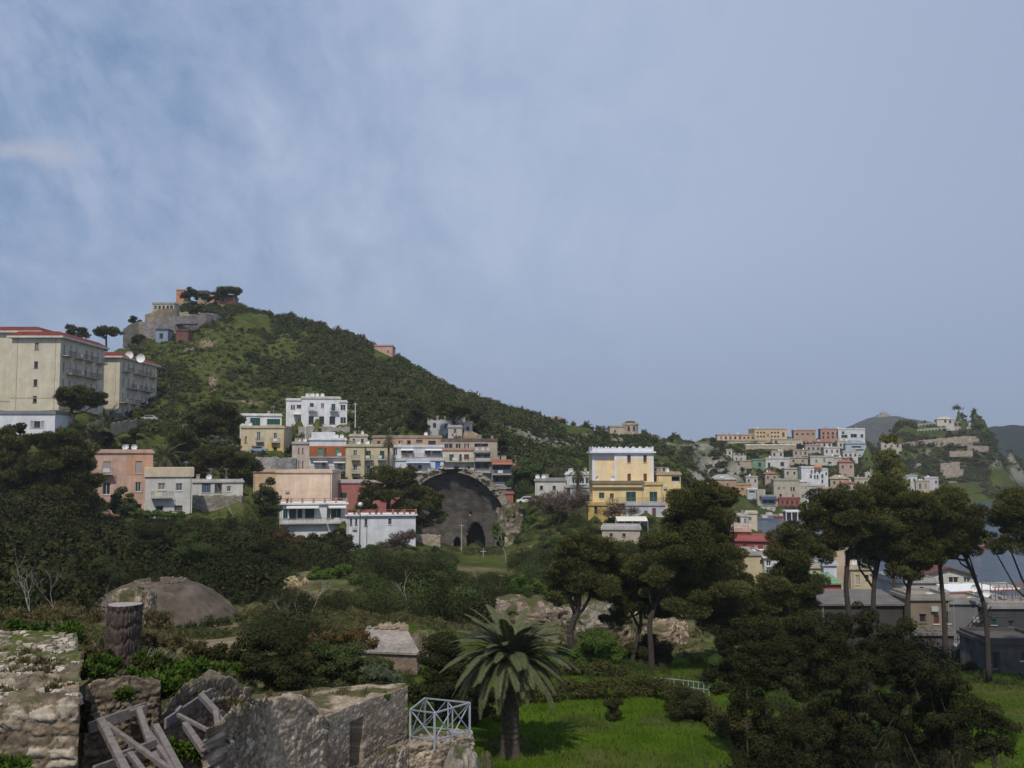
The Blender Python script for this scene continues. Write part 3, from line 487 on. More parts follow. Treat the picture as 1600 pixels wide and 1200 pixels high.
def ground_mat():
    m, N, L, b = nodes('ground'); b.inputs['Roughness'].default_value = 1.0; setspec(b, 0.0)
    at = N.new('ShaderNodeAttribute'); at.attribute_name = 'kinds'; sp = N.new('ShaderNodeSeparateXYZ'); L.new(at.outputs['Vector'], sp.inputs[0])
    tc = N.new('ShaderNodeTexCoord')
    def noise(sc, det, rough=0.6):
        n = N.new('ShaderNodeTexNoise'); n.inputs['Scale'].default_value = sc; n.inputs['Detail'].default_value = det; n.inputs['Roughness'].default_value = rough
        L.new(tc.outputs['Object'], n.inputs['Vector']); return n.outputs['Fac']
    def ramp(src, stops):
        r = N.new('ShaderNodeValToRGB'); e = r.color_ramp.elements
        while len(e) < len(stops): e.new(0.5)
        for q, (p, c) in zip(e, stops): q.position = p; q.color = (*c, 1)
        L.new(src, r.inputs[0]); return r.outputs[0]
    def mix(fac, a, c):
        mx = N.new('ShaderNodeMix'); mx.data_type = 'RGBA'; L.new(fac, mx.inputs[0]); L.new(a, mx.inputs[6]); L.new(c, mx.inputs[7]); return mx.outputs[2]
    big, mid, fine = noise(0.035, 7), noise(0.4, 7), noise(3.5, 6)
    hill = ramp(big, [(0.32, (0.036, 0.046, 0.013)), (0.47, (0.056, 0.074, 0.017)), (0.58, (0.082, 0.098, 0.024)), (0.72, (0.105, 0.088, 0.038))])
    hill2 = ramp(mid, [(0.36, (0.018, 0.025, 0.010)), (0.5, (0.050, 0.066, 0.018)), (0.64, (0.120, 0.105, 0.052))])
    half = N.new('ShaderNodeValue'); half.outputs[0].default_value = 0.5
    g = mix(half.outputs[0], hill, hill2)
    lawnc = ramp(mid, [(0.3, (0.034, 0.066, 0.005)), (0.5, (0.050, 0.094, 0.007)), (0.72, (0.078, 0.115, 0.013))])
    rockc = ramp(noise(0.7, 9, 0.7), [(0.3, (0.08, 0.075, 0.055)), (0.48, (0.20, 0.19, 0.16)), (0.7, (0.36, 0.34, 0.30))])
    earthc = ramp(mid, [(0.3, (0.10, 0.075, 0.05)), (0.5, (0.20, 0.155, 0.105)), (0.72, (0.30, 0.24, 0.17))])
    g = mix(sp.outputs[0], g, lawnc); g = mix(sp.outputs[1], g, rockc); g = mix(sp.outputs[2], g, earthc)
    L.new(g, b.inputs['Base Color'])
    bp = N.new('ShaderNodeBump'); bp.inputs['Strength'].default_value = 0.7; bp.inputs['Distance'].default_value = 0.25; L.new(fine, bp.inputs['Height']); L.new(bp.outputs[0], b.inputs['Normal'])
    return m
build_ground()
# sea
def build_sea():
    m, N, L, b = nodes('sea_water'); b.inputs['Base Color'].default_value = (0.018, 0.035, 0.055, 1); b.inputs['Roughness'].default_value = 0.18; setspec(b, 0.25)
    tc = N.new('ShaderNodeTexCoord'); mp = N.new('ShaderNodeMapping'); mp.inputs['Scale'].default_value = (1, 2.2, 1); L.new(tc.outputs['Object'], mp.inputs[0])
    n = N.new('ShaderNodeTexNoise'); n.inputs['Scale'].default_value = 0.5; n.inputs['Detail'].default_value = 6; L.new(mp.outputs[0], n.inputs['Vector'])
    bp = N.new('ShaderNodeBump'); bp.inputs['Strength'].default_value = 0.6; bp.inputs['Distance'].default_value = 0.5; L.new(n.outputs['Fac'], bp.inputs['Height']); L.new(bp.outputs[0], b.inputs['Normal'])
    mb = MB(); mb.quad((-9000, 60, 0), (9000, 60, 0), (9000, 14000, 0), (-9000, 14000, 0))
    tag(mb.build('sea', m), kind='structure')
build_sea()
def far_hill(name, prof, d, depth, col, seed):
    """a distant ridge: profile of (px, py) on the skyline, real depth before and behind"""
    px = np.array([p[0] for p in prof], float); py = np.array([p[1] for p in prof], float)
    n, k = 240, 40
    X = np.interp(np.linspace(0, 1, n), np.linspace(0, 1, len(px)), px); Yp = np.interp(X, px, py)
    zt = np.array([P(a, bb, d).z for a, bb in zip(X, Yp)]); xw = (X - 800) / F * d
    t = np.linspace(-1, 1, k); XX, TT = np.meshgrid(xw, t, indexing='ij'); ZT = np.repeat(zt[:, None], k, 1)
    yy = d + TT * depth; sh = np.cos(TT * math.pi / 2) ** 0.8
    rg = (fbm(XX / (depth * 0.25), yy / (depth * 0.25), 5, seed) - 0.5)
    z = -3 + (ZT + 3) * sh + rg * ZT * 0.22 * np.abs(TT) ** 0.7 * sh * 2 + (fbm(XX / 14, yy / 30, 3, seed + 3) - 0.5) * d * 0.0022
    i, j = np.meshgrid(np.arange(n - 1), np.arange(k - 1), indexing='ij'); a = (i * k + j).ravel()
    f = np.stack([a, a + k, a + k + 1, a + 1], -1)
    m, N, L, b = nodes(name); b.inputs['Roughness'].default_value = 1; setspec(b, 0)
    tc = N.new('ShaderNodeTexCoord'); nn = N.new('ShaderNodeTexNoise'); nn.inputs['Scale'].default_value = 0.02; nn.inputs['Detail'].default_value = 9; nn.inputs['Roughness'].default_value = 0.7; L.new(tc.outputs['Object'], nn.inputs['Vector'])
    r = N.new('ShaderNodeValToRGB'); r.color_ramp.elements[0].position = 0.35; r.color_ramp.elements[0].color = (col[0]*.55, col[1]*.6, col[2]*.5, 1); r.color_ramp.elements[1].position = 0.68; r.color_ramp.elements[1].color = (col[0]*1.7, col[1]*1.5, col[2]*1.5, 1)
    L.new(nn.outputs['Fac'], r.inputs[0]); L.new(r.outputs[0], b.inputs['Base Color'])
    me = np_mesh(name, np.stack([XX.ravel(), yy.ravel(), z.ravel()], -1), f, m, smooth=True)
    return tag(link(name, me), kind='structure')
far_hill('far_hill', [(1230,716),(1290,690),(1320,672),(1345,660),(1365,652),(1380,649),(1400,653),(1425,657),(1460,664),(1500,675),(1560,716)], 2600, 500, (0.040,0.044,0.026), 5)
far_hill('wooded_headland', [(1440,690),(1480,676),(1520,670),(1560,667),(1600,669),(1660,668),(1760,672),(1900,690)], 1700, 300, (0.014,0.022,0.014), 9)
# ------------------------------------------------------------------ build the houses
WM = {}
HRNG = random.Random(7)
FRAME = lambda: plain('white_frame', (0.6, 0.6, 0.58), 0.6)
def shutter(col, nm): return plain(nm, col, 0.6, noise_amt=0.2, scale=6)
KIND = {'w': ('window', None), 'd': ('opening', None), 'g': ('shutter', (0.02, 0.075, 0.06)), 'G': ('shutter', (0.08, 0.26, 0.17)), 'b': ('shutter', (0.13, 0.05, 0.035)), 's': ('shutter', (0.42, 0.38, 0.37)),
        'u': ('shutter', (0.10, 0.14, 0.20)), 'U': ('shutter', (0.04, 0.16, 0.42)), 'A': ('arch', None), 'L': ('loggia', None)}
PANES = [(0.03, 0.035, 0.04), (0.07, 0.08, 0.085), (0.20, 0.19, 0.17), (0.012, 0.013, 0.015)]
def window_mesh(k, w, h, near, var=0):
    key = (k, round(w, 1), round(h, 1), near, var)
    if key in WM: return WM[key]
    w, h = max(round(w, 1), 0.2), max(round(h, 1), 0.2); b = MB(); t = min(0.09, w * 0.12); pane = None
    kind, col = KIND[k]
    if kind in ('window', 'opening', 'arch'):
        if kind == 'arch':
            n = 8; pts = [(-w/2, 0), (w/2, 0)] + [(w/2 * math.cos(a), h - w/2 + w/2 * math.sin(a)) for a in [math.pi * i / n for i in range(n + 1)]]
            # masonry spandrels close the square hole down to an arch
            for sgn in (-1, 1):
                arc = [(sgn * w/2 * math.cos(a), h - w/2 + w/2 * math.sin(a)) for a in [math.pi / 2 * i / 5 for i in range(6)]]
                for p, q in zip(arc[:-1], arc[1:]):
                    b.quad((p[0], -0.15, p[1]), (q[0], -0.15, q[1]), (q[0], -0.15, h), (sgn * w/2, -0.15, h) if p[1] < h - w/2 + 0.01 else (p[0], -0.15, h))
        else:
            b.box(-w/2, -w/2 + t, -0.05, 0.03, 0, h); b.box(w/2 - t, w/2, -0.05, 0.03, 0, h); b.box(-w/2 + t, w/2 - t, -0.05, 0.03, h - t, h); b.box(-w/2 + t, w/2 - t, -0.05, 0.03, 0, t)
            if kind == 'window': b.box(-t * 0.4, t * 0.4, -0.04, 0.03, t, h - t)
            b.box(-w/2 - 0.1, w/2 + 0.1, -0.24, -0.052, -0.1, -0.003)
        pb = MB(); pb.quad((-w/2, 0.01, 0), (w/2, 0.01, 0), (w/2, 0.01, h), (-w/2, 0.01, h))
        pane = ('pane', pb, glass() if var == 0 else plain('pane_%d' % var, PANES[var], 0.3, spec=0.4))
    elif kind == 'shutter':
        b.box(-w/2, w/2, 0.02, 0.04, 0, h); b.box(-w/2 - 0.1, w/2 + 0.1, -0.24, -0.052, -0.1, -0.003)
        pb = MB(); pb.box(-w/2 + 0.02, -0.015, -0.05, 0.015, 0.03, h - 0.02); pb.box(0.015, w/2 - 0.02, -0.05, 0.015, 0.03, h - 0.02)
        z = 0.15
        while z < h - 0.1:
            pb.box(-w/2 + 0.08, -0.06, -0.075, -0.052, z, z + 0.05); pb.box(0.06, w/2 - 0.08, -0.075, -0.052, z, z + 0.05); z += 0.12 if near else 0.4
        pane = ('shutter', pb, shutter(col, 'shutter_' + k))
    elif kind == 'loggia':
        n = max(2, int(w / 1.6)); 
        for i in range(n):
            x = -w/2 + (i + 0.5) * w / n; b.box(x - 0.45, x + 0.45, 0.9, 1.02, 0, min(h * 0.85, 2.2))
        pb = MB(); pb.box(-w/2 + 0.02, w/2 - 0.02, -0.02, 0.03, 0, min(0.9, h * 0.35)); pane = ('parapet', pb, plain('parapet_plaster', (0.45, 0.44, 0.42)))
    frame = FRAME() if kind in ('window', 'shutter') else plain('old_wood', (0.16, 0.13, 0.10))
    if kind == 'arch': frame = plain('arch_plaster', (0.5, 0.46, 0.40))
    if kind == 'loggia': frame = glass()
    if near or not pane:
        r = (b.mesh('window', frame), (pane[0], pane[1].mesh(pane[0], pane[2])) if pane else None)
    else:
        b.cur = 1; b.add(pane[1].v, pane[1].f); r = (b.mesh('window', [frame, pane[2]]), None)
    WM[key] = r; return r
def facade(mb, O, A, N, width, z0, z1, ops):
    """wall sheet with recessed openings; ops = (a0, a1, z0, z1, inset)"""
    O, A, N = Vector(O), Vector(A), Vector(N)
    xs = sorted({0.0, width} | {min(max(v, 0), width) for o in ops for v in o[:2]}); zs = sorted({z0, z1} | {min(max(v, z0), z1) for o in ops for v in o[2:4]})
    pt = lambda a, z, i=0.0: tuple(O + A * a + N * i + Vector((0, 0, z)))
    for a0, a1 in zip(xs[:-1], xs[1:]):
        for b0, b1 in zip(zs[:-1], zs[1:]):
            ca, cz = (a0 + a1) / 2, (b0 + b1) / 2
            if a1 - a0 < 1e-5 or b1 - b0 < 1e-5 or any(o[0] < ca < o[1] and o[2] < cz < o[3] for o in ops): continue
            mb.quad(pt(a0, b0), pt(a1, b0), pt(a1, b1), pt(a0, b1))
    for a0, a1, b0, b1, i in ops:
        a0, a1, b0, b1 = max(a0, 0), min(a1, width), max(b0, z0), min(b1, z1)
        mb.quad(pt(a0, b0, i), pt(a1, b0, i), pt(a1, b1, i), pt(a0, b1, i))
        mb.quad(pt(a0, b0), pt(a0, b0, i), pt(a0, b1, i), pt(a0, b1)); mb.quad(pt(a1, b0, i), pt(a1, b0), pt(a1, b1), pt(a1, b1, i))
        mb.quad(pt(a0, b0), pt(a1, b0), pt(a1, b0, i), pt(a0, b0, i)); mb.quad(pt(a0, b1, i), pt(a1, b1, i), pt(a1, b1), pt(a0, b1))
def add_window(root, k, w, h, loc, rz, near):
    me, sub = window_mesh(k, w, h, near, HRNG.choice((0, 0, 0, 1, 2, 3)) if KIND[k][0] in ('window', 'opening') else 0)
    nm = 'door' if (h > w * 1.5 and h > 1.7 and KIND[k][0] in ('shutter', 'window')) else ('loggia' if k == 'L' else 'window')
    o = link(nm, me, root, loc); o.rotation_euler = (0, 0, rz)
    if sub: link(sub[0], sub[1], o)
def railing_bars(mb, x0, x1, y, z, h=0.95, n=None, dx=0.22, t=0.025):
    mb.box(x0, x1, y - 0.03, y + 0.03, z + h - 0.05, z + h); n = n or max(2, int((x1 - x0) / dx))
    for i in range(n + 1):
        x = x0 + (x1 - x0) * i / n; mb.box(x - t, x + t, y - t, y + t, z, z + h - 0.052)
def dish_mesh():
    if 'dish' in WM: return WM['dish']
    b = MB(); prof = [(0.02, 0.0), (0.22, 0.03), (0.4, 0.1), (0.5, 0.17)]; n = 14
    for r, z in prof:
        for k in range(n): a = 2 * math.pi * k / n; b.v.append((r * math.cos(a), -0.2 + z * -1, 0.7 + r * math.sin(a)))
    for i in range(3):
        for k in range(n): b.f.append([i*n+k, i*n+(k+1) % n, (i+1)*n+(k+1) % n, (i+1)*n+k]); b.m.append(0)
    b.path([(0, -0.1, 0), (0, -0.1, 0.75)], 0.03, 5); b.path([(0, -0.2, 0.35), (0, -0.75, 0.7)], 0.015, 4)
    WM['dish'] = b.mesh('satellite_dish', plain('dish_white', (0.75, 0.75, 0.75), 0.4)); return WM['dish']
def house(s, rng):
    p0, p1 = P(s['x0'], s['yb'], s['d']), P(s['x1'], s['yb'], s['d']); w = p1.x - p0.x; zb = p0.z; h = P(s['x0'], s['yt'], s['d']).z - zb
    xc = (p0.x + p1.x) / 2; d = s['d']; dep = s['dep']; near = d < 225; sc = d / F
    root = empty(s['name'], (xc, d, zb), s['rz'], s['label'], s['cat'], s['group'])
    loc = lambda px, py: (P(px, py, d).x - xc, P(px, py, d).z - zb)
    fo = []; wl = []
    for (px, py, pw, ph, k) in s['wins']:
        if pw <= 0: continue
        x, z = loc(px, py); ww, hh = pw * sc, ph * sc
        x = min(max(x, -w/2 + ww/2 + 0.1), w/2 - ww/2 - 0.1); z0 = max(z - hh / 2, -s['sink'] + 0.1); 
        if z0 + hh > h - 0.12: hh = h - 0.12 - z0
        i = 0.16 if k != 'L' else min(1.6, dep * 0.4)
        fo.append((x - ww/2 + w/2, x + ww/2 + w/2, z0, z0 + hh, i + (0.05 if k != 'L' else 0))); wl.append((k, ww, hh, (x, 0.16 if k != 'L' else min(1.6, dep * .4) - 1.05, z0), 0))
    so = []
    fl = max(1, int(round(h / 3.2)))
    if s['side'] and h > 3 and dep > 5:
        for f in range(fl):
            for q in (0.3, 0.7):
                if h - (f * h / fl + 1.0) > 1.6: so.append((dep * q - 0.45, dep * q + 0.45, f * h / fl + 1.0, f * h / fl + 2.3, 0.2))
    wall = MB(); z0 = -s['sink']
    facade(wall, (-w/2, 0, 0), (1, 0, 0), (0, 1, 0), w, z0, h, fo)
    facade(wall, (w/2, 0, 0), (0, 1, 0), (-1, 0, 0), dep, z0, h, so)
    facade(wall, (-w/2, dep, 0), (0, -1, 0), (1, 0, 0), dep, z0, h, so)
    facade(wall, (w/2, dep, 0), (-1, 0, 0), (0, -1, 0), w, z0, h, [])
    wall.quad((-w/2, 0, h), (w/2, 0, h), (w/2, dep, h), (-w/2, dep, h))
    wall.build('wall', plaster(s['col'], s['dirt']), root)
    for (a0, a1, y0, y1, bc) in s.get('band', ()):
        xa, zt_ = loc(a0, y0); xb, zb2 = loc(a1, y1); bb = MB(); f2 = []
        for (q0, q1, r0_, r1_, i) in fo:
            q0, q1 = q0 - w/2 - xa, q1 - w/2 - xa
            if q1 > 0.05 and q0 < xb - xa - 0.05 and r1_ > zb2 and r0_ < zt_: f2.append((max(q0, 0), min(q1, xb - xa), max(r0_, zb2), min(r1_, zt_), 0.022))
        facade(bb, (xa, -0.025, 0), (1, 0, 0), (0, 1, 0), xb - xa, zb2, zt_, f2)
        # open the holes: drop the back faces that facade() adds behind each opening
        keep = [k for k, f in enumerate(bb.f) if not all(abs(bb.v[q][1] + 0.003) < 1e-6 for q in f)]; bb.f = [bb.f[k] for k in keep]; bb.m = [0] * len(bb.f)
        bb.build('painted_band', plaster(bc, 0.4), root)
    for k, ww, hh, l, rz in wl: add_window(root, k, ww, hh, l, rz, near)
    for (a0, a1, b0, b1, i) in so:
        add_window(root, 'w', 0.9, 1.3, (w/2 - 0.16, (a0 + a1) / 2, b0), math.pi / 2, near); add_window(root, 'w', 0.9, 1.3, (-w/2 + 0.16, dep - (a0 + a1) / 2, b0), -math.pi / 2, near)
    rc = s['rcol'] or tuple(0.75 * c + 0.06 for c in s['col']); rf = s['roof']; rb = MB(); ro = None
    if rf in ('slab', 'band', 'attic', 'pipe'):
        t = 0.32 if rf != 'band' else 1.5; o = 0.22
        rb.box(-w/2 - o, w/2 + o, -o, dep + o, h + 0.003, h + t); 
        if rf != 'band':   # low parapet round a flat roof
            for bx in ((-w/2, w/2, 0, 0.2), (-w/2, w/2, dep - 0.2, dep), (-w/2, -w/2 + 0.2, 0.2, dep - 0.2), (w/2 - 0.2, w/2, 0.2, dep - 0.2)): rb.box(*bx, h + t + 0.001, h + t + 0.3)
        ro = rb.build('roof', plaster(rc, 0.4), root)
        if rf == 'attic':
            a = MB(); a.box(-w * 0.45, w * 0.2, 1.5, dep - 1, h + t + 0.01, h + t + 1.6); a.build('attic', plaster(WHITE), root)
        if rf == 'pipe':
            a = MB(); a.beam((-w/2, -0.25, h * 0.82), (w/2, -0.25, h * 0.82), 0.22, 0.28); a.build('gutter', plain('brown_gutter', (0.16, 0.12, 0.07)), root)
    elif rf == 'terrace':
        rb.box(-w/2 - 0.3, w/2 + 0.3, -0.4, dep, h + 0.003, h + 0.25); ro = rb.build('roof', plaster(WHITE, 0.3), root)
        n = max(3, int(w / 1.7)); pb = MB()
        for i in range(n + 1):
            x = -w/2 + w * i / n; pb.box(x - 0.18, x + 0.18, -0.3, 0.05, h + 0.255, h + 1.15)
        pb.box(-w/2, w/2, -0.2, -0.12, h + 0.55, h + 0.66); pb.box(-w/2, w/2, -0.2, -0.12, h + 0.98, h + 1.08)
        pb.build('parapet', plaster(rc, 0.4), root)
        for i in range(n):
            if rng.random() < 0.75:
                x = -w/2 + w * (i + rng.uniform(0.3, 0.7)) / n; pt = MB(); pt.lathe([(0.16, 0), (0.26, 0.45)], 8, (x, 0.35, h + 0.26)); 
                po = pt.build('flower_pot', plain('terracotta', (0.34, 0.13, 0.07)), root); sb = MB()
                for q in range(26):
                    a = rng.uniform(0, 6.28); e = rng.uniform(0.2, 1.4); r = rng.uniform(0.3, 0.8); c = Vector((x, 0.35, h + 0.7)); dv = Vector((math.cos(a) * math.cos(e), math.sin(a) * math.cos(e), math.sin(e)))
                    sdv = dv.cross(Vector((0, 0, 1))).normalized() * 0.09; sb.quad(c, c + dv * r * 0.6 + sdv, c + dv * r, c + dv * r * 0.6 - sdv)
                sb.build('plant', leafmat('pot_plant', (0.02, 0.05, 0.015), (0.06, 0.1, 0.03)), po)
    elif rf == 'gable':
        o = 0.4; rh = min(w, dep) * 0.2; A, B, Cc, D_ = (-w/2 - o, -o, h - 0.05), (w/2 + o, -o, h - 0.05), (w/2 + o, dep + o, h - 0.05), (-w/2 - o, dep + o, h - 0.05); E, G = (-w/2 + dep * 0.3, dep/2, h + rh), (w/2 - dep * 0.3, dep/2, h + rh)
        rb.add([A, B, Cc, D_, E, G], [(0, 1, 5, 4), (2, 3, 4, 5), (1, 2, 5), (3, 0, 4), (3, 2, 1, 0)]); ro = rb.build('roof', plaster(rc, 0.6), root)
    elif rf == 'gablefront':
        o = 0.35; rh = 0.9; wall2 = MB(); wall2.add([(-w/2, 0.0, h + 0.002), (w/2, 0, h + 0.002), (0, 0, h + rh)], [(0, 1, 2)]); wall2.build('gable', plaster(s['col'], 0.3), root)
        for sg in (-1, 1):
            rb.add([(sg * (w/2 + o), -o, h - 0.1), (0, -o, h + rh + 0.02), (0, dep, h + rh + 0.02), (sg * (w/2 + o), dep, h - 0.1), (sg * (w/2 + o), -o, h + 0.12), (0, -o, h + rh + 0.24), (0, dep, h + rh + 0.24), (sg * (w/2 + o), dep, h + 0.12)], [(0,1,5,4),(4,5,6,7),(2,3,7,6),(3,0,4,7),(0,3,2,1)])
        ro = rb.build('roof', plaster(rc, 0.4), root)
    elif rf == 'pent':
        o = 0.3; rb.add([(-w/2 - o, -o, h), (w/2 + o, -o, h), (w/2 + o, dep, h + 0.6), (-w/2 - o, dep, h + 0.6), (-w/2 - o, -o, h + 0.18), (w/2 + o, -o, h + 0.18), (w/2 + o, dep, h + 0.78), (-w/2 - o, dep, h + 0.78)], [(3,2,1,0),(4,5,6,7),(0,1,5,4),(1,2,6,5),(2,3,7,6),(3,0,4,7)]); ro = rb.build('roof', plaster(rc, 0.45), root)
    elif rf == 'ragged':
        n = max(6, int(w / 0.5))
        for i in range(n):
            x0 = -w/2 + w * i / n; rb.box(x0, x0 + w / n - 0.01, 0.02, 0.45, h + 0.003, h + 0.1 + rng.random() ** 2 * 1.3)
        ro = rb.build('wall_top', stone_far((0.4, 0.37, 0.32)), root)
    for (a0, a1, py) in s['bals']:
        xa, z = loc(a0, py); xb, _ = loc(a1, py); z = max(z, -s['sink']); bb = MB(); bb.box(xa, xb, -0.95, -0.003, z - 0.16, z)
        bo = bb.build('balcony', plaster((0.5, 0.47, 0.43), 0.5), root); rr = MB(); railing_bars(rr, xa + 0.03, xb - 0.03, -0.9, z + 0.002)
        for xx in (xa + 0.03, xb - 0.03): rr.beam((xx, -0.87, z + 0.925), (xx, -0.01, z + 0.925), 0.05, 0.05)
        rr.build('railing', plain('rail_iron', (0.13, 0.13, 0.13), 0.5), bo)
        if rng.random() < 0.6:   # flower boxes and washing on the rail
            fb = MB(); x = rng.uniform(xa, max(xa, xb - 1.2)); fb.box(x, min(x + rng.uniform(0.6, 1.4), xb), -0.99, -0.94, z + 0.25, z + 0.9)
            fb.build('laundry', plain('washing_%d' % rng.randint(0, 3), rng.choice([(0.6, 0.6, 0.62), (0.35, 0.42, 0.5), (0.5, 0.3, 0.3), (0.6, 0.55, 0.4)])), bo)
    for (a0, a1, py, ph, c) in s['awn']:
        xa, z = loc(a0, py); xb, _ = loc(a1, py); hh = ph * sc; ab = MB(); ex = 1.3
        ab.add([(xa, -0.01, z), (xb, -0.01, z), (xb, -ex, z - hh * 0.6), (xa, -ex, z - hh * 0.6), (xa, -0.01, z - 0.06), (xb, -0.01, z - 0.06), (xb, -ex, z - hh), (xa, -ex, z - hh)], [(0,3,2,1),(4,5,6,7),(3,7,6,2),(0,4,7,3),(1,2,6,5)])
        ab.build('awning', plain('awning_%.2f_%.2f' % (c[0], c[2]), c, 0.8), root)
    if near and h > 3 and s['x1'] - s['x0'] > 24:
        m = MB(); xd = (w/2 - 0.25) if rng.random() < 0.5 else (-w/2 + 0.25); m.path([(xd, -0.07, z0), (xd, -0.07, h)], 0.05, 6); m.build('drainpipe', plain('zinc_pipe', (0.30, 0.28, 0.26), 0.6), root)
        for q in range(rng.randint(0, 1)):
            xa_, za_ = rng.uniform(-w * 0.4, w * 0.4), rng.uniform(0.35, 0.8) * h
            if all(not (o[0] - 0.7 < xa_ + w/2 < o[1] + 0.7 and o[2] - 0.5 < za_ < o[3] + 0.5) for o in fo): m = MB(); m.box(xa_ - 0.36, xa_ + 0.36, -0.28, -0.004, za_ - 0.24, za_ + 0.24); m.build('air_conditioner', plain('ac_grey', (0.42, 0.42, 0.40), 0.5), root)
    if s['clutter'] and ro:
        base = h + (0.33 if rf != 'gable' else 0.5)
        for q in range(rng.randint(1, 3) + (2 if d < 260 else 0)):
            x = rng.uniform(-w/2 + 0.6, w/2 - 0.6); y = rng.uniform(1.0, max(1.2, dep - 1)); t = rng.random()
            if t < 0.4: c = MB(); c.box(x - 0.3, x + 0.3, y - 0.3, y + 0.3, base - 0.3, base + 1.0); c.box(x - 0.38, x + 0.38, y - 0.38, y + 0.38, base + 1.003, base + 1.12); c.build('chimney', plaster((0.45, 0.38, 0.32), 0.5), ro)
            elif t < 0.72: o = link('satellite_dish', dish_mesh(), ro, (x, 0.8, base - 0.05)); o.rotation_euler = (0, 0, rng.uniform(-0.6, 0.9))
            else: c = MB(); c.path([(x, y, base - 0.3), (x, y, base + 2.2)], 0.03, 4); c.box(x - 0.5, x + 0.5, y - 0.02, y + 0.02, base + 1.9, base + 1.94); c.box(x - 0.35, x + 0.35, y - 0.02, y + 0.02, base + 2.1, base + 2.14); c.build('antenna', plain('antenna_metal', (0.3, 0.3, 0.3), 0.4), ro)
    return root
HOBJ = [house(s, HRNG) for s in HOUSES]

def hang_sheets():
    r = next(o for o in HOBJ if 'laundry house' in o['label'] or 'laundry on its' in o['label']); m = MB(); sc = 163 / F
    for px0, px1, py0, py1 in ((243, 255, 767, 781), (256, 267, 767, 780)):
        a, b = P(px0, py1, 162), P(px1, py0, 162); k = 8; n0 = len(m.v)
        for i in range(k + 1):
            x = a.x + (b.x - a.x) * i / k - r.location.x; y = -1.02 + 0.03 * math.sin(i * 2.1); m.v += [(x, y, a.z - r.location.z), (x, y + 0.02, b.z - r.location.z)]
        for i in range(k): m.f.append([n0 + 2*i, n0 + 2*i + 2, n0 + 2*i + 3, n0 + 2*i + 1]); m.m.append(0)
    m.build('laundry', plain('white_sheets', (0.72, 0.72, 0.75), 0.9), r)
hang_sheets()
# ------------------------------------------------------------------ masonry with standing stones
def ruin_mat(name, c0, c1, c2, groove, moss):
    m, N, L, b = nodes(name); b.inputs['Roughness'].default_value = 0.95; setspec(b, 0.1)
    at = N.new('ShaderNodeAttribute'); at.attribute_name = 'stone'; sp = N.new('ShaderNodeSeparateXYZ'); L.new(at.outputs['Vector'], sp.inputs[0])
    r = N.new('ShaderNodeValToRGB'); e = r.color_ramp.elements; e.new(0.5)
    for q, (p, c) in zip(e, ((0.1, c0), (0.5, c1), (0.9, c2))): q.position = p; q.color = (*c, 1)
    L.new(sp.outputs[0], r.inputs[0])
    tc = N.new('ShaderNodeTexCoord')
    def noise(sc, det): n = N.new('ShaderNodeTexNoise'); n.inputs['Scale'].default_value = sc; n.inputs['Detail'].default_value = det; n.inputs['Roughness'].default_value = 0.7; L.new(tc.outputs['Object'], n.inputs['Vector']); return n.outputs['Fac']
    def mr(s, a, c, lo, hi): q = N.new('ShaderNodeMapRange'); q.inputs['From Min'].default_value = a; q.inputs['From Max'].default_value = c; q.inputs['To Min'].default_value = lo; q.inputs['To Max'].default_value = hi; L.new(s, q.inputs[0]); return q.outputs[0]
    def mix(f, a, c, bl='MIX'):
        x = N.new('ShaderNodeMix'); x.data_type = 'RGBA'; x.blend_type = bl
        for sck, v in ((x.inputs[0], f), (x.inputs[6], a), (x.inputs[7], c)):
            if isinstance(v, tuple): sck.default_value = (*v, 1)
            elif isinstance(v, float): sck.default_value = v
            else: L.new(v, sck)
        return x.outputs[2]
    fine = noise(22, 6); big = noise(1.3, 6)
    col = mix(1.0, r.outputs[0], mr(fine, 0.3, 0.7, 0.62, 1.3), 'MULTIPLY'); col = mix(1.0, col, mr(big, 0.3, 0.7, 0.62, 1.2), 'MULTIPLY')
    col = mix(sp.outputs[1], col, groove); g2 = mix(mr(noise(5, 5), 0.35, 0.65, 0, 1), moss, (moss[0] * 1.9, moss[1] * 1.5, moss[2] * 1.6)); col = mix(sp.outputs[2], col, g2)
    L.new(col, b.inputs['Base Color']); bp = N.new('ShaderNodeBump'); bp.inputs['Strength'].default_value = 0.8; bp.inputs['Distance'].default_value = 0.02; L.new(fine, bp.inputs['Height']); L.new(bp.outputs[0], b.inputs['Normal']); return m
RUBBLE = ruin_mat('rubble_stone', (0.17, 0.13, 0.09), (0.29, 0.23, 0.16), (0.47, 0.395, 0.305), (0.06, 0.046, 0.032), (0.045, 0.065, 0.016))
BRICKY = ruin_mat('tufa_blocks', (0.155, 0.12, 0.085), (0.21, 0.17, 0.125), (0.30, 0.25, 0.19), (0.06, 0.047, 0.034), (0.04, 0.055, 0.018))
STUCCO = ruin_mat('worn_masonry', (0.28, 0.22, 0.155), (0.37, 0.30, 0.22), (0.50, 0.42, 0.32), (0.19, 0.145, 0.10), (0.055, 0.06, 0.025))
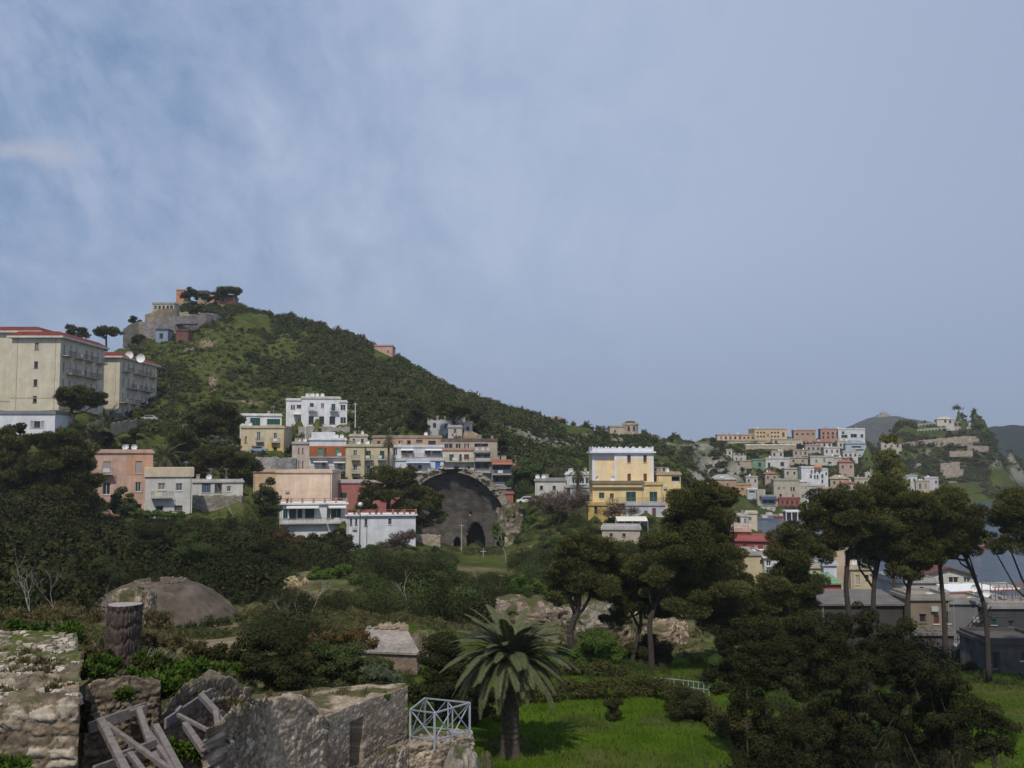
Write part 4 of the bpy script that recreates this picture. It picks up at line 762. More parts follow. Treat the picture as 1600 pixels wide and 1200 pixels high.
# ------------------------------------------------------------------ large single buildings
def apartment(x0, x1, y0, y1, zb, zt, rows, label, front, bays, bal, seed):
    """pale apartment block with a low red hipped roof; long balcony side faces +x"""
    rng = random.Random(seed); root = empty('apartment_block', ((x0 + x1) / 2, y0, zb), 0, label, 'apartment block'); w, dp, h = x1 - x0, y1 - y0, zt - zb
    fo = [(a + w/2 - 0.4, a + w/2 + 0.4, z - zb - 0.7, z - zb + 0.7, 0.2) for a, z in front]
    so = []
    for zi, z in enumerate(rows):
        for b in bays: so.append((b - y0 - 0.5, b - y0 + 0.5, z - zb - 1.15, z - zb + 1.15, 0.2))
    wall = MB(); facade(wall, (-w/2, 0, -3), (1, 0, 0), (0, 1, 0), w, 0, h + 3, [(a, b, c + 3, d + 3, i) for a, b, c, d, i in fo]); facade(wall, (w/2, 0, -3), (0, 1, 0), (-1, 0, 0), dp, 0, h + 3, [(a, b, c + 3, d + 3, i) for a, b, c, d, i in so])
    facade(wall, (-w/2, dp, -3), (0, -1, 0), (1, 0, 0), dp, 0, h + 3, []); facade(wall, (w/2, dp, -3), (-1, 0, 0), (0, -1, 0), w, 0, h + 3, [])
    col = (0.585, 0.53, 0.41); wall.build('wall', plaster(col, 0.3), root)
    tr = MB(); tr.box(-w/2 - 0.03, w/2 + 0.03, -0.03, -0.003, h * 0.17, h * 0.17 + 0.18)
    for a in (0.12, 0.9): tr.box(-w/2 + w * a - 0.05, -w/2 + w * a + 0.05, -0.06, -0.004, 0, h * 0.17 - 0.01); tr.box(-w/2 + w * a - 0.05, -w/2 + w * a + 0.05, -0.06, -0.004, h * 0.17 + 0.19, h)
    tr.build('drainpipe', plaster((0.45, 0.33, 0.25)), root)
    for a, z in front: add_window(root, 'd', 0.8, 1.4, (a, 0.16, z - zb - 0.7), 0, True)
    for (a, b, c, d, i) in so: add_window(root, rng.choice('wws'), 1.0, 2.3, (w/2 - 0.16, (a + b) / 2, c), math.pi / 2, True)
    o = 0.8; cb = MB(); cb.box(-w/2 - o, w/2 + o, -o, dp + o, h + 0.003, h + 0.4); cb.build('cornice', plaster((0.62, 0.58, 0.50)), root)
    rb = MB(); z0, z1 = h + 0.403, h + 1.5; o2 = o - 0.05; i = min(w / 2 + o2 - 0.3, 1.7)
    A = [(-w/2 - o2, -o2, z0), (w/2 + o2, -o2, z0), (w/2 + o2, dp + o2, z0), (-w/2 - o2, dp + o2, z0)]; B = [(-w/2 - o2 + i, -o2 + i, z1), (w/2 + o2 - i, -o2 + i, z1), (w/2 + o2 - i, dp + o2 - i, z1), (-w/2 - o2 + i, dp + o2 - i, z1)]
    rb.add(A + B, [(0,1,5,4),(1,2,6,5),(2,3,7,6),(3,0,4,7),(4,5,6,7)]); ro = rb.build('roof', plaster((0.19, 0.045, 0.038), 0.5), root)
    for zi, spans in bal:
        for a, b in spans:
            z = rows[zi] - zb - 1.15; bb = MB(); bb.box(w/2 + 0.003, w/2 + 1.25, a - y0, b - y0, z - 0.2, z); bo = bb.build('balcony', plaster((0.48, 0.40, 0.33), 0.4), root); rr = MB()
            n = int((b - a) / 0.22)
            for q in range(n + 1): y = a - y0 + (b - a) * q / n; rr.box(w/2 + 1.18, w/2 + 1.21, y - 0.015, y + 0.015, z + 0.002, z + 0.95)
            rr.box(w/2 + 1.17, w/2 + 1.22, a - y0, b - y0, z + 0.952, z + 1.0)
            for y in (a - y0, b - y0 - 0.04): rr.box(w/2, w/2 + 1.168, y, y + 0.04, z + 0.952, z + 1.0)
            rr.build('railing', plain('rail_iron', (0.13, 0.13, 0.13), 0.5), bo)
            if rng.random() < 0.6:
                lb = MB(); y = rng.uniform(a, b - 1.4) - y0; lb.box(w/2 + 1.24, w/2 + 1.27, y, y + rng.uniform(0.7, 1.5), z + 0.2, z + 0.95); lb.build('laundry', plain('washing_%d' % rng.randint(0, 3), (0.5, 0.45, 0.5)), bo)
    return root, ro
def build_apartments():
    D0 = 207.0; zr = [P(97, y, 209).z for y in (547, 574, 601, 628)]
    yb = lambda px, x: -x * F / (800 - px) * -1
    yy = lambda px, X=93.5: X * F / (800 - px)
    bays = [yy(p) for p in (97, 107, 116, 132, 141, 150)]
    r, ro = apartment(-103.6, -93.5, D0, 229.5, P(92, 642, D0).z, P(92, 528, D0).z, zr, 'front pale apartment block with red roof beside the umbrella pine', [(0.1, P(48, y, D0).z) for y in (541, 570, 598, 624)] , bays,
              [(0, [(yy(94), yy(107)), (yy(112), yy(126)), (yy(130), yy(141)), (yy(147), yy(157))]), (1, [(yy(101), yy(125)), (yy(128), yy(150))]), (2, [(yy(101), yy(125)), (yy(128), yy(150))]), (3, [(yy(110), yy(122))])], 3)
    yz = lambda px: 94 * F / (800 - px); zr = [P(191, y, 241).z for y in (572, 597, 621, 642)]
    r, ro = apartment(-104, -94, 240, 265, P(185, 656, 240).z, P(185, 559, 240).z, zr, 'rear pale apartment block with two satellite dishes on its red roof', [], [yz(p) for p in (191, 199, 207, 221, 227, 234)],
              [(0, [(yz(189), yz(200)), (yz(206), yz(216)), (yz(217), yz(227)), (yz(231), yz(240))]), (1, [(yz(196), yz(214)), (yz(217), yz(234))]), (2, [(yz(186), yz(199)), (yz(203), yz(212)), (yz(217), yz(228)), (yz(231), yz(240))])], 4)
    for px, py, sc in ((199, 553, 2.0), (217, 558, 2.2)):
        p = P(px, py, 243); o = link('satellite_dish', dish_mesh(), ro); o.scale = (sc,) * 3; o.location = (p.x - r.location.x, p.y - r.location.y + 2, p.z - r.location.z - 0.75 * sc)
    zr = [P(20, y, 226).z for y in (540, 566, 590, 614)]
    apartment(-128, -106, 224, 246, P(10, 650, 224).z, P(10, 520, 224).z, zr, 'partly hidden pale apartment block at the left picture edge', [(8.3, P(9, y, 224).z) for y in (555, 581)], [228, 232, 236, 240], [], 5)
build_apartments()
# long white house below the blocks
h = house(dict(name='long_house', x0=-60, x1=85, yt=647, yb=684, d=182, dep=8, col=(0.66, 0.67, 0.70), label='long low white house with one open shuttered window below the blocks', wins=[(58, 663, 10, 10, 'd'), (50, 663, 5, 10, 's'), (66.5, 663, 5, 10, 's')], roof='slab', rcol=(0.22, 0.22, 0.23), bals=(), awn=(), cat='house', group=None, sink=2.5, dirt=0.3, clutter=0, side=True, rz=0), HRNG)
def yellow_tower():
    d, dp = 199.0, 9.0; p0, p1 = P(926, 790, d), P(1022, 790, d); w = p1.x - p0.x; zb = p0.z; xc = (p0.x + p1.x) / 2; Z = lambda y: P(970, y, d).z - zb; Xp = lambda px: P(px, 740, d).x - xc
    root = empty('yellow_house', (xc, d, zb), 0, 'tall yellow house with white scalloped parapet and four brown shutters', 'house'); h = Z(708); xs = Xp(960)
    wins = [(983, 717), (1008, 717), (983, 746), (1008, 746)]; sc = d / F
    ops = [(Xp(px) + w/2 - 2.6 * sc, Xp(px) + w/2 + 2.6 * sc, Z(py + 6), Z(py - 6), 0.2) for px, py in wins]; Y = plaster((0.80, 0.63, 0.39), 0.2); Wm = plaster((0.70, 0.71, 0.76), 0.2)
    wall = MB(); shift = xs + w/2
    facade(wall, (xs, 0, 0), (1, 0, 0), (0, 1, 0), w - shift, -3, Z(716), [(a - shift, b - shift, c, e, i) for a, b, c, e, i in ops if e < Z(716)]+[(a - shift, b - shift, c, min(e, Z(716)), i) for a, b, c, e, i in ops if e >= Z(716)])
    facade(wall, (-w/2, 0.6, 0), (1, 0, 0), (0, 1, 0), shift, -3, Z(716), []); wall.quad((xs, 0, -3), (xs, 0.6, -3), (xs, 0.6, Z(716)), (xs, 0, Z(716)))
    facade(wall, (w/2, 0, 0), (0, 1, 0), (-1, 0, 0), dp, -3, h, []); facade(wall, (-w/2, dp, 0), (0, -1, 0), (1, 0, 0), dp - 0.6, -3, h, []); facade(wall, (w/2, dp, 0), (-1, 0, 0), (0, -1, 0), w, -3, h, [])
    wall.build('wall', Y, root)
    wb = MB(); facade(wb, (xs, 0, 0), (1, 0, 0), (0, 1, 0), w - shift, Z(716), h, [(a - shift, b - shift, max(c, Z(716)), e, i) for a, b, c, e, i in ops if e > Z(716)])
    facade(wb, (-w/2, 0.6, 0), (1, 0, 0), (0, 1, 0), shift, Z(716), h, []); wb.quad((xs, 0, Z(716)), (xs, 0.6, Z(716)), (xs, 0.6, h), (xs, 0, h))
    for a, b, y in ((-w/2, -w/2 + 0.55, 0.6), (xs, xs + 0.4, 0), (w/2 - 0.5, w/2, 0)): wb.box(a, b, y - 0.06, y - 0.003, -3, Z(716) - 0.01)
    wb.build('white_band', Wm, root)
    co = MB(); co.box(-w/2 - 0.45, w/2 + 0.45, -0.45, dp + 0.4, h + 0.003, h + 0.35); co.build('cornice', Wm, root)
    pa = MB(); n = 9; z1 = h + 0.354; zt = Z(697)
    for side in (0, 1):
        y = 0.0 if side == 0 else dp - 0.35
        for i in range(n):
            a = -w/2 + w * i / n; ww = w / n; k = 8; base = len(pa.v)
            prof = [(a, z1)] + [(a + ww * t / k, zt - 0.42 * (math.sin(math.pi * t / k) ** 0.6)) if True else 0 for t in range(k + 1)] + [(a + ww, z1)]
            m = len(prof); vs = [(x, y, z) for x, z in prof] + [(x, y + 0.35, z) for x, z in prof]
            pa.add(vs, [tuple(range(m)), tuple(range(2*m - 1, m - 1, -1))] + [(q, m + q, m + (q + 1) % m, (q + 1) % m) for q in range(m)])
    pa.box(-w/2, -w/2 + 0.3, 0.36, dp - 0.36, z1, z1 + 0.9); pa.box(w/2 - 0.3, w/2, 0.36, dp - 0.36, z1, z1 + 0.9)
    pa.build('scalloped_parapet', Wm, root)
    rf = MB(); rf.quad((-w/2 + 0.3, 0.36, z1 + 0.05), (w/2 - 0.3, 0.36, z1 + 0.05), (w/2 - 0.3, dp - 0.36, z1 + 0.05), (-w/2 + 0.3, dp - 0.36, z1 + 0.05)); rf.build('roof', plaster((0.4, 0.38, 0.36)), root)
    for (px, py), (a, b, c, e, i) in zip(wins, ops): add_window(root, 'b', b - a, e - c, (Xp(px), 0.16, c), 0, True)
yellow_tower()
# ------------------------------------------------------------------ the ruined temple: half a great pointed dome, open towards us
def ruined_dome():
    d = 206.0; c = P(706, 856, d); R_, Ht = 11.6, P(706, 738, d).z - c.z; root = empty('ruined_dome', (c.x, d, c.z), 0, 'great broken half dome of dark grey masonry with a black cave arch', 'ruin')
    nt, nz = 150, 90; rng = np.random.default_rng(2)
    prof = lambda t: np.interp(t, [0, .25, .46, .67, .8, .9, .96, 1.0], [1.0, 1.0, .96, .78, .62, .45, .29, .10])
    th = np.linspace(-0.10, math.pi + 0.10, nt); tz = np.linspace(-0.12, 1, nz); TH, TZ = np.meshgrid(th, tz, indexing='ij')
    r = R_ * prof(np.clip(TZ, 0, 1)); dis = 0.5 * (fbm(TH * 8, TZ * 14, 5, 4) - 0.5)
    jag = 0.0
    def shell(rr):
        x = rr * np.cos(TH); y = rr * np.sin(TH) * 0.30; z = TZ * Ht
        return np.stack([x, y, z], -1).reshape(-1, 3)
    inner = shell(r + dis); outer = shell(r + 1.7 + 1.2 * (fbm(TH * 14, TZ * 22, 4, 7) - 0.4)); outer[:, 2] += np.clip(TZ.ravel() - 0.5, 0, 1) * 1.4
    i, j = np.meshgrid(np.arange(nt - 1), np.arange(nz - 1), indexing='ij'); a = i * nz + j
    xm = (R_ * np.cos(th))[:-1][:, None] * np.ones((1, nz - 1)); zm = (tz * Ht)[:-1][None, :] * np.ones((nt - 1, 1)); back = np.sin(th)[:-1][:, None] > 0.2
    def arch(cx, hw, ht): return back & (zm < ht * np.sqrt(np.clip(1 - ((xm - cx) / hw) ** 2, 0, 1)) + 0.1) & (np.abs(xm - cx) < hw)
    hole = arch(4.7, 2.2, 4.9) | arch(1.0, 0.8, 1.9) | (back & (np.hypot(xm - 3.9, (zm - 6.6)) < 0.45))
    q = a[~hole]; fi = np.stack([q, q + 1, q + nz + 1, q + nz], -1); b = a[~hole] + nt * nz; fo = np.stack([b, b + nz, b + nz + 1, b + 1], -1)
    rim = []
    for ii in (0, nt - 1):
        for jj in range(nz - 1):
            p = ii * nz + jj; rim.append([p, p + 1, p + 1 + nt * nz, p + nt * nz] if ii else [p + 1, p, p + nt * nz, p + 1 + nt * nz])
    v = np.concatenate([inner, outer]); n0 = len(v)
    # the holes get reveals: join inner and outer along their edges
    rev = []
    H2 = np.pad(hole, 1)
    for ii, jj in zip(*np.nonzero(hole)):
        p = ii * nz + jj; o = nt * nz
        for (di, dj, e0, e1) in ((-1, 0, p, p + 1), (1, 0, p + nz + 1, p + nz), (0, 1, p + 1, p + nz + 1), (0, -1, p + nz, p)):
            if not H2[ii + 1 + di, jj + 1 + dj]: rev.append([e0, e1, e1 + o, e0 + o])
    m = stone_far((0.122, 0.110, 0.099), 0.5)
    me = np_mesh('shell', v, np.concatenate([fi, fo]), m, smooth=True); link('shell', me, root)
    me = np_mesh('broken_edge', v, np.concatenate([np.array(rim), np.array(rev)]), stone_far((0.30, 0.265, 0.21), 1.2)); link('broken_edge', me, root)
    cave = MB(); cave.box(-1, 9, 6.2, 6.5, -2, 7); cave.build('cave_back', plain('hole_darkness', (0.03, 0.027, 0.024), 0.95), root)  # near-black sheet, the cave's darkness put into its colour
    # broken rim capping of stones along the top edge
    cap = MB(); rg = random.Random(5)
    for k in range(150):
        t = rg.uniform(0.35, 1.0); sgn = rg.choice((-1, 1)); rr = R_ * float(prof(t)) + rg.uniform(0.1, 1.4); x = sgn * rr; z = t * Ht + rg.uniform(0.0, 0.7) + max(0, t - 0.6) * 1.6; s = rg.uniform(0.18, 0.5); y = rg.uniform(-1.0, 1.2)
        cap.beam((x - s, y, z), (x + s, y + rg.uniform(-.3, .3), z + rg.uniform(-.3, .3)), s * 1.3, s)
    tag(cap.build('rim_stones', stone_far((0.36, 0.32, 0.26), 1.5), root), kind='stuff')
ruined_dome()
def rock_mat(c):
    key = ('rock',) + tuple(c)
    if key not in MATS: MATS[key] = ruin_mat('broken_rock', tuple(v * 0.6 for v in c), c, tuple(v * 1.45 for v in c), tuple(v * 0.3 for v in c), (0.04, 0.05, 0.016))
    return MATS[key]
def blob_rock(name, px0, px1, yt, yb, d, label, col, cat='ruin', dep=None, seed=1, amp=0.45, jag=1.0, cell=0.55):
    """craggy mass of broken masonry or rock with a real back"""
    a, b = P(px0, yb, d), P(px1, yb, d); w, h = b.x - a.x, P(px0, yt, d).z - a.z; dep = dep or w * 0.5; n, k = 260, 140
    th = np.linspace(0, 2 * math.pi, n, endpoint=False); t = np.linspace(0, 1, k); T, Q = np.meshgrid(th, t, indexing='ij')
    c, s = np.cos(T), np.sin(T); e = 0.55; sx = np.sign(c) * np.abs(c) ** e; sy = np.sign(s) * np.abs(s) ** e
    rr = np.where(Q < 0.75, 1 - 0.12 * Q, (1 - 0.09) * np.sqrt(np.clip(1 - ((Q - 0.75) / 0.25) ** 2, 0, 1)))
    x, y = sx * rr, sy * rr; z = np.where(Q < 0.75, Q / 0.75 * 0.82, 0.82 + 0.18 * (Q - 0.75) / 0.25)
    top = 0.55 + 0.45 * fbm(x * 2.3 + seed, y * 2 + seed * 3, 4, seed) * 1.7; top = np.clip(top, 0.35, 1.05); z = z * (1 - jag * 0.6 + jag * 0.6 * top)
    ua, va = T * (w + dep) / 2 / cell + 0.6 * fbm(T * 4, z * 5, 3, seed), z * h * 1.5 / cell; ua, va = ua + 0.6 * (fbm(ua * .7, va * .7, 3, seed + 1) - .5), va + 0.6 * (fbm(ua * .7 + 5, va * .7, 3, seed + 6) - .5); f1, f2, cid = worley(ua, va, seed); e = np.clip((f2 - f1) / 0.25, 0, 1); nz_ = (fbm(T * 3 + seed, z * h * 0.8, 5, seed + 2) - 0.5) * amp * 2 + (e * (0.5 + 0.7 * cid) - 0.5) * min(0.35, cell * 0.55 / max(min(w, dep), 0.3)) + 0.25 * amp * (fbm(T * w * 1.6, z * h * 3, 4, seed + 8) - 0.5)
    x, y = x * (w / 2) * (1 + nz_ * 0.5), y * (dep / 2) * (1 + nz_ * 0.5); v = np.stack([x, y, z * (h + 1.5) - 1.5], -1).reshape(-1, 3)
    i, j = np.meshgrid(np.arange(n), np.arange(k - 1), indexing='ij'); A = (i * k + j).ravel(); B = (((i + 1) % n) * k + j).ravel()
    me = np_mesh(name, v, np.stack([A, B, B + 1, A + 1], -1), rock_mat(col), {'stone': ('POINT', np.stack([np.clip(cid, 0, 1), np.clip(1 - e * 1.2, 0, 1) * 0.7, np.clip((fbm(x * 1.1 + seed, y * 1.1, 4, seed + 4) - 0.5) * 6 + (Q - 0.80) * 5, 0, 1) * 0.9], -1).reshape(-1, 3))})
    o = link(name, me, None, ((a.x + b.x) / 2, d + dep / 2, a.z)); return tag(o, label, cat)
blob_rock('ruin_lump', 774, 822, 788, 858, 203, 'craggy stone lump leaning on the right end of the broken dome', (0.24, 0.205, 0.165), seed=4, dep=6)
blob_rock('ruin_pier', 788, 806, 838, 862, 196, 'small pinkish stub of masonry below the ivy by the dome', (0.34, 0.27, 0.21), seed=8, dep=2)
# ------------------------------------------------------------------ walls seen from afar
def far_wall(name, pts, th, col, label, cat='wall', sc=1.0, mat=None):
    """stone wall along (px, top row, bottom row, distance) with an uneven crest"""
    mb = MB(); L = []; r = random.Random(len(label) * 7 + int(pts[0][0]))
    for (ax, at, ab, ad), (bx, bt, bb, bd) in zip(pts[:-1], pts[1:]):
        n = max(2, int(abs(bx - ax) / 3))
        for i in range(n + 1 if (bx, bt) == pts[-1][:2] else n):
            t = i / n; q = lambda u, v: u + (v - u) * t
            dd = q(ad, bd); p = P(q(ax, bx), q(ab, bb), dd); tp = P(q(ax, bx), q(at, bt), dd); L.append((p.x, dd, p.z - 2.0, tp.z + r.uniform(-0.25, 0.2)))
    o = Vector((L[len(L) // 2][0], L[len(L) // 2][1], L[len(L) // 2][2])); vs = []; fs = []
    for x, y, z0, z1 in L: vs += [(x - o.x, y - o.y, z0 - o.z), (x - o.x, y - o.y, z1 - o.z), (x - o.x, y - o.y + th, z1 - o.z), (x - o.x, y - o.y + th, z0 - o.z)]
    for i in range(len(L) - 1):
        for k in range(4): fs.append((i*4 + k, (i+1)*4 + k, (i+1)*4 + (k+1) % 4, i*4 + (k+1) % 4))
    fs += [(3, 2, 1, 0), tuple((len(L) - 1) * 4 + k for k in range(4))]
    mb.add(vs, fs); return tag(mb.build(name, mat or stone_far(col, sc), None, loc=o), label, cat)
TAN, PUR, LIM = (0.33, 0.27, 0.19), (0.28, 0.25, 0.24), (0.44, 0.41, 0.36)
far_wall('castle_wall', [(192,514,534,344),(200,508,533,346),(216,502,530,350),(236,505,528,352)], 3, (0.32,0.28,0.22), 'tan lower castle wall at the left end of the hilltop', 'castle wall')
far_wall('castle_wall', [(222,506,532,348),(250,496,532,350),(282,494,526,354),(322,490,514,360),(342,492,512,366)], 4, PUR, 'purplish grey plastered castle wall with a long dark shelter slot', 'castle wall')
far_wall('castle_wall', [(226,492,510,362),(240,486,508,362),(254,482,506,364),(276,483,500,368),(282,490,500,372)], 4, TAN, 'tan upper castle wall under the long veranda house', 'castle wall')
far_wall('castle_wall', [(274,488,498,370),(305,487,497,370),(342,491,499,374)], 1.5, (0.42,0.35,0.25), 'pale tan parapet wall across the middle of the castle', 'castle wall')
far_wall('castle_wall', [(276,472,484,392),(300,470,480,392),(335,473,482,394),(362,479,488,394),(392,490,498,396)], 2, (0.36,0.30,0.21), 'rubble wall just below the summit houses', 'castle wall')
far_wall('castle_wall', [(372,489,502,388),(392,491,508,386),(404,492,511,386),(414,493,512,390)], 5, (0.40,0.31,0.21), 'tan corner bastion at the right end of the castle', 'castle wall')
def slot(): 
    m = MB(); a, b = P(276, 507, 352), P(309, 507, 355); m.beam(a, b, 3.0, 0.25); 
    for t in (0.02, 0.35, 0.68, 0.98): p = a.lerp(b, t) + Vector((0, -1.3, 0)); m.beam(p, p - Vector((0, 0, 2.0)), 0.2, 0.2)
    tag(m.build('shelter', plain('shelter_roof', (0.05, 0.05, 0.055)), None), 'long dark lean to shelter on the purplish castle wall', 'shelter')
slot()
def late_house(**k):
    s = dict(wins=[], roof='slab', rcol=None, bals=(), awn=(), cat='house', group=None, sink=3.5, dirt=0.35, clutter=0, side=True, rz=0); s.update(k); return house(s, HRNG)
late_house(name='veranda_house', x0=238, x1=272, yt=475, yb=485, d=368, dep=6, col=(0.50,0.44,0.35), label='long cream veranda house on the upper castle wall', wins=row(243,262,4,480,4,5,'d')+[(268,480,5,6,'g')], rcol=(0.35,0.33,0.3))
late_house(name='summit_house', x0=275, x1=287, yt=454, yb=470, d=398, dep=8, col=(0.58,0.27,0.16), label='orange summit house half behind a round tree', wins=[(279,460,2,4,'d')], rcol=(0.45,0.3,0.22))
late_house(name='summit_house', x0=306, x1=324, yt=456, yb=470, d=402, dep=8, col=(0.40,0.33,0.28), label='grey brown summit house with dark flat canopy', wins=[(314,463,6,4,'d')], rcol=(0.12,0.12,0.12))
late_house(name='summit_house', x0=328, x1=364, yt=463, yb=474, d=396, dep=8, col=(0.55,0.24,0.18), label='low salmon pink house under the summit umbrella pine', wins=[(336,469,3,4,'d'),(348,469,3,4,'d')], rcol=(0.5,0.3,0.24))
late_house(name='blue_hut', x0=243, x1=262, yt=516, yb=534, d=342, dep=5, col=(0.26,0.32,0.40), label='blue grey hut at the foot of the castle wall', wins=[(252,525,6,8,'d')], rcol=(0.09,0.09,0.1))
late_house(name='brown_shed', x0=275, x1=294, yt=517, yb=526, d=340, dep=4, col=(0.17,0.09,0.07), label='rusty brown shed right of the blue hut', rcol=(0.16,0.08,0.06))
late_house(name='pink_house', x0=584, x1=613, yt=541, yb=566, d=392, dep=10, col=(0.58,0.36,0.30), label='plain pink house on the right shoulder of the big hill', wins=[(606,549,2,4,'d')], rcol=(0.5,0.33,0.28))
late_house(name='pink_house', x0=568, x1=584, yt=536, yb=552, d=396, dep=8, col=(0.50,0.34,0.28), label='lower pinkish wing left of the plain pink hill house', rcol=(0.45,0.33,0.28))
late_house(name='ridge_fort', x0=953, x1=976, yt=667, yb=681, d=398, dep=10, col=(0.50,0.42,0.32), label='low left wall block of the round ridge fort', wins=[(961,674,3,4,'d')])
def ridge_fort():
    a, b = P(974, 681, 402), P(999, 681, 402); w = b.x - a.x; h = P(980, 661, 402).z - a.z; root = empty('ridge_fort', ((a.x + b.x) / 2, 402 + w/2, a.z), 0, 'round tan stone fort with grass topped roof on the ridge', 'fort')
    m = MB(); m.lathe([(w/2 + 0.3, -3), (w/2, 0.5), (w/2 - 0.1, h * 0.86), (w/2 + 0.15, h * 0.87), (w/2 + 0.1, h), (w/2 - 0.5, h)], 28); m.build('wall', stone_far((0.46,0.38,0.29), 1.0), root)
    g = MB(); g.lathe([(w/2 - 0.5, h - 0.2), (w/2 - 1.2, h + 0.5), (w/4, h + 0.9), (0.2, h + 1.0)], 20); g.build('roof', plain('grass_roof', (0.06, 0.07, 0.03), 0.95, noise_amt=0.5), root)
    for an in (-1.2, -1.9): o = link('window', window_mesh('d', 1.0, 1.6, False)[0], root, ((w/2 - 0.05) * math.cos(an), (w/2 - 0.05) * math.sin(an), h * 0.45)); o.rotation_euler = (0, 0, an + math.pi / 2)
ridge_fort()
far_wall('ridge_wall', [(948,680,687,396),(990,681,688,398),(1035,683,690,404)], 1, LIM, 'low pale wall running below the round ridge fort', 'wall')
late_house(name='ridge_ruin', x0=856, x1=882, yt=655, yb=668, d=384, dep=6, col=(0.34,0.27,0.21), label='small brown ruined house on the skyline left of the fort', roof='gable', rcol=(0.32,0.22,0.17), wins=[(866,661,2,4,'d')])
for pts, lab in (([(1382,696,706,618),(1440,688,696,624),(1500,682,692,626),(1530,681,692,628)], 'long pinkish retaining wall under the headland railing'), ([(1470,724,733,583),(1500,722,732,586)], 'upper grey terrace wall on the headland slope'), ([(1474,734,742,572),(1506,733,741,574)], 'lower grey terrace wall on the headland slope'), ([(1483,752,768,566),(1524,752,768,574)], 'broad tan wall by the shore under the headland'), ([(1484,705,709,612),(1520,704,708,616)], 'thin pale ledge wall high on the headland'), ([(1512,696,700,622),(1545,697,702,628)], 'thin pale ledge wall near the right headland cliff'), ([(1545,716,722,660),(1588,720,728,690)], 'cream sea cliff wall above the shore hotel')):
    far_wall('terrace_wall', pts, 1.5, (0.40,0.33,0.26) if 'tan' not in lab else (0.42,0.35,0.25), lab, 'wall')
far_wall('retaining_wall', [(232,718,738,208),(300,775,800,170),(340,774,798,172),(377,775,798,174)][1:], 1.5, (0.30,0.27,0.22), 'mossy grey retaining wall under the low garden house', 'wall', mat=None)
far_wall('retaining_wall', [(399,715,738,214),(430,714,738,216),(462,716,738,220)], 1.5, (0.42,0.40,0.38), 'pale grey retaining wall between cream house and blank cream wall', 'wall')
far_wall('retaining_wall', [(638,836,864,184),(664,836,864,184),(688,837,864,185)], 2, (0.40,0.34,0.26), 'tan retaining wall between white house and broken dome', 'wall')
far_wall('retaining_wall', [(716,675,690,254),(735,674,690,252),(752,680,690,252)], 6, (0.42,0.34,0.22), 'tan rubble wall below the gothic villa porch', 'wall')
far_wall('retaining_wall', [(110,654,672,196),(140,656,672,200),(172,662,676,204),(212,654,672,222)][2:], 1.0, (0.34,0.28,0.22), 'brown parking wall below the rear apartment block', 'wall')
far_wall('retaining_wall', [(96,668,684,192),(140,660,676,198),(160,652,664,204)], 0.8, (0.40,0.32,0.23), 'slanting tan ramp wall behind the umbrella pine', 'wall')
far_wall('retaining_wall', [(285,664,672,225),(314,664,673,226)], 1.2, (0.42,0.38,0.33), 'short pale wall at the foot of the big hill', 'wall')
far_wall('retaining_wall', [(466,666,674,249),(500,667,676,250),(546,667,676,250)], 1.0, (0.36,0.34,0.31), 'grey terrace wall below the white hillside villa', 'wall')
def convent():
    p = P(1382, 652, 2560); r = empty('hilltop_convent', (p.x, 2560, p.z), 0, 'tiny pale building crowning the distant blue hill', 'building'); m = MB(); m.box(-16, 16, 0, 14, -8, 6); m.box(-7, 8, 1, 12, 6.01, 11); m.build('wall', plaster((0.42, 0.38, 0.33)), r)
    m = MB(); m.box(-17, 17, -0.6, 0.4, 6.02, 7); m.box(-8, 9, 0.5, 12.5, 11.01, 12); m.build('roof', plaster((0.3, 0.24, 0.2)), r)
    m = MB(); m.path([(0, 6, 11), (0, 6, 20)], 0.7, 5); m.build('mast', plain('mast_grey', (0.3, 0.3, 0.3)), r)
convent()
def railing_run(name, pts, h, n, label, col=(0.55, 0.55, 0.53), t=0.22):
    r = MB(); A = [P(*p) for p in pts]; o = A[0]
    for a, b in zip(A[:-1], A[1:]):
        for z in (h, h * 0.5): r.beam(a - o + Vector((0, 0, z)), b - o + Vector((0, 0, z)), t, t)
        for i in range(n + 1): p = a.lerp(b, i / n) - o; r.beam(p - Vector((0, 0, 0.6)), p + Vector((0, 0, h)), t, t)
    tag(r.build(name, plain('rail_%.2f' % col[0], col, 0.6), None, loc=o), label, 'railing')
railing_run('terrace_railing', [(1434,674,642),(1476,671,644),(1517,671,646)], 1.2, 8, 'long white railing across the headland terrace')
railing_run('terrace_railing', [(1430,666,656),(1462,663,656)], 1.2, 6, 'short upper white railing beside the headland pine')
# ------------------------------------------------------------------ harbour row, right
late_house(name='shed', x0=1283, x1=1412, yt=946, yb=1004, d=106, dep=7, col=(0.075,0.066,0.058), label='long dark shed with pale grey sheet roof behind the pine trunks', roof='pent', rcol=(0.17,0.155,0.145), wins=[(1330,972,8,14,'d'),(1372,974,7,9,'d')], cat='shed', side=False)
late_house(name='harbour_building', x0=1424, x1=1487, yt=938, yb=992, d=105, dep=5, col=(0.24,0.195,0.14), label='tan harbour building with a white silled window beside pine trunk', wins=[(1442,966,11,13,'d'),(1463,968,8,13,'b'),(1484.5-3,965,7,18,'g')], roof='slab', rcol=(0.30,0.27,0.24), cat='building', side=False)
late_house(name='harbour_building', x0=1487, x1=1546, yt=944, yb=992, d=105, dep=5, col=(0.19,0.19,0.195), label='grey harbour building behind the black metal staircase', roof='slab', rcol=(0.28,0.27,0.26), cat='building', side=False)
late_house(name='basement_house', x0=1424, x1=1492, yt=993, yb=1034, d=103.6, dep=3, col=(0.10,0.096,0.09), label='dark grey basement wall under the tan harbour building', roof='slab', rcol=(0.22,0.21,0.2), cat='building', side=False)
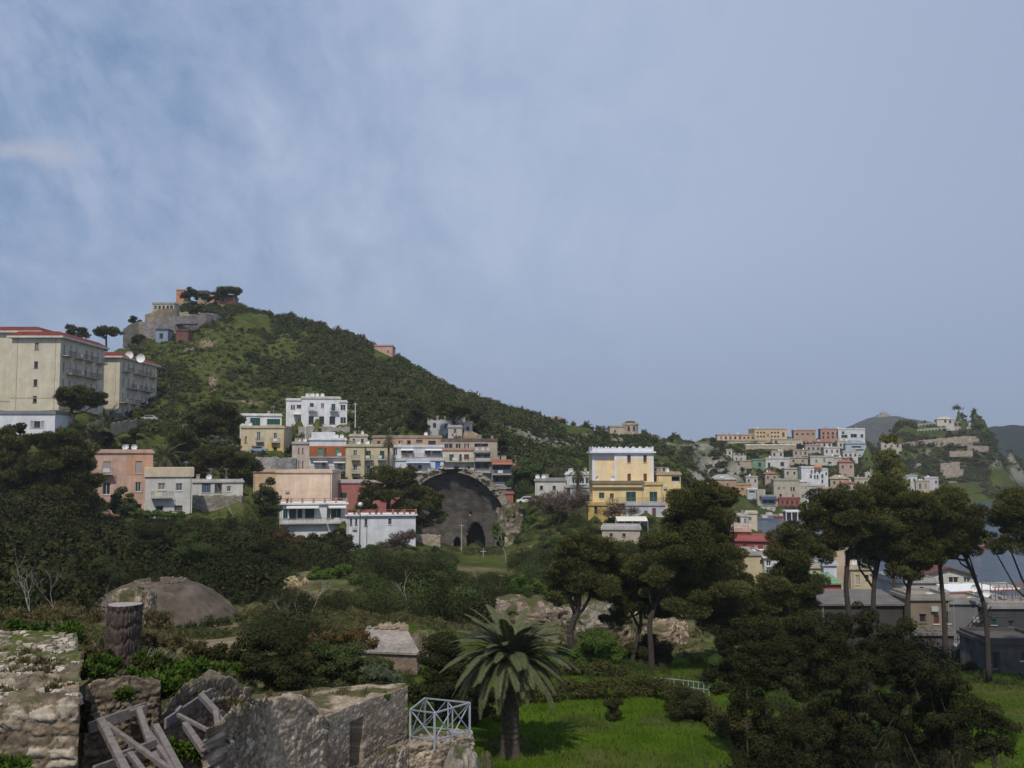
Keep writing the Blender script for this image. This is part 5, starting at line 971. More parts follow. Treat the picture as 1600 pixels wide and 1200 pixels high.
late_house(name='basement_house', x0=1492, x1=1548, yt=1016, yb=1036, d=103.2, dep=3, col=(0.085,0.08,0.075), label='low landing wall at the foot of the black staircase', roof='slab', rcol=(0.4,0.4,0.42), cat='building', side=False)
late_house(name='harbour_building', x0=1546, x1=1640, yt=951, yb=1004, d=103, dep=5, col=(0.065,0.068,0.075), label='dark blue grey harbour building under the pergola at right edge', wins=[(1553,972,7,9,'g'),(1580,975,9,10,'d')], roof='slab', rcol=(0.3,0.28,0.27), cat='building', side=False)
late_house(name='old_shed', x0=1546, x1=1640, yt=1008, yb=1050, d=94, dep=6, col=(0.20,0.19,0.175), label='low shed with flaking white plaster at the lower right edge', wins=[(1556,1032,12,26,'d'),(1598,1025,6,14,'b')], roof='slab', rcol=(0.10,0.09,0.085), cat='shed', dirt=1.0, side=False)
def harbour_bits():
    d = 111; a, b = P(1476, 917, d), P(1586, 913, d); r = empty('canopy', ((a.x + b.x) / 2, d, a.z - 2.4), 0, 'long white canopy roof on thin posts above the harbour terrace', 'canopy')
    w = b.x - a.x; m = MB(); m.add([(-w/2, -1.2, 2.0), (w/2, -1.2, 2.3), (w/2, 2.2, 2.55), (-w/2, 2.2, 2.3), (-w/2, -1.2, 2.1), (w/2, -1.2, 2.4), (w/2, 2.2, 2.65), (-w/2, 2.2, 2.4)], [(3,2,1,0),(4,5,6,7),(0,1,5,4),(1,2,6,5),(2,3,7,6),(3,0,4,7)]); m.build('roof', plain('white_sheet', (0.7, 0.7, 0.7), 0.5), r)
    m = MB(); m.beam((-w/2, -1.22, 1.93), (w/2, -1.22, 2.22), 0.06, 0.16); m.build('fascia', plain('rusty_red', (0.30, 0.10, 0.06)), r)
    for i in range(5):
        x = -w/2 + 0.2 + (w - 0.4) * i / 4
        for y in (-1.0, 2.0): m = MB(); m.beam((x, y, -0.5), (x, y, 2.05 + (i / 4) * 0.25), 0.09, 0.09); m.build('post', plain('post_grey', (0.35, 0.35, 0.35)), r)
    # black outside staircase
    d = 101.5; t, f = P(1531, 958, d + 2), P(1500, 1012, d); r = empty('metal_staircase', f, 0, 'black metal outside staircase with handrails on the grey harbour building', 'staircase'); q = t - f; blk = plain('black_iron', (0.03, 0.03, 0.032), 0.5)
    for yo in (-0.45, 0.45): m = MB(); m.beam((0, yo, 0), (q.x, yo, q.z), 0.07, 0.26); m.build('stringer', blk, r)
    for yo in (-0.45, 0.45):
        m = MB(); m.beam((0, yo, 1.0), (q.x, yo, q.z + 1.0), 0.06, 0.06); m.beam((0, yo, 0.6), (q.x, yo, q.z + 0.6), 0.04, 0.04)
        for i in range(9): s = q * (i / 8); m.beam((s.x, yo, s.z), (s.x, yo, s.z + 1.0), 0.045, 0.045)
        m.build('handrail', blk, r)
    for i in range(16):
        s = q * ((i + 0.5) / 16); m = MB(); m.box(s.x - 0.14, s.x + 0.14, -0.42, 0.42, s.z - 0.02, s.z + 0.02); m.build('tread', blk, r)
    m = MB(); m.box(-2.2, 0.1, -0.7, 0.8, -0.12, -0.02); m.box(-2.2, -2.1, -0.7, 0.8, -2.2, -0.13); m.box(-0.1, 0.0, -0.7, 0.8, -2.2, -0.13); m.beam((-2.15, -0.65, 0.95), (0, -0.65, 0.95), 0.05, 0.05); m.build('landing', blk, r)
    m = MB(); m.box(q.x, q.x + 1.6, -0.6, 0.6, q.z - 0.1, q.z); m.build('landing', blk, r)
    for i, (px, py, lab) in enumerate(((1522, 918, 'white satellite dish under the harbour canopy edge'), (1541, 926, 'round white satellite dish right of the leaning pine trunk'))):
        p = P(px, py, 104); o = link('satellite_dish', dish_mesh(), None, p - Vector((0, 0, 0.75 * 0.75))); o.scale = (0.75,) * 3; o.rotation_euler = (0, 0, -0.3); tag(o, lab, 'satellite dish', None)
    # pergola of poles
    a = P(1556, 950, 106); r = empty('pergola', a, 0, 'rickety dark pergola of poles over the right edge terrace', 'pergola'); pm = plain('old_pole', (0.16, 0.12, 0.09), 0.9); rg = random.Random(3)
    for i in range(6):
        for y in (0, 3): m = MB(); m.beam((i * 0.9, y, -0.4), (i * 0.9, y, 2.1), 0.07, 0.07); m.build('post', pm, r)
    m = MB()
    for y in (0, 3): m.beam((-0.3, y, 2.12), (4.9, y, 2.15), 0.08, 0.08)
    for i in range(12): m.beam((i * 0.4, -0.4, 2.22), (i * 0.4, 3.5, 2.22), 0.05, 0.06)
    m.build('slats', plain('straw_roof', (0.30, 0.22, 0.15), 0.9), r)
    m = MB()
    for k in range(7): x = rg.uniform(0, 4.6); m.box(x, x + rg.uniform(0.3, 0.8), rg.uniform(0.2, 2.4), rg.uniform(2.5, 2.8), -0.1, rg.uniform(0.5, 1.3))
    m.build('stored_furniture', plain('stored_things', (0.30, 0.26, 0.25), noise_amt=0.6, scale=5), r)
    # bits kept on the flat roof terrace
    for i, (px, c, n, lab) in enumerate(((1506, (0.30, 0.09, 0.05), 'terracotta_tub', 'rusty red tub on the harbour roof terrace'), (1515, (0.6, 0.5, 0.08), 'yellow_drum', 'yellow drum on the harbour roof terrace'), (1520, (0.10, 0.25, 0.36), 'blue_drum', 'blue drum on the harbour roof terrace'), (1452, (0.45, 0.46, 0.48), 'grey_tank', 'grey tank behind the tan building parapet'))):
        p = P(px, 941 if px > 1480 else 934, 107); m = MB(); m.lathe([(0.34, 0), (0.42, 0.1), (0.42, 0.34), (0.39, 0.36), (0.42, 0.38), (0.42, 0.72), (0.3, 0.78), (0.1, 0.8)], 12); o = m.build(n, plain(n, c, 0.5), None, True, p - Vector((0, 0, 0.25))); tag(o, lab, 'drum' if 'drum' in n else ('tub' if 'tub' in n else 'tank'))
harbour_bits()
# ------------------------------------------------------------------ middle distance masonry
def buried_dome():
    d = 101.0; c = P(250, 963, d); root = empty('concrete_dome', (c.x, d, c.z - 0.6), 0, 'half buried grey brown concrete dome with flat open top', 'dome'); sc = d / F; Rr = 124 * sc; hh = P(250, 907, d).z - c.z + 0.6
    n, k = 96, 40; t = np.linspace(0, 1, k); prof_r = np.interp(t, [0, .15, .4, .65, .82, .9, .95, 1], [1.06, 1.0, .83, .60, .40, .29, .27, .20]) * Rr; prof_z = np.interp(t, [0, .15, .4, .65, .82, .9, .95, 1], [-.2, 0.0, .42, .76, .93, .98, 1.02, .80]) * hh
    th = np.linspace(0, 2 * math.pi, n, endpoint=False); T, Q = np.meshgrid(th, np.arange(k), indexing='ij'); r = prof_r[Q] + 0.35 * (fbm(T * 9, Q / 3.0, 5, 3, 0.6) - 0.5); z = prof_z[Q] + 0.30 * (fbm(T * 9, Q / 3.0, 5, 9, 0.6) - 0.5)
    v = np.stack([r * np.cos(T), r * np.sin(T), z], -1).reshape(-1, 3); i, j = np.meshgrid(np.arange(n), np.arange(k - 1), indexing='ij'); A = (i * k + j).ravel(); B = (((i + 1) % n) * k + j).ravel()
    link('shell', np_mesh('shell', v, np.stack([A, B, B + 1, A + 1], -1), plaster((0.165, 0.13, 0.102), 0.9), smooth=True), root)
    rg = random.Random(4); m = MB()
    for k in range(46):
        a = k / 46 * 6.283 + rg.uniform(-.06, .06); r_ = Rr * 0.275 + rg.uniform(-.15, .15); s = rg.uniform(0.14, 0.34); m.beam((r_ * math.cos(a), r_ * math.sin(a), hh * 0.97 + rg.uniform(0, .12)), ((r_ + s) * math.cos(a + 0.1), (r_ + s) * math.sin(a + 0.1), hh * 0.97 + rg.uniform(0, .16)), s, s * 0.8)
    tag(m.build('rim_stones', stone_far((0.20, 0.165, 0.13), 2.0), root), kind='stuff')
    m = MB(); m.lathe([(Rr * 0.2, hh * 0.8), (0.1, hh * 0.78)], 24); m.build('opening', plain('hole_darkness', (0.03, 0.027, 0.024), 0.95), root)  # dark disc across the hole, unlit depth painted on it
buried_dome()
blob_rock('ruin_lump', 168, 226, 921, 975, 90, 'broken masonry hump at the left foot of the concrete dome', (0.28, 0.22, 0.17), seed=11, dep=4)
blob_rock('ruin_lump', 316, 370, 893, 912, 124, 'tan masonry block in the scrub right of the concrete dome', (0.34, 0.26, 0.18), seed=12, dep=4)
blob_rock('ruin_lump', 440, 478, 903, 920, 112, 'small ochre masonry block below the bright green bush', (0.40, 0.31, 0.19), seed=13, dep=3)
blob_rock('ruin_lump', 634, 684, 990, 1018, 72, 'cluster of broken brown boulders on the grass strip', (0.32, 0.25, 0.19), seed=14, dep=2)
blob_rock('ruin_cliff', 762, 902, 942, 1004, 96, 'reddish rubble bank behind the palm crown', (0.21, 0.165, 0.13), seed=15, dep=9, amp=0.5)
blob_rock('ruin_cliff', 880, 1010, 952, 1014, 93, 'long pale ruined stone bank between the pine trunks', (0.24, 0.21, 0.17), seed=16, dep=8, amp=0.45)
blob_rock('ruin_cliff', 980, 1085, 960, 1026, 91, 'tan earth bank behind the two straight pine trunks', (0.30, 0.24, 0.17), seed=17, dep=8, amp=0.3)
def small_ruin():
    a, b = P(560, 1030, 66), P(652, 1030, 66); w = b.x - a.x; root = empty('vault_ruin', ((a.x + b.x) / 2, 66, a.z), 0, 'low ruin with a sloping grey tiled top beside the grass', 'ruin'); m = MB(); m.add([(-w/2, 0, -1), (w/2, 0, -1), (w/2, 3.4, -1), (-w/2, 3.4, -1), (-w/2, 0, 0.4), (w/2, 0, 0.25), (w/2 - 1.2, 3.4, 1.3), (-w/2, 3.4, 1.3)], [(0,1,5,4),(1,2,6,5),(2,3,7,6),(3,0,4,7)]); m.build('wall', stone_far((0.25, 0.19, 0.14), 3), root)
    m = MB(); m.add([(-w/2, -0.15, 0.42), (w/2 + 0.2, -0.15, 0.27), (w/2 - 1.1, 3.5, 1.32), (-w/2, 3.5, 1.32), (-w/2, -0.15, 0.55), (w/2 + 0.2, -0.15, 0.40), (w/2 - 1.1, 3.5, 1.45), (-w/2, 3.5, 1.45)], [(3,2,1,0),(4,5,6,7),(0,1,5,4),(1,2,6,5),(2,3,7,6),(3,0,4,7)]); m.build('roof', stone_far((0.29, 0.25, 0.22), 4), root)
    rg = random.Random(2); m = MB()
    for i in range(22): x = rg.uniform(-w/2, w/2 - 1.4); s = rg.uniform(0.12, 0.3); m.beam((x, 3.2 + rg.uniform(-.2, .2), 1.5), (x + s * 2, 3.2, 1.5 + rg.uniform(0, .25)), s, s)
    m.build('crest_stones', stone_far((0.36, 0.28, 0.21), 4), root)
small_ruin()
def footbridge():
    a, b = P(719, 884, 186), P(786, 884, 186); w = b.x - a.x; root = empty('footbridge', ((a.x + b.x) / 2, 186, a.z), 0, 'short concrete footbridge with a grey sheet railing below the dome', 'footbridge'); m = MB(); m.box(-w/2, w/2, -0.6, 2.2, -0.3, 0.05); m.box(-w/2, -w/2 + 0.5, -0.5, 2, -3, -0.31); m.box(w/2 - 0.5, w/2, -0.5, 2, -3, -0.31); m.build('deck', plaster((0.42, 0.40, 0.38), 0.5), root)
    m = MB(); m.box(-w/2 + 0.6, w/2 - 1.4, 1.9, 1.96, 0.06, 1.7); m.build('railing_panel', plain('grey_sheet', (0.22, 0.23, 0.26), 0.5), root)
    for i in range(6): m = MB(); x = -w/2 + 0.6 + (w - 2) * i / 5; m.beam((x, 1.85, 0.06), (x, 1.85, 1.8), 0.08, 0.08); m.build('post', plain('post_grey', (0.35, 0.35, 0.35)), root)
footbridge()
def pole(px, yt, yb, d, label, name='utility_pole', col=(0.36, 0.31, 0.22), r=0.13, arm=False):
    a = P(px, yb, d); h = P(px, yt, d).z - a.z; root = empty(name, a, 0, label, 'pole' if not arm else 'street lamp'); m = MB(); m.path([(0, 0, -1), (0, 0, h)], [r, r * 0.7], 8); m.build('pole', plain('pole_%.2f' % col[0], col), root)
    if arm: m = MB(); m.lathe([(0.06, h), (0.3, h + 0.12), (0.42, h + 0.4), (0.3, h + 0.68), (0.05, h + 0.78)], 12); m.build('lamp_globe', plain('globe_white', (0.7, 0.7, 0.68), 0.3), root)
    else: m = MB(); m.beam((-0.5, 0, h - 0.4), (0.5, 0, h - 0.4), 0.08, 0.1); m.build('cross_arm', plain('pole_%.2f' % col[0], col), root)
pole(721, 818, 870, 190, 'pale wooden pole standing before the broken dome')
pole(755, 858, 902, 178, 'thin grey pole right of the footbridge', col=(0.4, 0.4, 0.42), r=0.07)
pole(829, 853, 876, 182, 'short grey pole on the green slope right of dome', col=(0.45, 0.45, 0.46), r=0.08)
pole(562, 792, 862, 168, 'dark street lamp with round globe in front of plain white house', 'street_lamp', (0.06, 0.06, 0.06), 0.12, True)
pole(573, 805, 860, 169, 'slim dark pole right of the globe street lamp', col=(0.07, 0.07, 0.07), r=0.07)
pole(555, 629, 662, 250, 'white pole standing right of the hillside villa', col=(0.6, 0.6, 0.58), r=0.12)
pole(477, 662, 684, 244, 'white pole in the shrubs below the hillside villa', col=(0.62, 0.6, 0.58), r=0.10)
def car(px, py, d, col, rz, label, cat='car'):
    p = P(px, py, d); root = empty('parked_car', p, rz, label, cat); m = MB(); n = 0.9
    prof = [(-2.0, 0.35), (-2.05, 0.75), (-1.3, 0.9), (-0.7, 1.4), (0.8, 1.42), (1.5, 0.95), (2.0, 0.85), (2.05, 0.4)]; k = len(prof)
    m.add([(x, -0.82, z) for x, z in prof] + [(x, 0.82, z) for x, z in prof], [tuple(range(k))[::-1], tuple(range(k, 2 * k))] + [(i, (i + 1) % k, k + (i + 1) % k, k + i) for i in range(k)]); m.build('body', plain('car_%.2f_%.2f' % (col[0], col[2]), col, 0.3, spec=0.5), root)
    m = MB()
    for y in (-0.835, 0.835): m.add([(-1.1, y, 0.95), (1.25, y, 0.98), (0.72, y, 1.34), (-0.65, y, 1.33)], [(0, 1, 2, 3)])
    m.build('window', glass(), root)
    for x in (-1.25, 1.25):
        for y in (-0.8, 0.8): m = MB(); m.path([(x, y - 0.1, 0.32), (x, y + 0.1, 0.32)], 0.32, 14); m.build('wheel', plain('tyre', (0.02, 0.02, 0.02), 0.9), root)
CARS = 0
car(184, 655, 226, (0.03, 0.035, 0.045), 0.1, 'dark blue car parked below the rear apartment block')
car(233, 658, 240, (0.45, 0.46, 0.48), 0.2, 'silver car parked at the end of the rear apartment block')
car(404, 707, 236, (0.25, 0.33, 0.42), 0.0, 'pale blue car parked under the cream house')
car(823, 787, 203, (0.68, 0.68, 0.68), 0.0, 'white car half hidden by brown shrubs right of the dome')
def boats():
    def hull(m, L, w, h):
        st = [(-0.5, 0.75), (-0.2, 1.0), (0.2, 0.95), (0.42, 0.5), (0.5, 0.04)]; b = len(m.v)
        for t, f in st: m.v += [(t * L, -w/2 * f, h), (t * L, -w/2 * f * 0.7, 0.0), (t * L, w/2 * f * 0.7, 0.0), (t * L, w/2 * f, h)]
        for i in range(len(st) - 1):
            for k in range(3): m.f.append([b + i*4 + k, b + i*4 + k + 1, b + (i+1)*4 + k + 1, b + (i+1)*4 + k]); m.m.append(0)
            m.f.append([b + i*4 + 3, b + i*4, b + (i+1)*4, b + (i+1)*4 + 3]); m.m.append(0)
        m.f.append([b, b + 1, b + 2, b + 3]); m.m.append(0)
    for px, py, L, c, rz, lab in ((1528, 855, 4.2, (0.36, 0.07, 0.04), 0.1, 'small red boat on the open bay water'), (1203, 806, 7, (0.55, 0.55, 0.55), 0.3, 'white boat moored left of the quay canopy'), (1196, 811, 6, (0.16, 0.2, 0.26), 0.0, 'dark blue boat moored in the little harbour'), (1222, 808, 6, (0.33, 0.08, 0.06), 0.15, 'rust red boat moored in front of the quay canopy')):
        d = H * F / (py - HZ); p = P(px, py, d); p.z = 0.0; root = empty('boat', p, rz, lab, 'boat'); m = MB(); hull(m, L, L * 0.32, 0.8); m.build('hull', plain('hull_%.2f' % c[0], c, 0.4), root, loc=(0, 0, -0.2))
        m = MB(); m.box(-L * 0.2, L * 0.1, -L * 0.09, L * 0.09, 0.62, 1.5); m.build('cabin', plain('cabin_pale', (0.5, 0.48, 0.45), 0.5), root)
    d = 262; p = P(1262, 800, d); p.z = 0; root = empty('sailing_boat', p, 0.2, 'moored sailing boat with a tall white furled sail above the pines', 'sailing boat'); m = MB(); hull(m, 11, 3.2, 1.2); m.build('hull', plain('hull_white', (0.6, 0.6, 0.6), 0.4), root, loc=(0, 0, -0.3))
    zt = P(1262, 772, d).z; m = MB(); m.path([(0, 0, 0.5), (0, 0, zt + 0.4)], 0.09, 8); m.build('mast', plain('mast_grey', (0.3, 0.3, 0.3)), root)
    m = MB(); n = 24
    for i in range(n + 1):
        t = i / n; z = 2.2 + (zt - 2.2) * t; wv = 1.35 * (1 - t) ** 0.8 + 0.1; m.v += [(0.12 + 0.25 * math.sin(t * 9) * (1 - t), -0.15, z), (0.12 - wv, -0.1 + 0.2 * math.sin(t * 5), z - 0.3)]
        if i: k = len(m.v); m.f.append([k - 4, k - 3, k - 1, k - 2]); m.m.append(0)
    o = m.build('sail', plain('sail_cloth', (0.72, 0.74, 0.78), 0.8), root); md = o.modifiers.new('thickness', 'SOLIDIFY'); md.thickness = 0.12
    d = 350; a, b = P(1228, 809, d), P(1256, 809, d); root = empty('quay_canopy', ((a.x + b.x) / 2, d, a.z), 0, 'white flat canopy with open front on the quay', 'canopy'); w = b.x - a.x; m = MB(); m.box(-w/2, w/2, 0, 5, 1.9, 2.5); m.build('roof', plain('white_sheet', (0.7, 0.7, 0.7), 0.5), root); m = MB(); m.box(-w/2 + 0.1, w/2 - 0.1, 4, 4.2, -1, 1.89); m.build('back_wall', plaster((0.3, 0.25, 0.22)), root)
    for x in (-w/2 + 0.15, -w/6, w/6, w/2 - 0.15): m = MB(); m.box(x - 0.15, x + 0.15, 0.1, 0.4, -1, 1.89); m.build('post', FRAME(), root)
    d = 184; a, b = P(963, 826, d), P(1011, 826, d); root = empty('canopy', ((a.x + b.x) / 2, d, a.z), 0, 'curved cream canopy of four panels below the yellow house', 'canopy'); w = b.x - a.x; h = P(970, 808, d).z - a.z; m = MB(); k = 8
    for i in range(k + 1): t = i / k; m.v += [(-w/2, t * 3 - 1.2, h * 0.7 + math.sin(t * math.pi / 2) * h * 0.32), (w/2, t * 3 - 1.2, h * 0.7 + math.sin(t * math.pi / 2) * h * 0.32)]
    for i in range(k): m.f.append([2*i, 2*i + 1, 2*i + 3, 2*i + 2]); m.m.append(0)
    o = m.build('roof', plain('canopy_cream', (0.62, 0.58, 0.50), 0.6), root); md = o.modifiers.new('thickness', 'SOLIDIFY'); md.thickness = 0.06
    for i in range(5): m = MB(); x = -w/2 + w * i / 4; m.beam((x, -1.2, -1), (x, -1.2, h * 0.69), 0.09, 0.09); m.build('post', plain('post_grey', (0.35, 0.35, 0.35)), root)
    m = MB(); m.box(-w/2, w/2, 1.9, 2.0, -1, h * 0.95); m.build('back_panel', plain('canopy_grey', (0.34, 0.36, 0.38)), root)
boats()
# ------------------------------------------------------------------ vegetation
VR = np.random.default_rng(11)
def unit(n): 
    v = VR.normal(size=(n, 3)); return v / np.linalg.norm(v, axis=1, keepdims=True)
def leaf_quads(c, R, N, L, aspect, tint, up=0.35, jit=0.7, brush=0.0, hollow=0.5):
    """N[i] small leaf faces spread through clump i (centre c, radii R)"""
    idx = np.repeat(np.arange(len(c)), N); n = len(idx); d = unit(n); r = hollow + (1 - hollow) * VR.random(n) ** 0.6
    p = c[idx] + d * R[idx] * r[:, None]; nn = d + jit * unit(n) + np.array([0, 0, up]); nn /= np.linalg.norm(nn, axis=1, keepdims=True)
    q = unit(n) + brush * (d + np.array([0, 0, 0.5])) * 2.2; t = q - nn * (q * nn).sum(1, keepdims=True) * (1 - 0.7 * min(brush, 1)); t /= np.linalg.norm(t, axis=1, keepdims=True) + 1e-9
    b = np.cross(nn, t); b /= np.linalg.norm(b, axis=1, keepdims=True) + 1e-9
    l = (L * (0.65 + 0.7 * VR.random(n)))[:, None]; w = l * aspect
    v = np.stack([p - t * l, p + b * w - nn * w * 0.3, p + t * l, p - b * w - nn * w * 0.3], 1).reshape(-1, 3)
    ti = np.repeat(np.clip(tint[idx] + 0.18 * (VR.random(n) - 0.5) + 0.22 * (r - 0.75), 0, 1), 4)  # shade inside each clump put into the tint: inner leaves darker
    return v, ti
def quads(v): return np.arange(len(v)).reshape(-1, 4)
PINE = leafmat('pine_needles', (0.010, 0.013, 0.004), (0.115, 0.116, 0.038))  # bright end also carries the highlights of lit clump tops
DARK = leafmat('dark_leaves', (0.013, 0.017, 0.006), (0.046, 0.048, 0.019))
NEAR = leafmat('near_shrub_leaves', (0.007, 0.009, 0.004), (0.042, 0.042, 0.017))
HILLD = leafmat('hill_scrub_leaves', (0.026, 0.032, 0.012), (0.098, 0.102, 0.042))
OLIVE = leafmat('olive_scrub', (0.018, 0.030, 0.010), (0.066, 0.080, 0.028))
BRIGHT = leafmat('bright_leaves', (0.030, 0.062, 0.010), (0.080, 0.125, 0.022))
MID = leafmat('mid_leaves', (0.024, 0.040, 0.012), (0.074, 0.096, 0.032))
BROWNISH = leafmat('brown_twigs', (0.060, 0.043, 0.034), (0.15, 0.115, 0.090), spec=0.05)
GREYG = leafmat('grey_green', (0.05, 0.065, 0.04), (0.13, 0.15, 0.095))
YELG = leafmat('yellow_green', (0.035, 0.045, 0.012), (0.20, 0.19, 0.06))
RUST = leafmat('rusty_foliage', (0.04, 0.032, 0.015), (0.12, 0.080, 0.030))
BARK, PBARK, PALE = plain('bark', (0.06, 0.047, 0.037), 0.95, noise_amt=0.35, scale=4), plain('pine_bark', (0.050, 0.039, 0.032), 0.95, noise_amt=0.4, scale=5), plain('pale_bark', (0.26, 0.24, 0.21), 0.9, noise_amt=0.3, scale=4)
def tree(name, label, px, py, d, blobs, mat, trunk=None, r0=0.16, cat='tree', group=None, clump=0.9, cov=0.8, aspect=0.5, brush=0.0, depth=0.85, bark=None, limbs=7, Lf=1.5, Lmin=0.07, fill=1.6, flat=0.75, hollow=0.5, parts=True, dz=0.0):
    """a tree placed by its foot; the crown is a cloud of leaf clumps filling the blobs (px, py, rx, ry)"""
    foot = at_ground(px, d) if py is None else P(px, py, d); foot.z += dz; sc = d / F; cs, Rs = [], []
    for bl in blobs:
        cx, cy, rx, ry = bl[:4]; dd = d + (bl[4] if len(bl) > 4 else 0); c = P(cx, cy, dd); a = np.array([rx * sc, rx * sc * depth, ry * sc]); R = clump * min(1.0, max(0.3, a.min() / clump * 0.55))
        n = max(3, int(fill * 1.35 * (a[0] * a[1] * a[2]) ** (2 / 3) / R ** 2)); u = unit(n) * (VR.random(n) ** (1 / 3))[:, None] * np.array([1, 1, 1]); cs.append(np.array(c) + u * np.maximum(a - R * 0.3, a * 0.4)); Rs.append(np.stack([R * (0.7 + 0.6 * VR.random(n))] * 3, -1) * np.array([1.1, 1.1, flat]))
    cs, Rs = np.concatenate(cs), np.concatenate(Rs); L = max(Lmin, Lf * sc); N = np.maximum(8, (cov * 4 * math.pi * Rs.prod(1) ** (2 / 3) / (2 * L * L * aspect))).astype(int)
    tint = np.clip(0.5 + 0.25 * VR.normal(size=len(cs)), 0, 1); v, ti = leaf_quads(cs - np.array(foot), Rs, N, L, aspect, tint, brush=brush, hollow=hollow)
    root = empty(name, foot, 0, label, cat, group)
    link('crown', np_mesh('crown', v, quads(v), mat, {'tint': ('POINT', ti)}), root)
    top = Vector(cs.mean(0)); mb = MB()
    if trunk:
        pts = [P(a, b, d) - foot for a, b in trunk]; pts[0].z = min(pts[0].z, -0.3); 
    else: pts = [Vector((0, 0, -0.3)), (top - foot) * 0.5 + Vector((0.1, 0, 0)), (top - foot) * 0.9]
    # smooth the trunk line
    fine = [];
    for a, b in zip(pts[:-1], pts[1:]):
        for k in range(3): fine.append(a.lerp(b, k / 3))
    fine.append(pts[-1]); sm = [fine[0]] + [(fine[i - 1] + fine[i] * 2 + fine[i + 1]) / 4 for i in range(1, len(fine) - 1)] + [fine[-1]]; m = len(sm)
    mb.path(sm, [r0 * (1.25 if i == 0 else 1 - 0.6 * i / m) for i in range(m)], 9)
    rg = random.Random(int(px * 7 + d)); ordr = rg.sample(range(len(cs)), min(limbs, len(cs)))
    for k in ordr:
        e = Vector(cs[k]) - foot; s = sm[rg.randint(max(1, int(m * 0.55)), m - 1)]; 
        mid = s.lerp(e, 0.5) + Vector((rg.uniform(-.3, .3), rg.uniform(-.3, .3), -0.12 * (e - s).length)); mb.path([s, s.lerp(mid, 0.6), mid, mid.lerp(e, 0.6), e], [r0 * 0.42, r0 * 0.36, r0 * 0.28, r0 * 0.2, r0 * 0.08], 6)
    mb.build('trunk', bark or BARK, root, True)
    return root
def bush(name, label, px, d, blobs, mat, **k):
    k.setdefault('cat', 'bush'); k.setdefault('limbs', 5); k.setdefault('r0', 0.06); return tree(name, label, px, None, d, blobs, mat, **k)
def pine(label, px, py, d, blobs, trunk, r0=0.2, **k):
    if k.get('group') == G2: blobs = [(a, b, c * 1.14, e * 1.12) for a, b, c, e in blobs]
    k.setdefault('clump', 0.85); k.setdefault('fill', 2.4); k.setdefault('mat', PINE); k.setdefault('name', 'pine_tree'); nm = k.pop('name'); mt = k.pop('mat')
    return tree(nm, label, px, py, d, blobs, mt, trunk, r0, bark=PBARK, aspect=0.2, brush=0.8, cov=k.pop('cov', 0.8), flat=0.6, limbs=k.pop('limbs', 12), Lf=k.pop('Lf', 2.5), **k)
# ---- the two pine groups of the park
G1, G2 = 'pines left of the harbour view', 'pines on the right in front of the harbour'
pine('leaning pine left of the pale ruined bank with twiggy top', 908, 1050, 77, [(900,880,38,40),(925,915,45,35),(870,930,22,18),(905,850,28,20),(945,865,30,30),(885,900,30,30)], [(910,1050),(892,1005),(890,985),(905,950),(905,900)], 0.34, group=G1)
pine('thin slanting pine between dark bushes behind the hedge', 983, 1052, 79, [(985,925,45,38),(1025,950,32,26),(965,965,25,15),(955,890,34,30)], [(983,1052),(993,1010),(1003,970),(995,930)], 0.2, group=G1, bark_=None) if False else pine('thin slanting pine between dark bushes behind the hedge', 983, 1052, 79, [(985,925,45,38),(1025,950,32,26),(965,965,25,15),(955,890,34,30)], [(983,1052),(993,1010),(1003,970),(995,930)], 0.2, group=G1)
pine('tallest pine of the left group with a full crown to the hedge', 1020, 1066, 76, [(1080,805,46,42),(1065,865,62,45),(1110,875,50,45),(1120,935,58,40),(1060,930,50,40),(1020,895,40,40),(1040,850,30,35),(1098,770,28,20)], [(1020,1066),(1017,1010),(1014,970),(1035,920),(1070,840)], 0.26, group=G1)
pine('round topped pine just right of the tallest one', 1130, 1055, 80, [(1135,775,22,22),(1130,830,30,35),(1145,890,35,38),(1160,945,40,38),(1135,970,45,30)], [(1130,1055),(1132,980),(1134,880)], 0.24, group=G1)
pine('low broad pine filling the gap below the white stair annexe', 1215, 1040, 80, [(1240,850,36,32),(1235,900,42,38),(1225,955,42,36),(1195,985,40,28),(1270,985,28,25),(1255,925,28,28)], [(1215,1040),(1222,980),(1238,880)], 0.22, group=G2)
pine('forked pine with a bare side branch before the tall beige building', 1325, 1010, 84, [(1310,795,45,32),(1300,830,36,26),(1345,815,36,30),(1290,860,30,18),(1335,775,32,20)], [(1325,1010),(1327,960),(1321,915),(1324,880),(1332,840),(1325,800)], 0.26, group=G2)
pine('dark central pine with a dense flat crown over the grey shed', 1366, 1005, 86, [(1380,775,45,26),(1375,815,48,32),(1395,850,36,28),(1365,865,28,20),(1400,800,35,30),(1340,845,30,24),(1410,870,28,18)], [(1366,1005),(1364,960),(1366,900),(1376,830)], 0.27, group=G2)
pine('pine with a crooked dark trunk left of the tan harbour building', 1418, 1010, 85, [(1430,800,34,30),(1425,850,34,36),(1420,890,26,20),(1455,840,28,26),(1445,870,28,20),(1462,800,30,28)], [(1418,1010),(1416,960),(1422,900),(1430,830)], 0.27, group=G2)
pine('straight pine with an unbroken trunk before the tan harbour building', 1477, 1020, 86, [(1480,790,40,26),(1500,815,38,30),(1470,835,35,30),(1510,845,24,22),(1455,800,30,24)], [(1477,1020),(1476,960),(1470,900),(1467,865),(1478,820)], 0.24, group=G2)
pine('leaning pine whose trunk slants across the bay water', 1545, 1058, 88, [(1500,840,30,18),(1490,860,22,12),(1515,820,24,22)], [(1545,1058),(1543,1000),(1540,950),(1524,905),(1504,862),(1498,840)], 0.24, group=G2)
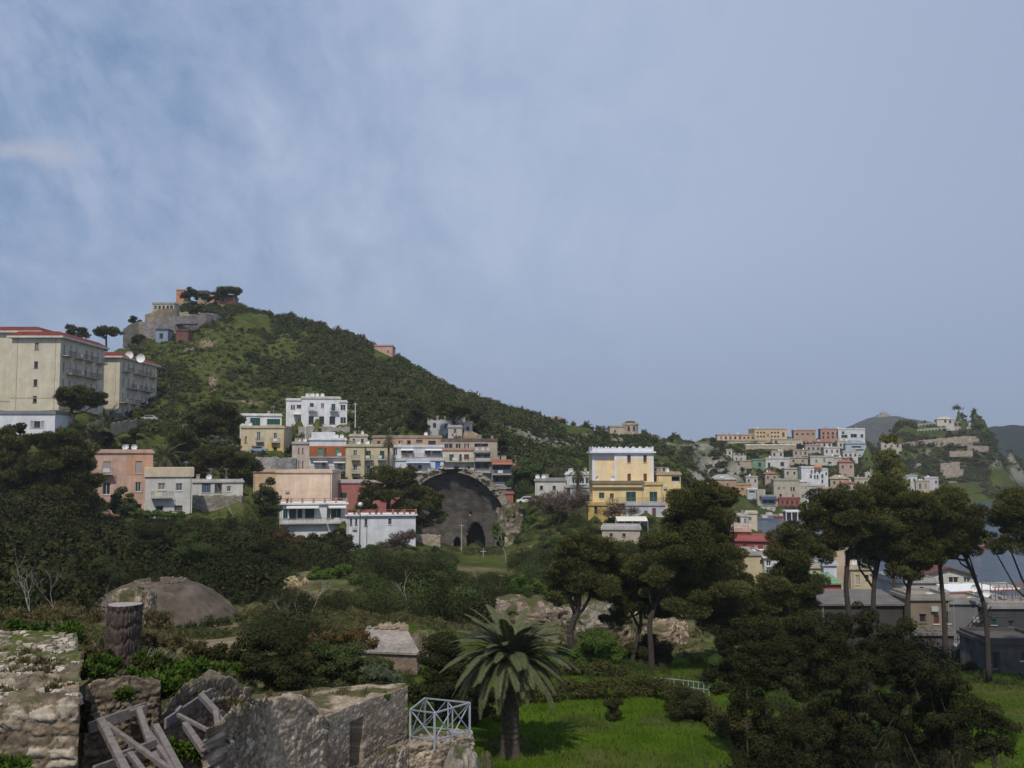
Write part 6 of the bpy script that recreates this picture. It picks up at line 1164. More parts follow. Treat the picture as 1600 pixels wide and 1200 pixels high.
pine('pine crown hanging in from the right picture edge', 1640, 1060, 85, [(1595,790,38,28),(1570,815,28,26),(1605,835,42,30),(1560,845,16,22),(1640,800,50,40),(1650,850,50,30)], [(1640,1060),(1632,960),(1625,850)], 0.3, group=G2)
tree('conifer', 'speckled yellowish conifer top rising behind the right pines', 1390, None, 118, [(1390,690,16,12),(1388,715,26,16),(1392,740,34,18),(1390,765,38,22),(1390,800,40,25)], YELG, None, 0.2, clump=0.7, cov=0.5, aspect=0.25, brush=0.6, Lf=2.2)
# ---- hand placed trees, left and middle
pine('broad umbrella pine in front of the front apartment block', 112, 668, 188, [(120,612,30,12),(100,618,20,14),(140,622,24,14),(120,628,28,12),(152,630,14,9)], [(112,672),(116,655),(110,643),(117,628)], 0.42, name='umbrella_pine', clump=1.3, cat='tree')
pine('small ragged pine on the skyline left of castle hill', 118, 545, 300, [(112,513,10,6),(125,519,11,8),(108,521,7,6),(132,524,8,6)], [(118,548),(119,530),(116,518)], 0.3, name='umbrella_pine', clump=1.2)
pine('dark umbrella pine on the skyline beside the castle wall', 166, 545, 305, [(168,516,20,7),(158,520,12,7),(180,520,10,7)], [(166,549),(166,530),(167,518)], 0.36, name='umbrella_pine', clump=1.2)
pine('spreading umbrella pine on the castle summit', 370, 474, 394, [(358,453,20,5),(345,459,12,6),(372,455,9,6)], [(371,476),(368,465),(372,458)], 0.35, name='umbrella_pine', clump=1.4)
tree('summit_tree', 'round dark tree hiding the orange summit house', 296, 468, 388, [(296,457,13,10),(288,462,8,7),(306,462,8,6)], DARK, None, 0.3, clump=1.6)
tree('summit_tree', 'dark tree mass between the two summit houses', 325, 470, 388, [(320,463,10,6),(334,466,10,6),(342,462,5,6)], DARK, None, 0.3, clump=1.6)
tree('wall_tree', 'small dark tree on the left castle wall', 206, 510, 352, [(206,499,9,7),(214,503,7,5)], DARK, None, 0.25, clump=1.4)
tree('wall_tree', 'dark bushy tree beside the blue hut', 215, 537, 336, [(215,529,9,9),(211,533,6,5)], DARK, None, 0.25, clump=1.4)
tree('wall_tree', 'dark bush growing on the castle terrace', 307, 490, 366, [(308,481,13,6),(300,485,9,5),(322,486,10,4)], OLIVE, None, 0.25, clump=1.4)
tree('wall_tree', 'dark shrub pair on the rubble wall under the summit', 357, 494, 382, [(354,487,9,6),(366,489,8,6)], DARK, None, 0.25, clump=1.4)
pine('umbrella pine rising over the grey gothic villa', 709, 675, 257, [(708,637,27,8),(690,641,14,8),(726,642,14,7),(708,645,20,6)], [(710,678),(709,664),(708,648)], 0.36, name='umbrella_pine', clump=1.3)
tree('cedar', 'dark cedar left of the gothic villa', 652, 678, 260, [(654,645,15,12),(651,658,17,12),(656,668,16,9)], DARK, None, 0.3, clump=1.3)
tree('dark_tree', 'dark tree right of the gothic villa porch', 752, 686, 262, [(750,664,11,16),(760,672,9,12),(742,652,10,9)], DARK, None, 0.3, clump=1.3)
tree('dark_tree', 'tall dark bush right of the long glazed restaurant', 785, 708, 246, [(785,690,9,14),(790,700,8,12)], DARK, None, 0.3, clump=1.2)
pine('dense dark pine hiding the middle of the red wall house', 607, 802, 188, [(598,742,24,17),(622,745,26,18),(578,765,18,14),(610,768,34,17),(645,765,26,14),(655,790,26,16),(674,782,20,16),(684,806,14,15),(662,812,16,14),(580,778,20,10),(628,788,20,14),(572,788,18,11),(635,742,18,12)], [(608,806),(606,788),(612,770),(605,750)], 0.45, clump=1.2)
# dark pines by the cream house and left slope
pine('big dark pine in front of the cream house', 335, 700, 205, [(340,640,32,16),(318,655,30,16),(362,652,20,12),(305,672,24,14),(345,668,28,12)], [(335,702),(336,680),(338,650)], 0.4, clump=1.4, name='dark_pine')
pine('leaning dark pine over the low garden house', 360, 768, 184, [(372,715,30,16),(340,712,34,17),(395,728,14,12),(320,728,26,14),(365,738,26,12)], [(360,772),(362,752),(366,725)], 0.3, clump=1.3, name='dark_pine')
pine('dark pine on the slope right of the palm by the pink house', 285, 745, 192, [(285,690,28,18),(270,712,20,20),(305,712,24,20),(292,735,26,16)], [(285,748),(285,700)], 0.3, clump=1.4, name='dark_pine')
pine('tall dark pine at the left edge below the long white house', 25, 800, 150, [(20,690,34,20),(5,720,40,26),(40,740,36,26),(-10,760,50,30),(30,785,40,26)], [(25,805),(25,720)], 0.35, clump=1.4, name='dark_pine')
pine('broad dark pine left of the pink house', 100, 810, 148, [(90,688,42,20),(122,712,36,24),(80,725,48,28),(130,745,30,22),(100,765,52,28),(60,780,40,30),(120,790,40,22)], [(100,815),(98,740)], 0.4, clump=1.4, name='dark_pine')
tree('dark_tree', 'dark rounded tree touching the long white house', 30, None, 168, [(20,672,24,12),(40,684,22,14),(8,690,22,16)], DARK, None, 0.3, clump=1.3)
bush('slope_bush', 'dark bush on the grassy slope below the parking wall', 165, 196, [(150,678,16,8),(168,682,14,8),(160,690,18,8)], DARK, clump=1.2)
bush('slope_bush', 'large dark bush beside the pink house roof', 205, 190, [(203,690,16,16),(212,676,12,12),(196,703,14,10)], DARK, clump=1.2)
tree('garden_tree', 'bushy green tree growing in front of the pink house', 190, None, 156, [(188,776,16,14),(202,782,12,14),(180,790,16,12),(195,797,18,10)], MID, None, 0.2, clump=1.0)
tree('garden_tree', 'pale olive tree hiding the left end of the blank cream wall', 420, None, 172, [(420,760,16,14),(412,778,18,16),(428,785,16,18),(418,805,22,18)], OLIVE, None, 0.2, clump=1.0)
bush('flowering_bush', 'pale flowering bush cascading by the cream house', 352, 196, [(345,690,18,6),(360,700,16,6),(335,684,10,5)], GREYG, clump=0.9)
tree('bright_tree', 'light green rounded tree on the slope right of balcony houses', 828, None, 228, [(828,735,26,20),(812,748,22,18),(845,748,22,18)], MID, None, 0.25, clump=1.3)
tree('brown_tree', 'large leafless brown tree left of the yellow house', 872, None, 192, [(872,778,34,16),(850,788,26,16),(898,782,24,18),(880,795,34,12)], BROWNISH, None, 0.2, clump=1.1, cov=0.28, aspect=0.1, brush=0.7, Lf=3)
tree('brown_tree', 'leafless brown tree before the yellow annexe', 965, None, 188, [(962,795,24,14),(985,800,18,10),(945,800,16,10)], BROWNISH, None, 0.15, clump=0.9, cov=0.22, aspect=0.1, brush=0.7, Lf=3)
tree('brown_tree', 'leafless brown tree high on slope left of the glazed house', 865, None, 235, [(865,738,20,14),(850,745,14,10)], BROWNISH, None, 0.15, clump=0.9, cov=0.25, aspect=0.1, brush=0.7, Lf=2.5)
bush('brown_bush', 'reddish brown bare bush in front of the plain white house', 622, 170, [(625,842,22,12),(610,852,20,10),(640,838,14,10)], BROWNISH, clump=0.8, cov=0.45, aspect=0.1, brush=0.7, Lf=3)
bush('ivy', 'bright green ivy clump climbing the right end of the dome', 781, 199, [(776,825,9,9),(781,838,11,12),(786,850,11,10)], BRIGHT, clump=0.8, cov=1.0)
bush('bright_bush', 'vivid green bush patch on the slope right of the dome', 850, 200, [(840,820,20,14),(862,832,26,16),(835,842,22,14)], BRIGHT, clump=1.0)
bush('slope_bush', 'dark green bush below the vivid patch right of dome', 880, 176, [(860,850,28,12),(900,848,26,14),(930,845,24,12)], MID, clump=1.0)
bush('green_bush', 'rounded bright green bush standing out in the dark thicket', 515, 118, [(505,897,26,12),(535,893,22,11),(520,908,32,12),(490,908,14,10)], BRIGHT, clump=0.9)
bush('grass_bank', 'bright grassy bush strip below the white laundry house', 245, 160, [(240,802,26,5),(270,804,26,5),(215,806,20,5)], BRIGHT, clump=0.6)
bush('bright_bush', 'light green bush pair beside the leaning pine', 855, 116, [(830,915,20,10),(862,920,22,10),(805,905,16,12)], BRIGHT, clump=0.8)
bush('dark_bush', 'dark leafy bush above the reddish rubble bank', 776, 122, [(770,910,24,14),(792,916,18,12),(755,922,18,12)], DARK, clump=0.8)
bush('dark_bush', 'dark bush hiding the foot of the beige basement wall', 470, 172, [(452,846,22,14),(480,848,24,14),(440,836,12,12)], DARK, clump=0.9)
bush('dark_bush', 'dark bush between terrace house and globe street lamp', 535, 170, [(520,846,22,16),(545,850,18,14),(530,832,10,9)], DARK, clump=0.9)
bush('green_bush', 'leafy green bush at the foot of the plain white house', 590, 166, [(580,862,26,12),(610,864,24,11)], MID, clump=0.9)
bush('dark_bush', 'dark shrub below the tan retaining wall', 665, 172, [(650,868,24,11),(680,866,22,11)], OLIVE, clump=0.9)
bush('dark_bush', 'dark tree by the left end of the plain white house', 553, 178, [(552,838,10,16),(545,850,14,14)], DARK, clump=0.8)
# ---- park bushes
bush('round_bush', 'big round dark evergreen bush behind the ruined walls', 425, 45, [(425,1010,48,32),(395,1035,38,32),(455,1035,38,34),(425,1050,55,24)], DARK, clump=0.5, Lmin=0.06, fill=2.0)
bush('round_bush', 'lower dark bush with rusty top right of the big round one', 535, 47, [(520,1020,34,24),(555,1030,38,26),(500,1045,34,26),(560,1050,46,20),(595,1050,24,18)], RUST if False else OLIVE, clump=0.5, Lmin=0.06, fill=2.0)
bush('rusty_bush', 'brownish shrub rising behind the two dark bushes', 535, 54, [(535,995,32,16),(570,1000,26,14),(505,1000,24,12)], RUST, clump=0.5, cov=0.5)
bush('grey_bush', 'grey twiggy shrub at the right foot of the dark bushes', 590, 46, [(585,1050,30,14),(610,1058,22,10)], GREYG, clump=0.4, cov=0.35, aspect=0.2, brush=0.5)
tree('ivy_tree', 'tall ivy covered evergreen left of the palm', 700, None, 54, [(700,1000,30,26),(690,1035,30,30),(715,1045,26,34),(700,1080,38,34),(705,1115,38,28),(740,1100,34,30)], DARK, None, 0.15, clump=0.5, Lmin=0.06, fill=2.2)
bush('dark_bush', 'dark bush behind the palm trunk', 755, 56, [(755,1090,30,26),(765,1120,26,20)], DARK, clump=0.5, Lmin=0.06)
bush('citrus_bush', 'yellowish green bush right of the leaning pine trunk', 935, 76, [(930,1000,32,18),(945,1020,34,20),(912,1022,24,18)], YELG if False else BRIGHT, clump=0.6, cov=0.7)
bush('dark_bush', 'dark dense bush between the slanting and straight pine trunks', 1008, 80, [(1000,1010,34,26),(1025,1020,28,26),(985,1035,26,20)], DARK, clump=0.6)
bush('dark_bush', 'small dark shrub standing alone on the lawn edge', 958, 56, [(957,1098,13,12),(958,1112,15,12)], DARK, clump=0.3, Lmin=0.05)
bush('dark_bush', 'rounded dark shrub at the right end of the hedge', 1072, 56, [(1072,1085,26,22),(1070,1112,28,24),(1088,1100,20,20)], DARK, clump=0.4, Lmin=0.05)
bush('green_shrub', 'mid green shrub under the round topped pine', 1165, 74, [(1160,1010,46,26),(1190,1025,40,24),(1135,1030,30,20)], MID, clump=0.6)
bush('green_shrub', 'mid green shrub below the low broad pine', 1262, 76, [(1255,1000,40,26),(1290,1010,30,24)], DARK, clump=0.6)
# ---- near dark shrubs, lower right
G3 = 'dark evergreen shrubs at the lower right'
for i, (px, d, bl, lab, mt) in enumerate([
    (1195, 41, [(1185,1040,40,40),(1215,1075,44,40),(1170,1100,36,40),(1200,1140,44,40)], 'leftmost near evergreen shrub beside the lawn', NEAR),
    (1290, 43, [(1300,1000,42,46),(1275,1050,46,46),(1315,1080,46,46),(1280,1120,50,44),(1310,1160,44,34)], 'tall near evergreen with the highest narrow top', NEAR),
    (1400, 44, [(1400,1010,44,44),(1385,1055,46,44),(1420,1080,48,44),(1395,1125,50,40)], 'broad near evergreen right of the highest one', NEAR),
    (1475, 42, [(1465,1050,36,36),(1490,1090,44,38),(1465,1125,44,34),(1510,1130,36,28)], 'near evergreen shrub ending against the right lawn', NEAR),
    (1545, 39, [(1535,1120,28,26),(1560,1140,34,26),(1530,1160,34,24),(1575,1165,22,18)], 'lowest loose shrub at the right with thin visible stems', NEAR),
    (1235, 38, [(1225,1150,44,36),(1265,1165,40,36),(1190,1170,36,30)], 'low near shrub at the bottom picture edge', NEAR),
    (1345, 47, [(1345,965,36,26),(1360,1000,36,30)], 'small pointed evergreen top standing back in the middle of the shrubs', NEAR)]):
    bush('evergreen_shrub', lab, px, d, bl, mt, clump=0.34, Lmin=0.06, fill=1.2, cov=0.55, aspect=0.38, group=G3, limbs=14, r0=0.05)
for i, (px, d, bl, lab) in enumerate([(1345, 41, [(1340,1110,44,40),(1355,1155,44,36),(1320,1060,36,36)], 'dense dark evergreen in the very middle of the near shrubs'), (1440, 43.5, [(1440,1150,44,36),(1450,1105,38,36),(1425,1035,32,32)], 'dark evergreen just left of the loose right shrubs'), (1160, 50, [(1150,1000,44,36),(1190,1010,40,36),(1160,1045,46,30),(1130,1060,32,26)], 'dark bush joining pines and near shrubs'), (1250, 48, [(1250,1000,40,32),(1235,1030,40,34),(1270,985,32,26)], 'dark bush below the low broad pine and behind the near shrubs')]):
    bush('evergreen_shrub', lab, px, d, bl, NEAR, clump=0.34, Lmin=0.06, fill=1.25, cov=0.55, aspect=0.38, group=G3, limbs=14, r0=0.05)
def stems(px0, px1, d, n, label):
    r = random.Random(int(px0)); a = at_ground((px0 + px1) / 2, d); root = empty('sapling_clump', a, 0, label, 'saplings')
    for i in range(n):
        x = ((r.uniform(px0, px1)) - (px0 + px1) / 2) / F * d; y = r.uniform(-0.6, 0.6); h = r.uniform(3, 5); m = MB(); m.path([(x, y, -0.3), (x + r.uniform(-.15, .15), y, h * 0.35), (x + r.uniform(-.4, .4), y, h * 0.7), (x + r.uniform(-.7, .7), y, h)], [0.05, 0.042, 0.03, 0.012], 6); m.build('stem', BARK, root)
stems(1340, 1420, 42, 9, 'group of thin dark stems under the near evergreens')
stems(1500, 1575, 38, 6, 'thin stems under the lowest loose shrub at right')
def bare(name, label, px, py, d, h, r0, seed, mat, n=6, lean=0.0, spread=0.5, cat='tree', parts=1):
    """leafless branching tree"""
    foot = at_ground(px, d) if py is None else P(px, py, d); r = random.Random(seed); root = empty(name, foot, 0, label, cat); m = MB()
    def grow(p, dv, l, rad, lev):
        pts = [p]; q = p.copy(); dd = dv.copy()
        for k in range(4): dd = (dd + Vector((r.uniform(-1, 1), r.uniform(-1, 1), r.uniform(-.3, .5))) * 0.22).normalized(); q = q + dd * l / 4; pts.append(q.copy())
        m.path(pts, [rad * (1 - 0.14 * k) for k in range(5)], 5)
        if lev > 0:
            for k in range(r.randint(2, 3)):
                s = pts[r.randint(2, 4)]; nd = (dd + Vector((r.uniform(-1, 1), r.uniform(-1, 1), r.uniform(-.2, .8))) * spread * 1.5).normalized(); grow(s, nd, l * r.uniform(0.55, 0.8), rad * 0.5, lev - 1)
    grow(Vector((0, 0, -0.3)), Vector((lean, 0, 1)).normalized(), h * 0.45, r0, n)
    m.build('branches', mat, root); return root
bare('bare_tree', 'whitish leafless tree at left before the dark thicket', 62, None, 62, 4.2, 0.05, 3, PALE, 4, -0.15)
bare('bare_tree', 'second whitish leafless tree bending right of the first', 82, None, 60, 3.6, 0.045, 8, PALE, 4, 0.3)
bare('bare_tree', 'grey leafless tree in front of the mossy retaining wall', 372, None, 160, 7.5, 0.10, 12, PALE, 4, -0.2)
bare('bare_tree', 'pale forked dead tree in the scrub above the round bush', 455, None, 74, 3.8, 0.05, 21, PALE, 4, 0.1)
bare('bare_tree', 'thin pale dead tree left of the bright green bush', 488, None, 84, 5.0, 0.06, 22, PALE, 3, 0.0)
bare('bare_tree', 'pale dead sapling in the thicket above the grass strip', 640, None, 92, 4.4, 0.06, 25, PALE, 3, 0.0)
bare('bare_tree', 'thin leafless sapling growing on the right part of lawn', 1106, None, 45, 3.2, 0.03, 31, BARK, 3, 0.05)
bare('bare_tree', 'leafless grey bush beside the stump', 235, None, 26, 1.5, 0.02, 41, PALE, 4, 0.2, 0.8)
bare('bare_tree', 'twiggy grey bush between stump and concrete dome', 262, None, 30, 1.8, 0.02, 43, PALE, 4, 0.0, 0.8)
bare('bare_tree', 'leafless grey tree right of the footbridge', 790, None, 165, 6.5, 0.09, 47, PALE, 4, 0.1)
bare('pollard_tree', 'pollarded bare tree on the parking wall between apartment blocks', 171, 660, 224, 5.5, 0.28, 51, BARK, 3, 0.05, 0.7)
for i, (px, d, bl, mt, lab) in enumerate([
    (40, 112, [(35,850,26,22),(60,865,24,20),(15,870,26,20)], MID, 'greyish green tree at the left edge of the valley thicket'),
    (110, 120, [(105,835,24,24),(128,850,22,20),(95,860,22,18)], DARK, 'tall dark tree below the pink house in the thicket'),
    (165, 104, [(165,885,26,22),(185,900,20,16)], OLIVE, 'olive tree in the thicket left of the concrete dome'),
    (238, 128, [(235,835,26,20),(260,848,22,16)], DARK, 'dark rounded tree under the grass bank'),
    (300, 122, [(300,850,24,20),(322,862,20,16),(280,866,20,14)], MID, 'mid green tree in the thicket behind the concrete dome'),
    (362, 132, [(360,828,22,22),(380,842,22,18)], OLIVE, 'loose olive tree below the mossy retaining wall'),
    (415, 120, [(412,862,26,20),(436,872,22,16)], DARK, 'dark broad tree left of the bright green bush'),
    (445, 140, [(445,838,18,14),(460,850,18,12)], RUST, 'brownish tree in the thicket below the terrace house'),
    (585, 112, [(580,905,30,20),(610,912,26,18),(560,920,26,16)], MID, 'mid green tree right of the bright green bush'),
    (640, 104, [(640,915,30,24),(668,925,26,20),(620,935,28,18)], DARK, 'dark broad tree in the thicket above the grass strip'),
    (705, 112, [(700,905,26,20),(722,918,22,16)], OLIVE, 'olive tree at the right end of the thicket'),
    (80, 88, [(75,915,24,18),(95,925,20,14)], GREYG, 'pale grey green shrub behind the whitish leafless trees'),
    (545, 100, [(545,945,24,14),(520,950,20,12)], RUST, 'rusty shrub at the lower edge of the thicket')]):
    tree('thicket_tree', lab, px, None, d, bl, mt, None, 0.14, clump=0.8, cov=0.6, aspect=0.4, Lf=1.4)
# ---- palms
def frond_mesh(L, droop, seed, n=34, w=0.42, mat=None, seg=10):
    r = random.Random(seed); m = MB(); pts = []
    for k in range(seg + 1):
        t = k / seg; pts.append(Vector((t * L * (1 - 0.12 * t * droop), r.uniform(-.02, .02), L * (0.36 * t - 0.36 * droop * t * t * 1.9))))
    m.path(pts, [0.035 * (1 - 0.85 * k / seg) + 0.004 for k in range(seg + 1)], 5)
    for k in range(n):
        t = 0.12 + 0.87 * k / n; f = t * seg; i = min(int(f), seg - 1); p = pts[i].lerp(pts[i + 1], f - i); tg = (pts[i + 1] - pts[i]).normalized(); ll = w * (math.sin(math.pi * min(1, 0.12 + t * 0.88)) ** 0.55 + 0.12) * r.uniform(0.85, 1.1)
        for sg in (-1, 1):
            dv = (Vector((0, sg, 0)) * 0.80 + tg * 0.62 + Vector((0, 0, 0.28 - 0.30 * t))).normalized(); q = p + dv * ll + Vector((0, 0, -0.10 * ll)); mid = p.lerp(q, 0.45) + Vector((0, 0, 0.05 * ll)); sd = tg * 0.027
            m.add([p - sd * 0.5, mid - sd * 1.15, q, mid + sd * 1.15, p + sd * 0.5], [(0, 1, 2, 3, 4)])
    return m.mesh('frond', mat)
PALMG = leafmat('palm_leaf', (0.052, 0.064, 0.026), (0.17, 0.17, 0.088), 0.6, 0.12)
def palm(label, px, py, d, crown_py, Rm, nfr, r0, seed, nseg=34, drop=1.0, dry=True, th=None, wl=0.42):
    foot = at_ground(px, d) if py is None else P(px, py, d); hz = P(px, crown_py, d).z - foot.z; root = empty('palm_tree', foot, 0, label, 'palm tree'); rg = random.Random(seed)
    m = MB(); prof = [(r0 * 1.35, -0.3), (r0 * 1.12, 0.15), (r0, 0.5)] + [(r0 * (0.95 + 0.06 * (k % 2)), 0.5 + (hz - 0.9) * k / 26) for k in range(1, 25)] + [(r0 * 1.25, hz - 0.25), (r0 * 1.1, hz), (r0 * 0.4, hz + 0.3)]; m.lathe(prof, 18); m.build('trunk', plain('palm_bark', (0.085, 0.065, 0.05), 0.95, noise_amt=0.45, scale=7), root)
    meshes = [frond_mesh(Rm, dp, 5 + i, nseg, wl, PALMG) for i, dp in enumerate((0.72, 0.86, 1.0, 1.1))]
    for k in range(nfr):
        t = (k + 0.5) / nfr; el = math.radians(82 - 112 * t ** 0.85 * drop + rg.uniform(-5, 5)); az = k * 2.39996 + rg.uniform(-.15, .15); o = link('frond', meshes[min(3, int(t * 3.2 + rg.random() * 0.8))], root, (math.cos(az) * r0 * 0.6, math.sin(az) * r0 * 0.6, hz + 0.15 * (1 - t)))
        o.rotation_euler = (rg.uniform(-.25, .25), -(el - math.radians(12)), az); s = rg.uniform(0.85, 1.08) * (0.72 if t < 0.08 else 1); o.scale = (s, s, s)
    if dry:
        dm = frond_mesh(Rm * 0.62, 0.5, 77, 26, wl * 0.8, leafmat('dry_palm_leaf', (0.09, 0.065, 0.035), (0.20, 0.15, 0.085)))
        for k in range(9):
            az = k * 0.7 + rg.uniform(-.2, .2); o = link('dry_frond', dm, root, (math.cos(az) * r0 * 0.9, math.sin(az) * r0 * 0.9, hz - 0.25)); o.rotation_euler = (rg.uniform(-.3, .3), math.radians(58 + rg.uniform(-8, 10)), az)
    return root
palm('stout date palm standing on the lawn in front', 797, 1180, 49.5, 1034, 3.25, 112, 0.44, 1, 56, drop=0.82, wl=0.36)
palm('large palm crown behind the white laundry house', 258, None, 178, 716, 4.4, 44, 0.45, 2, 30, wl=0.6)
palm('slim palm in front of the brown top row house', 607, 730, 227, 688, 2.6, 26, 0.25, 3, 18, wl=0.5)
palm('palm before the glazed veranda beside the yellow house', 903, 774, 206, 737, 3.2, 34, 0.32, 4, 20, wl=0.5)
# ---- masses nobody could count
PROT = [(s['x0'], s['x1'], s['yt'], s['yb'] - 3 - 0.2 * (s['yb'] - s['yt']) * (s['d'] < 240), s['d']) for s in HOUSES] + [(15, 243, 515, 640, 205), (-60, 85, 645, 676, 182), (926, 1064, 697, 790, 196), (655, 800, 735, 850, 203), (160, 376, 900, 972, 100), (255, 410, 984, 1004, 62), (560, 650, 995, 1028, 66), (635, 684, 990, 1016, 72), (719, 790, 866, 888, 184), (300, 378, 775, 796, 170), (638, 688, 836, 856, 184), (192, 415, 480, 520, 338), (370, 416, 489, 509, 383), (1435, 1520, 650, 676, 590), (475, 560, 882, 912, 116), (584, 613, 540, 556, 390), (953, 999, 660, 676, 396), (1484, 1526, 753, 766, 598), (1382, 1530, 683, 694, 600), (720, 722, 820, 865, 189), (560, 575, 795, 850, 168)]
PROT = np.array(PROT, float)
def templates(k, ncl, per, L, aspect, flat=0.75):
    out = []
    for _ in range(k):
        u = unit(ncl); u[:, 2] = np.abs(u[:, 2]); c = u * (0.35 + 0.45 * VR.random((ncl, 1))) * np.array([1, 1, 0.9]) + np.array([0, 0, 0.12]); R = (0.28 + 0.2 * VR.random((ncl, 1))) * np.array([[1, 1, flat]])
        v, t = leaf_quads(c, R, np.full(ncl, per), L, aspect, np.clip(0.5 + 0.22 * VR.normal(size=ncl), 0, 1)); out.append((v, t))
    return out
def scatter(name, label, regs, tmpl, mat, seed, limit=None, keep=None, hz=(0.7, 1.3), sexp=2.1):
    """bushes as one mass: regs = (px0, px1, d0, d1, count, size0, size1)"""
    g = np.random.default_rng(seed); V, T = [], []; 
    for (a, b, d0, d1, n, s0, s1) in regs:
        px = g.uniform(a, b, n); d = np.sqrt(g.uniform(d0 * d0, d1 * d1, n)); x = (px - 800) / F * d; z = ground(x, d); s = g.uniform(0, 1, n) ** sexp * (s1 - s0) + s0; hh = g.uniform(*hz, n); py = HZ - (z - H) / d * F; ok = np.ones(n, bool)
        if keep is not None: ok &= keep(px, py, d, x, g)
        top = HZ - (z + s * hh - H) / d * F; half = s / d * F
        if limit is not None:
            lim = np.interp(px, limit[0], limit[1]); over = top < lim; s = np.where(over, s * np.clip((py - lim) / np.maximum(py - top, 1e-3), 0, 1), s); ok &= s > s0 * 0.4; top = HZ - (z + s * hh - H) / d * F; half = s / d * F
        for (p0, p1, q0, q1, dd) in PROT: ok &= ~((d < dd + 9) & (d > dd * 0.2) & (px + half * 0.8 > p0) & (px - half * 0.8 < p1) & (top < q1) & (py > q0))
        ok &= z > 0.4
        for i in np.nonzero(ok)[0]:
            v, t = tmpl[g.integers(len(tmpl))]; an = g.uniform(0, 6.283); c, sn = math.cos(an), math.sin(an); w = v * s[i]; V.append(np.stack([w[:, 0] * c - w[:, 1] * sn + x[i], w[:, 0] * sn + w[:, 1] * c + d[i], w[:, 2] * hh[i] + z[i] - 0.1 * s[i]], -1)); T.append(np.clip(t + g.normal() * 0.28, 0, 1))
    v = np.concatenate(V); t = np.concatenate(T); tag(link(name, np_mesh(name, v, quads(v), mat, {'tint': ('POINT', t)})), label, 'scrub', kind='stuff')
patch = lambda x, y, sc, sd: fbm(x / sc, y / sc, 4, sd)
HGRASS = leafmat('hill_grass', (0.048, 0.068, 0.012), (0.135, 0.140, 0.038), spec=0.02)
HB = templates(7, 9, 26, 0.125, 0.55); TB = templates(6, 16, 100, 0.052, 0.45) + templates(5, 22, 80, 0.045, 0.3, 1.1); GB = templates(5, 6, 14, 0.18, 0.3)
def hill_keep(px, py, d, x, g):
    bare = ((((px - 830) / 46) ** 2 + ((py - 682) / 20) ** 2) < 1) | ((((px - 1118) / 36) ** 2 + ((py - 735) / 34) ** 2) < 1) | ((((px - 895) / 26) ** 2 + ((py - 690) / 9) ** 2) < 1)
    p = patch(x, d, 26, 31) - 0.25 * bare * (g.random(len(px)) < 0.85); dense = np.where(px > 520, 0.455, 0.475) - 0.2 * ((px > 600) & (px < 820) & (py < 640)) + 0.07 * (px > 860); return (p + 0.16 * (g.random(len(px)) - 0.5) > dense)
scatter('hillside_scrub', 'dark scrub covering the big hill', [(200,820,212,400,3400,0.7,2.6),(430,900,240,400,1000,1.0,3.2),(620,1130,235,420,1800,0.8,3.4)], HB, HILLD, 1, keep=hill_keep, sexp=1.4)
scatter('hillside_broom', 'mid green bushes mixed into the hill scrub', [(200,820,212,400,2000,0.7,2.4),(430,900,240,400,900,0.9,2.8),(620,1130,235,420,1500,0.8,3.0)], HB, MID, 14, keep=hill_keep, sexp=1.4)
scatter('hillside_low_scrub', 'low dark tufts dotted over the grassy hillside', [(225,600,215,400,1700,0.35,1.3)], HB, HILLD, 21)
scatter('hillside_bushes', 'lighter olive scrub on the hills', [(200,900,212,400,3600,0.4,1.3),(820,1130,240,420,1400,0.6,2.2)], HB, OLIVE, 2, keep=lambda px, py, d, x, g: patch(x, d, 18, 77) > 0.46)
scatter('hillside_grass', 'bright grass and weeds on the hill', [(200,760,212,390,9000,0.3,1.0)], GB, HGRASS, 3, keep=lambda px, py, d, x, g: patch(x, d, 20, 55) > 0.47)
scatter('ridge_trees', 'small trees along the hill crest', [(420,640,385,408,150,1.2,3.4),(560,640,370,400,70,2,4.4),(640,1125,368,450,340,0.9,2.8),(1000,1130,395,460,60,1.2,3)], HB, HILLD, 4)
scatter('headland_scrub', 'dark scrub over the far slopes and headland', [(1100,1300,400,560,1100,1.2,4),(1280,1600,440,640,2600,1.2,4.6),(1380,1620,590,760,1100,1.5,5.0),(1120,1360,545,600,240,0.8,2.6)], HB, HILLD, 5, keep=lambda px, py, d, x, g: patch(x, d, 30, 13) + 0.2 * (g.random(len(px)) - .5) > 0.43)
scatter('village_trees', 'small garden trees between the far village houses', [(1110,1380,402,560,1500,0.8,2.6)], HB, DARK, 16, keep=lambda px, py, d, x, g: patch(x, d, 14, 41) > 0.42)
scatter('headland_bushes', 'olive scrub on the far slopes', [(1100,1620,400,740,1500,0.8,2.4)], HB, OLIVE, 6, keep=lambda px, py, d, x, g: patch(x, d, 24, 23) > 0.45)
LIM_L = ([-200,0,60,150,175,230,300,350,420,440,560,600,690,720,790,850,1000,1080,1160,1300], [700,700,715,760,800,808,806,806,806,832,848,860,862,862,868,848,845,845,870,900])
def th_keep(px, py, d, x, g): return ~((px > 560) & (px < 700) & (d < 88) & (d > 60)) & ~((px > 250) & (px < 430) & (d > 56) & (d < 66))
scatter('thicket', 'dark evergreen thicket filling the valley', [(-150,200,66,160,230,1.6,8.0),(150,480,104,165,230,1.4,7.5),(440,800,88,190,340,1.2,6.2),(380,560,60,90,40,1,2.4),(740,1150,116,190,240,1.4,3.6),(1080,1300,110,150,60,1.5,3.0)], TB, DARK, 7, LIM_L, th_keep)
scatter('thicket_lighter', 'lighter leafy bushes within the thicket', [(-150,480,66,165,150,1.4,3.8),(440,760,88,172,160,1.4,3.6),(740,1150,112,195,300,0.9,2.8),(800,1100,180,240,160,0.8,2.6)], TB, MID, 8, LIM_L, th_keep)
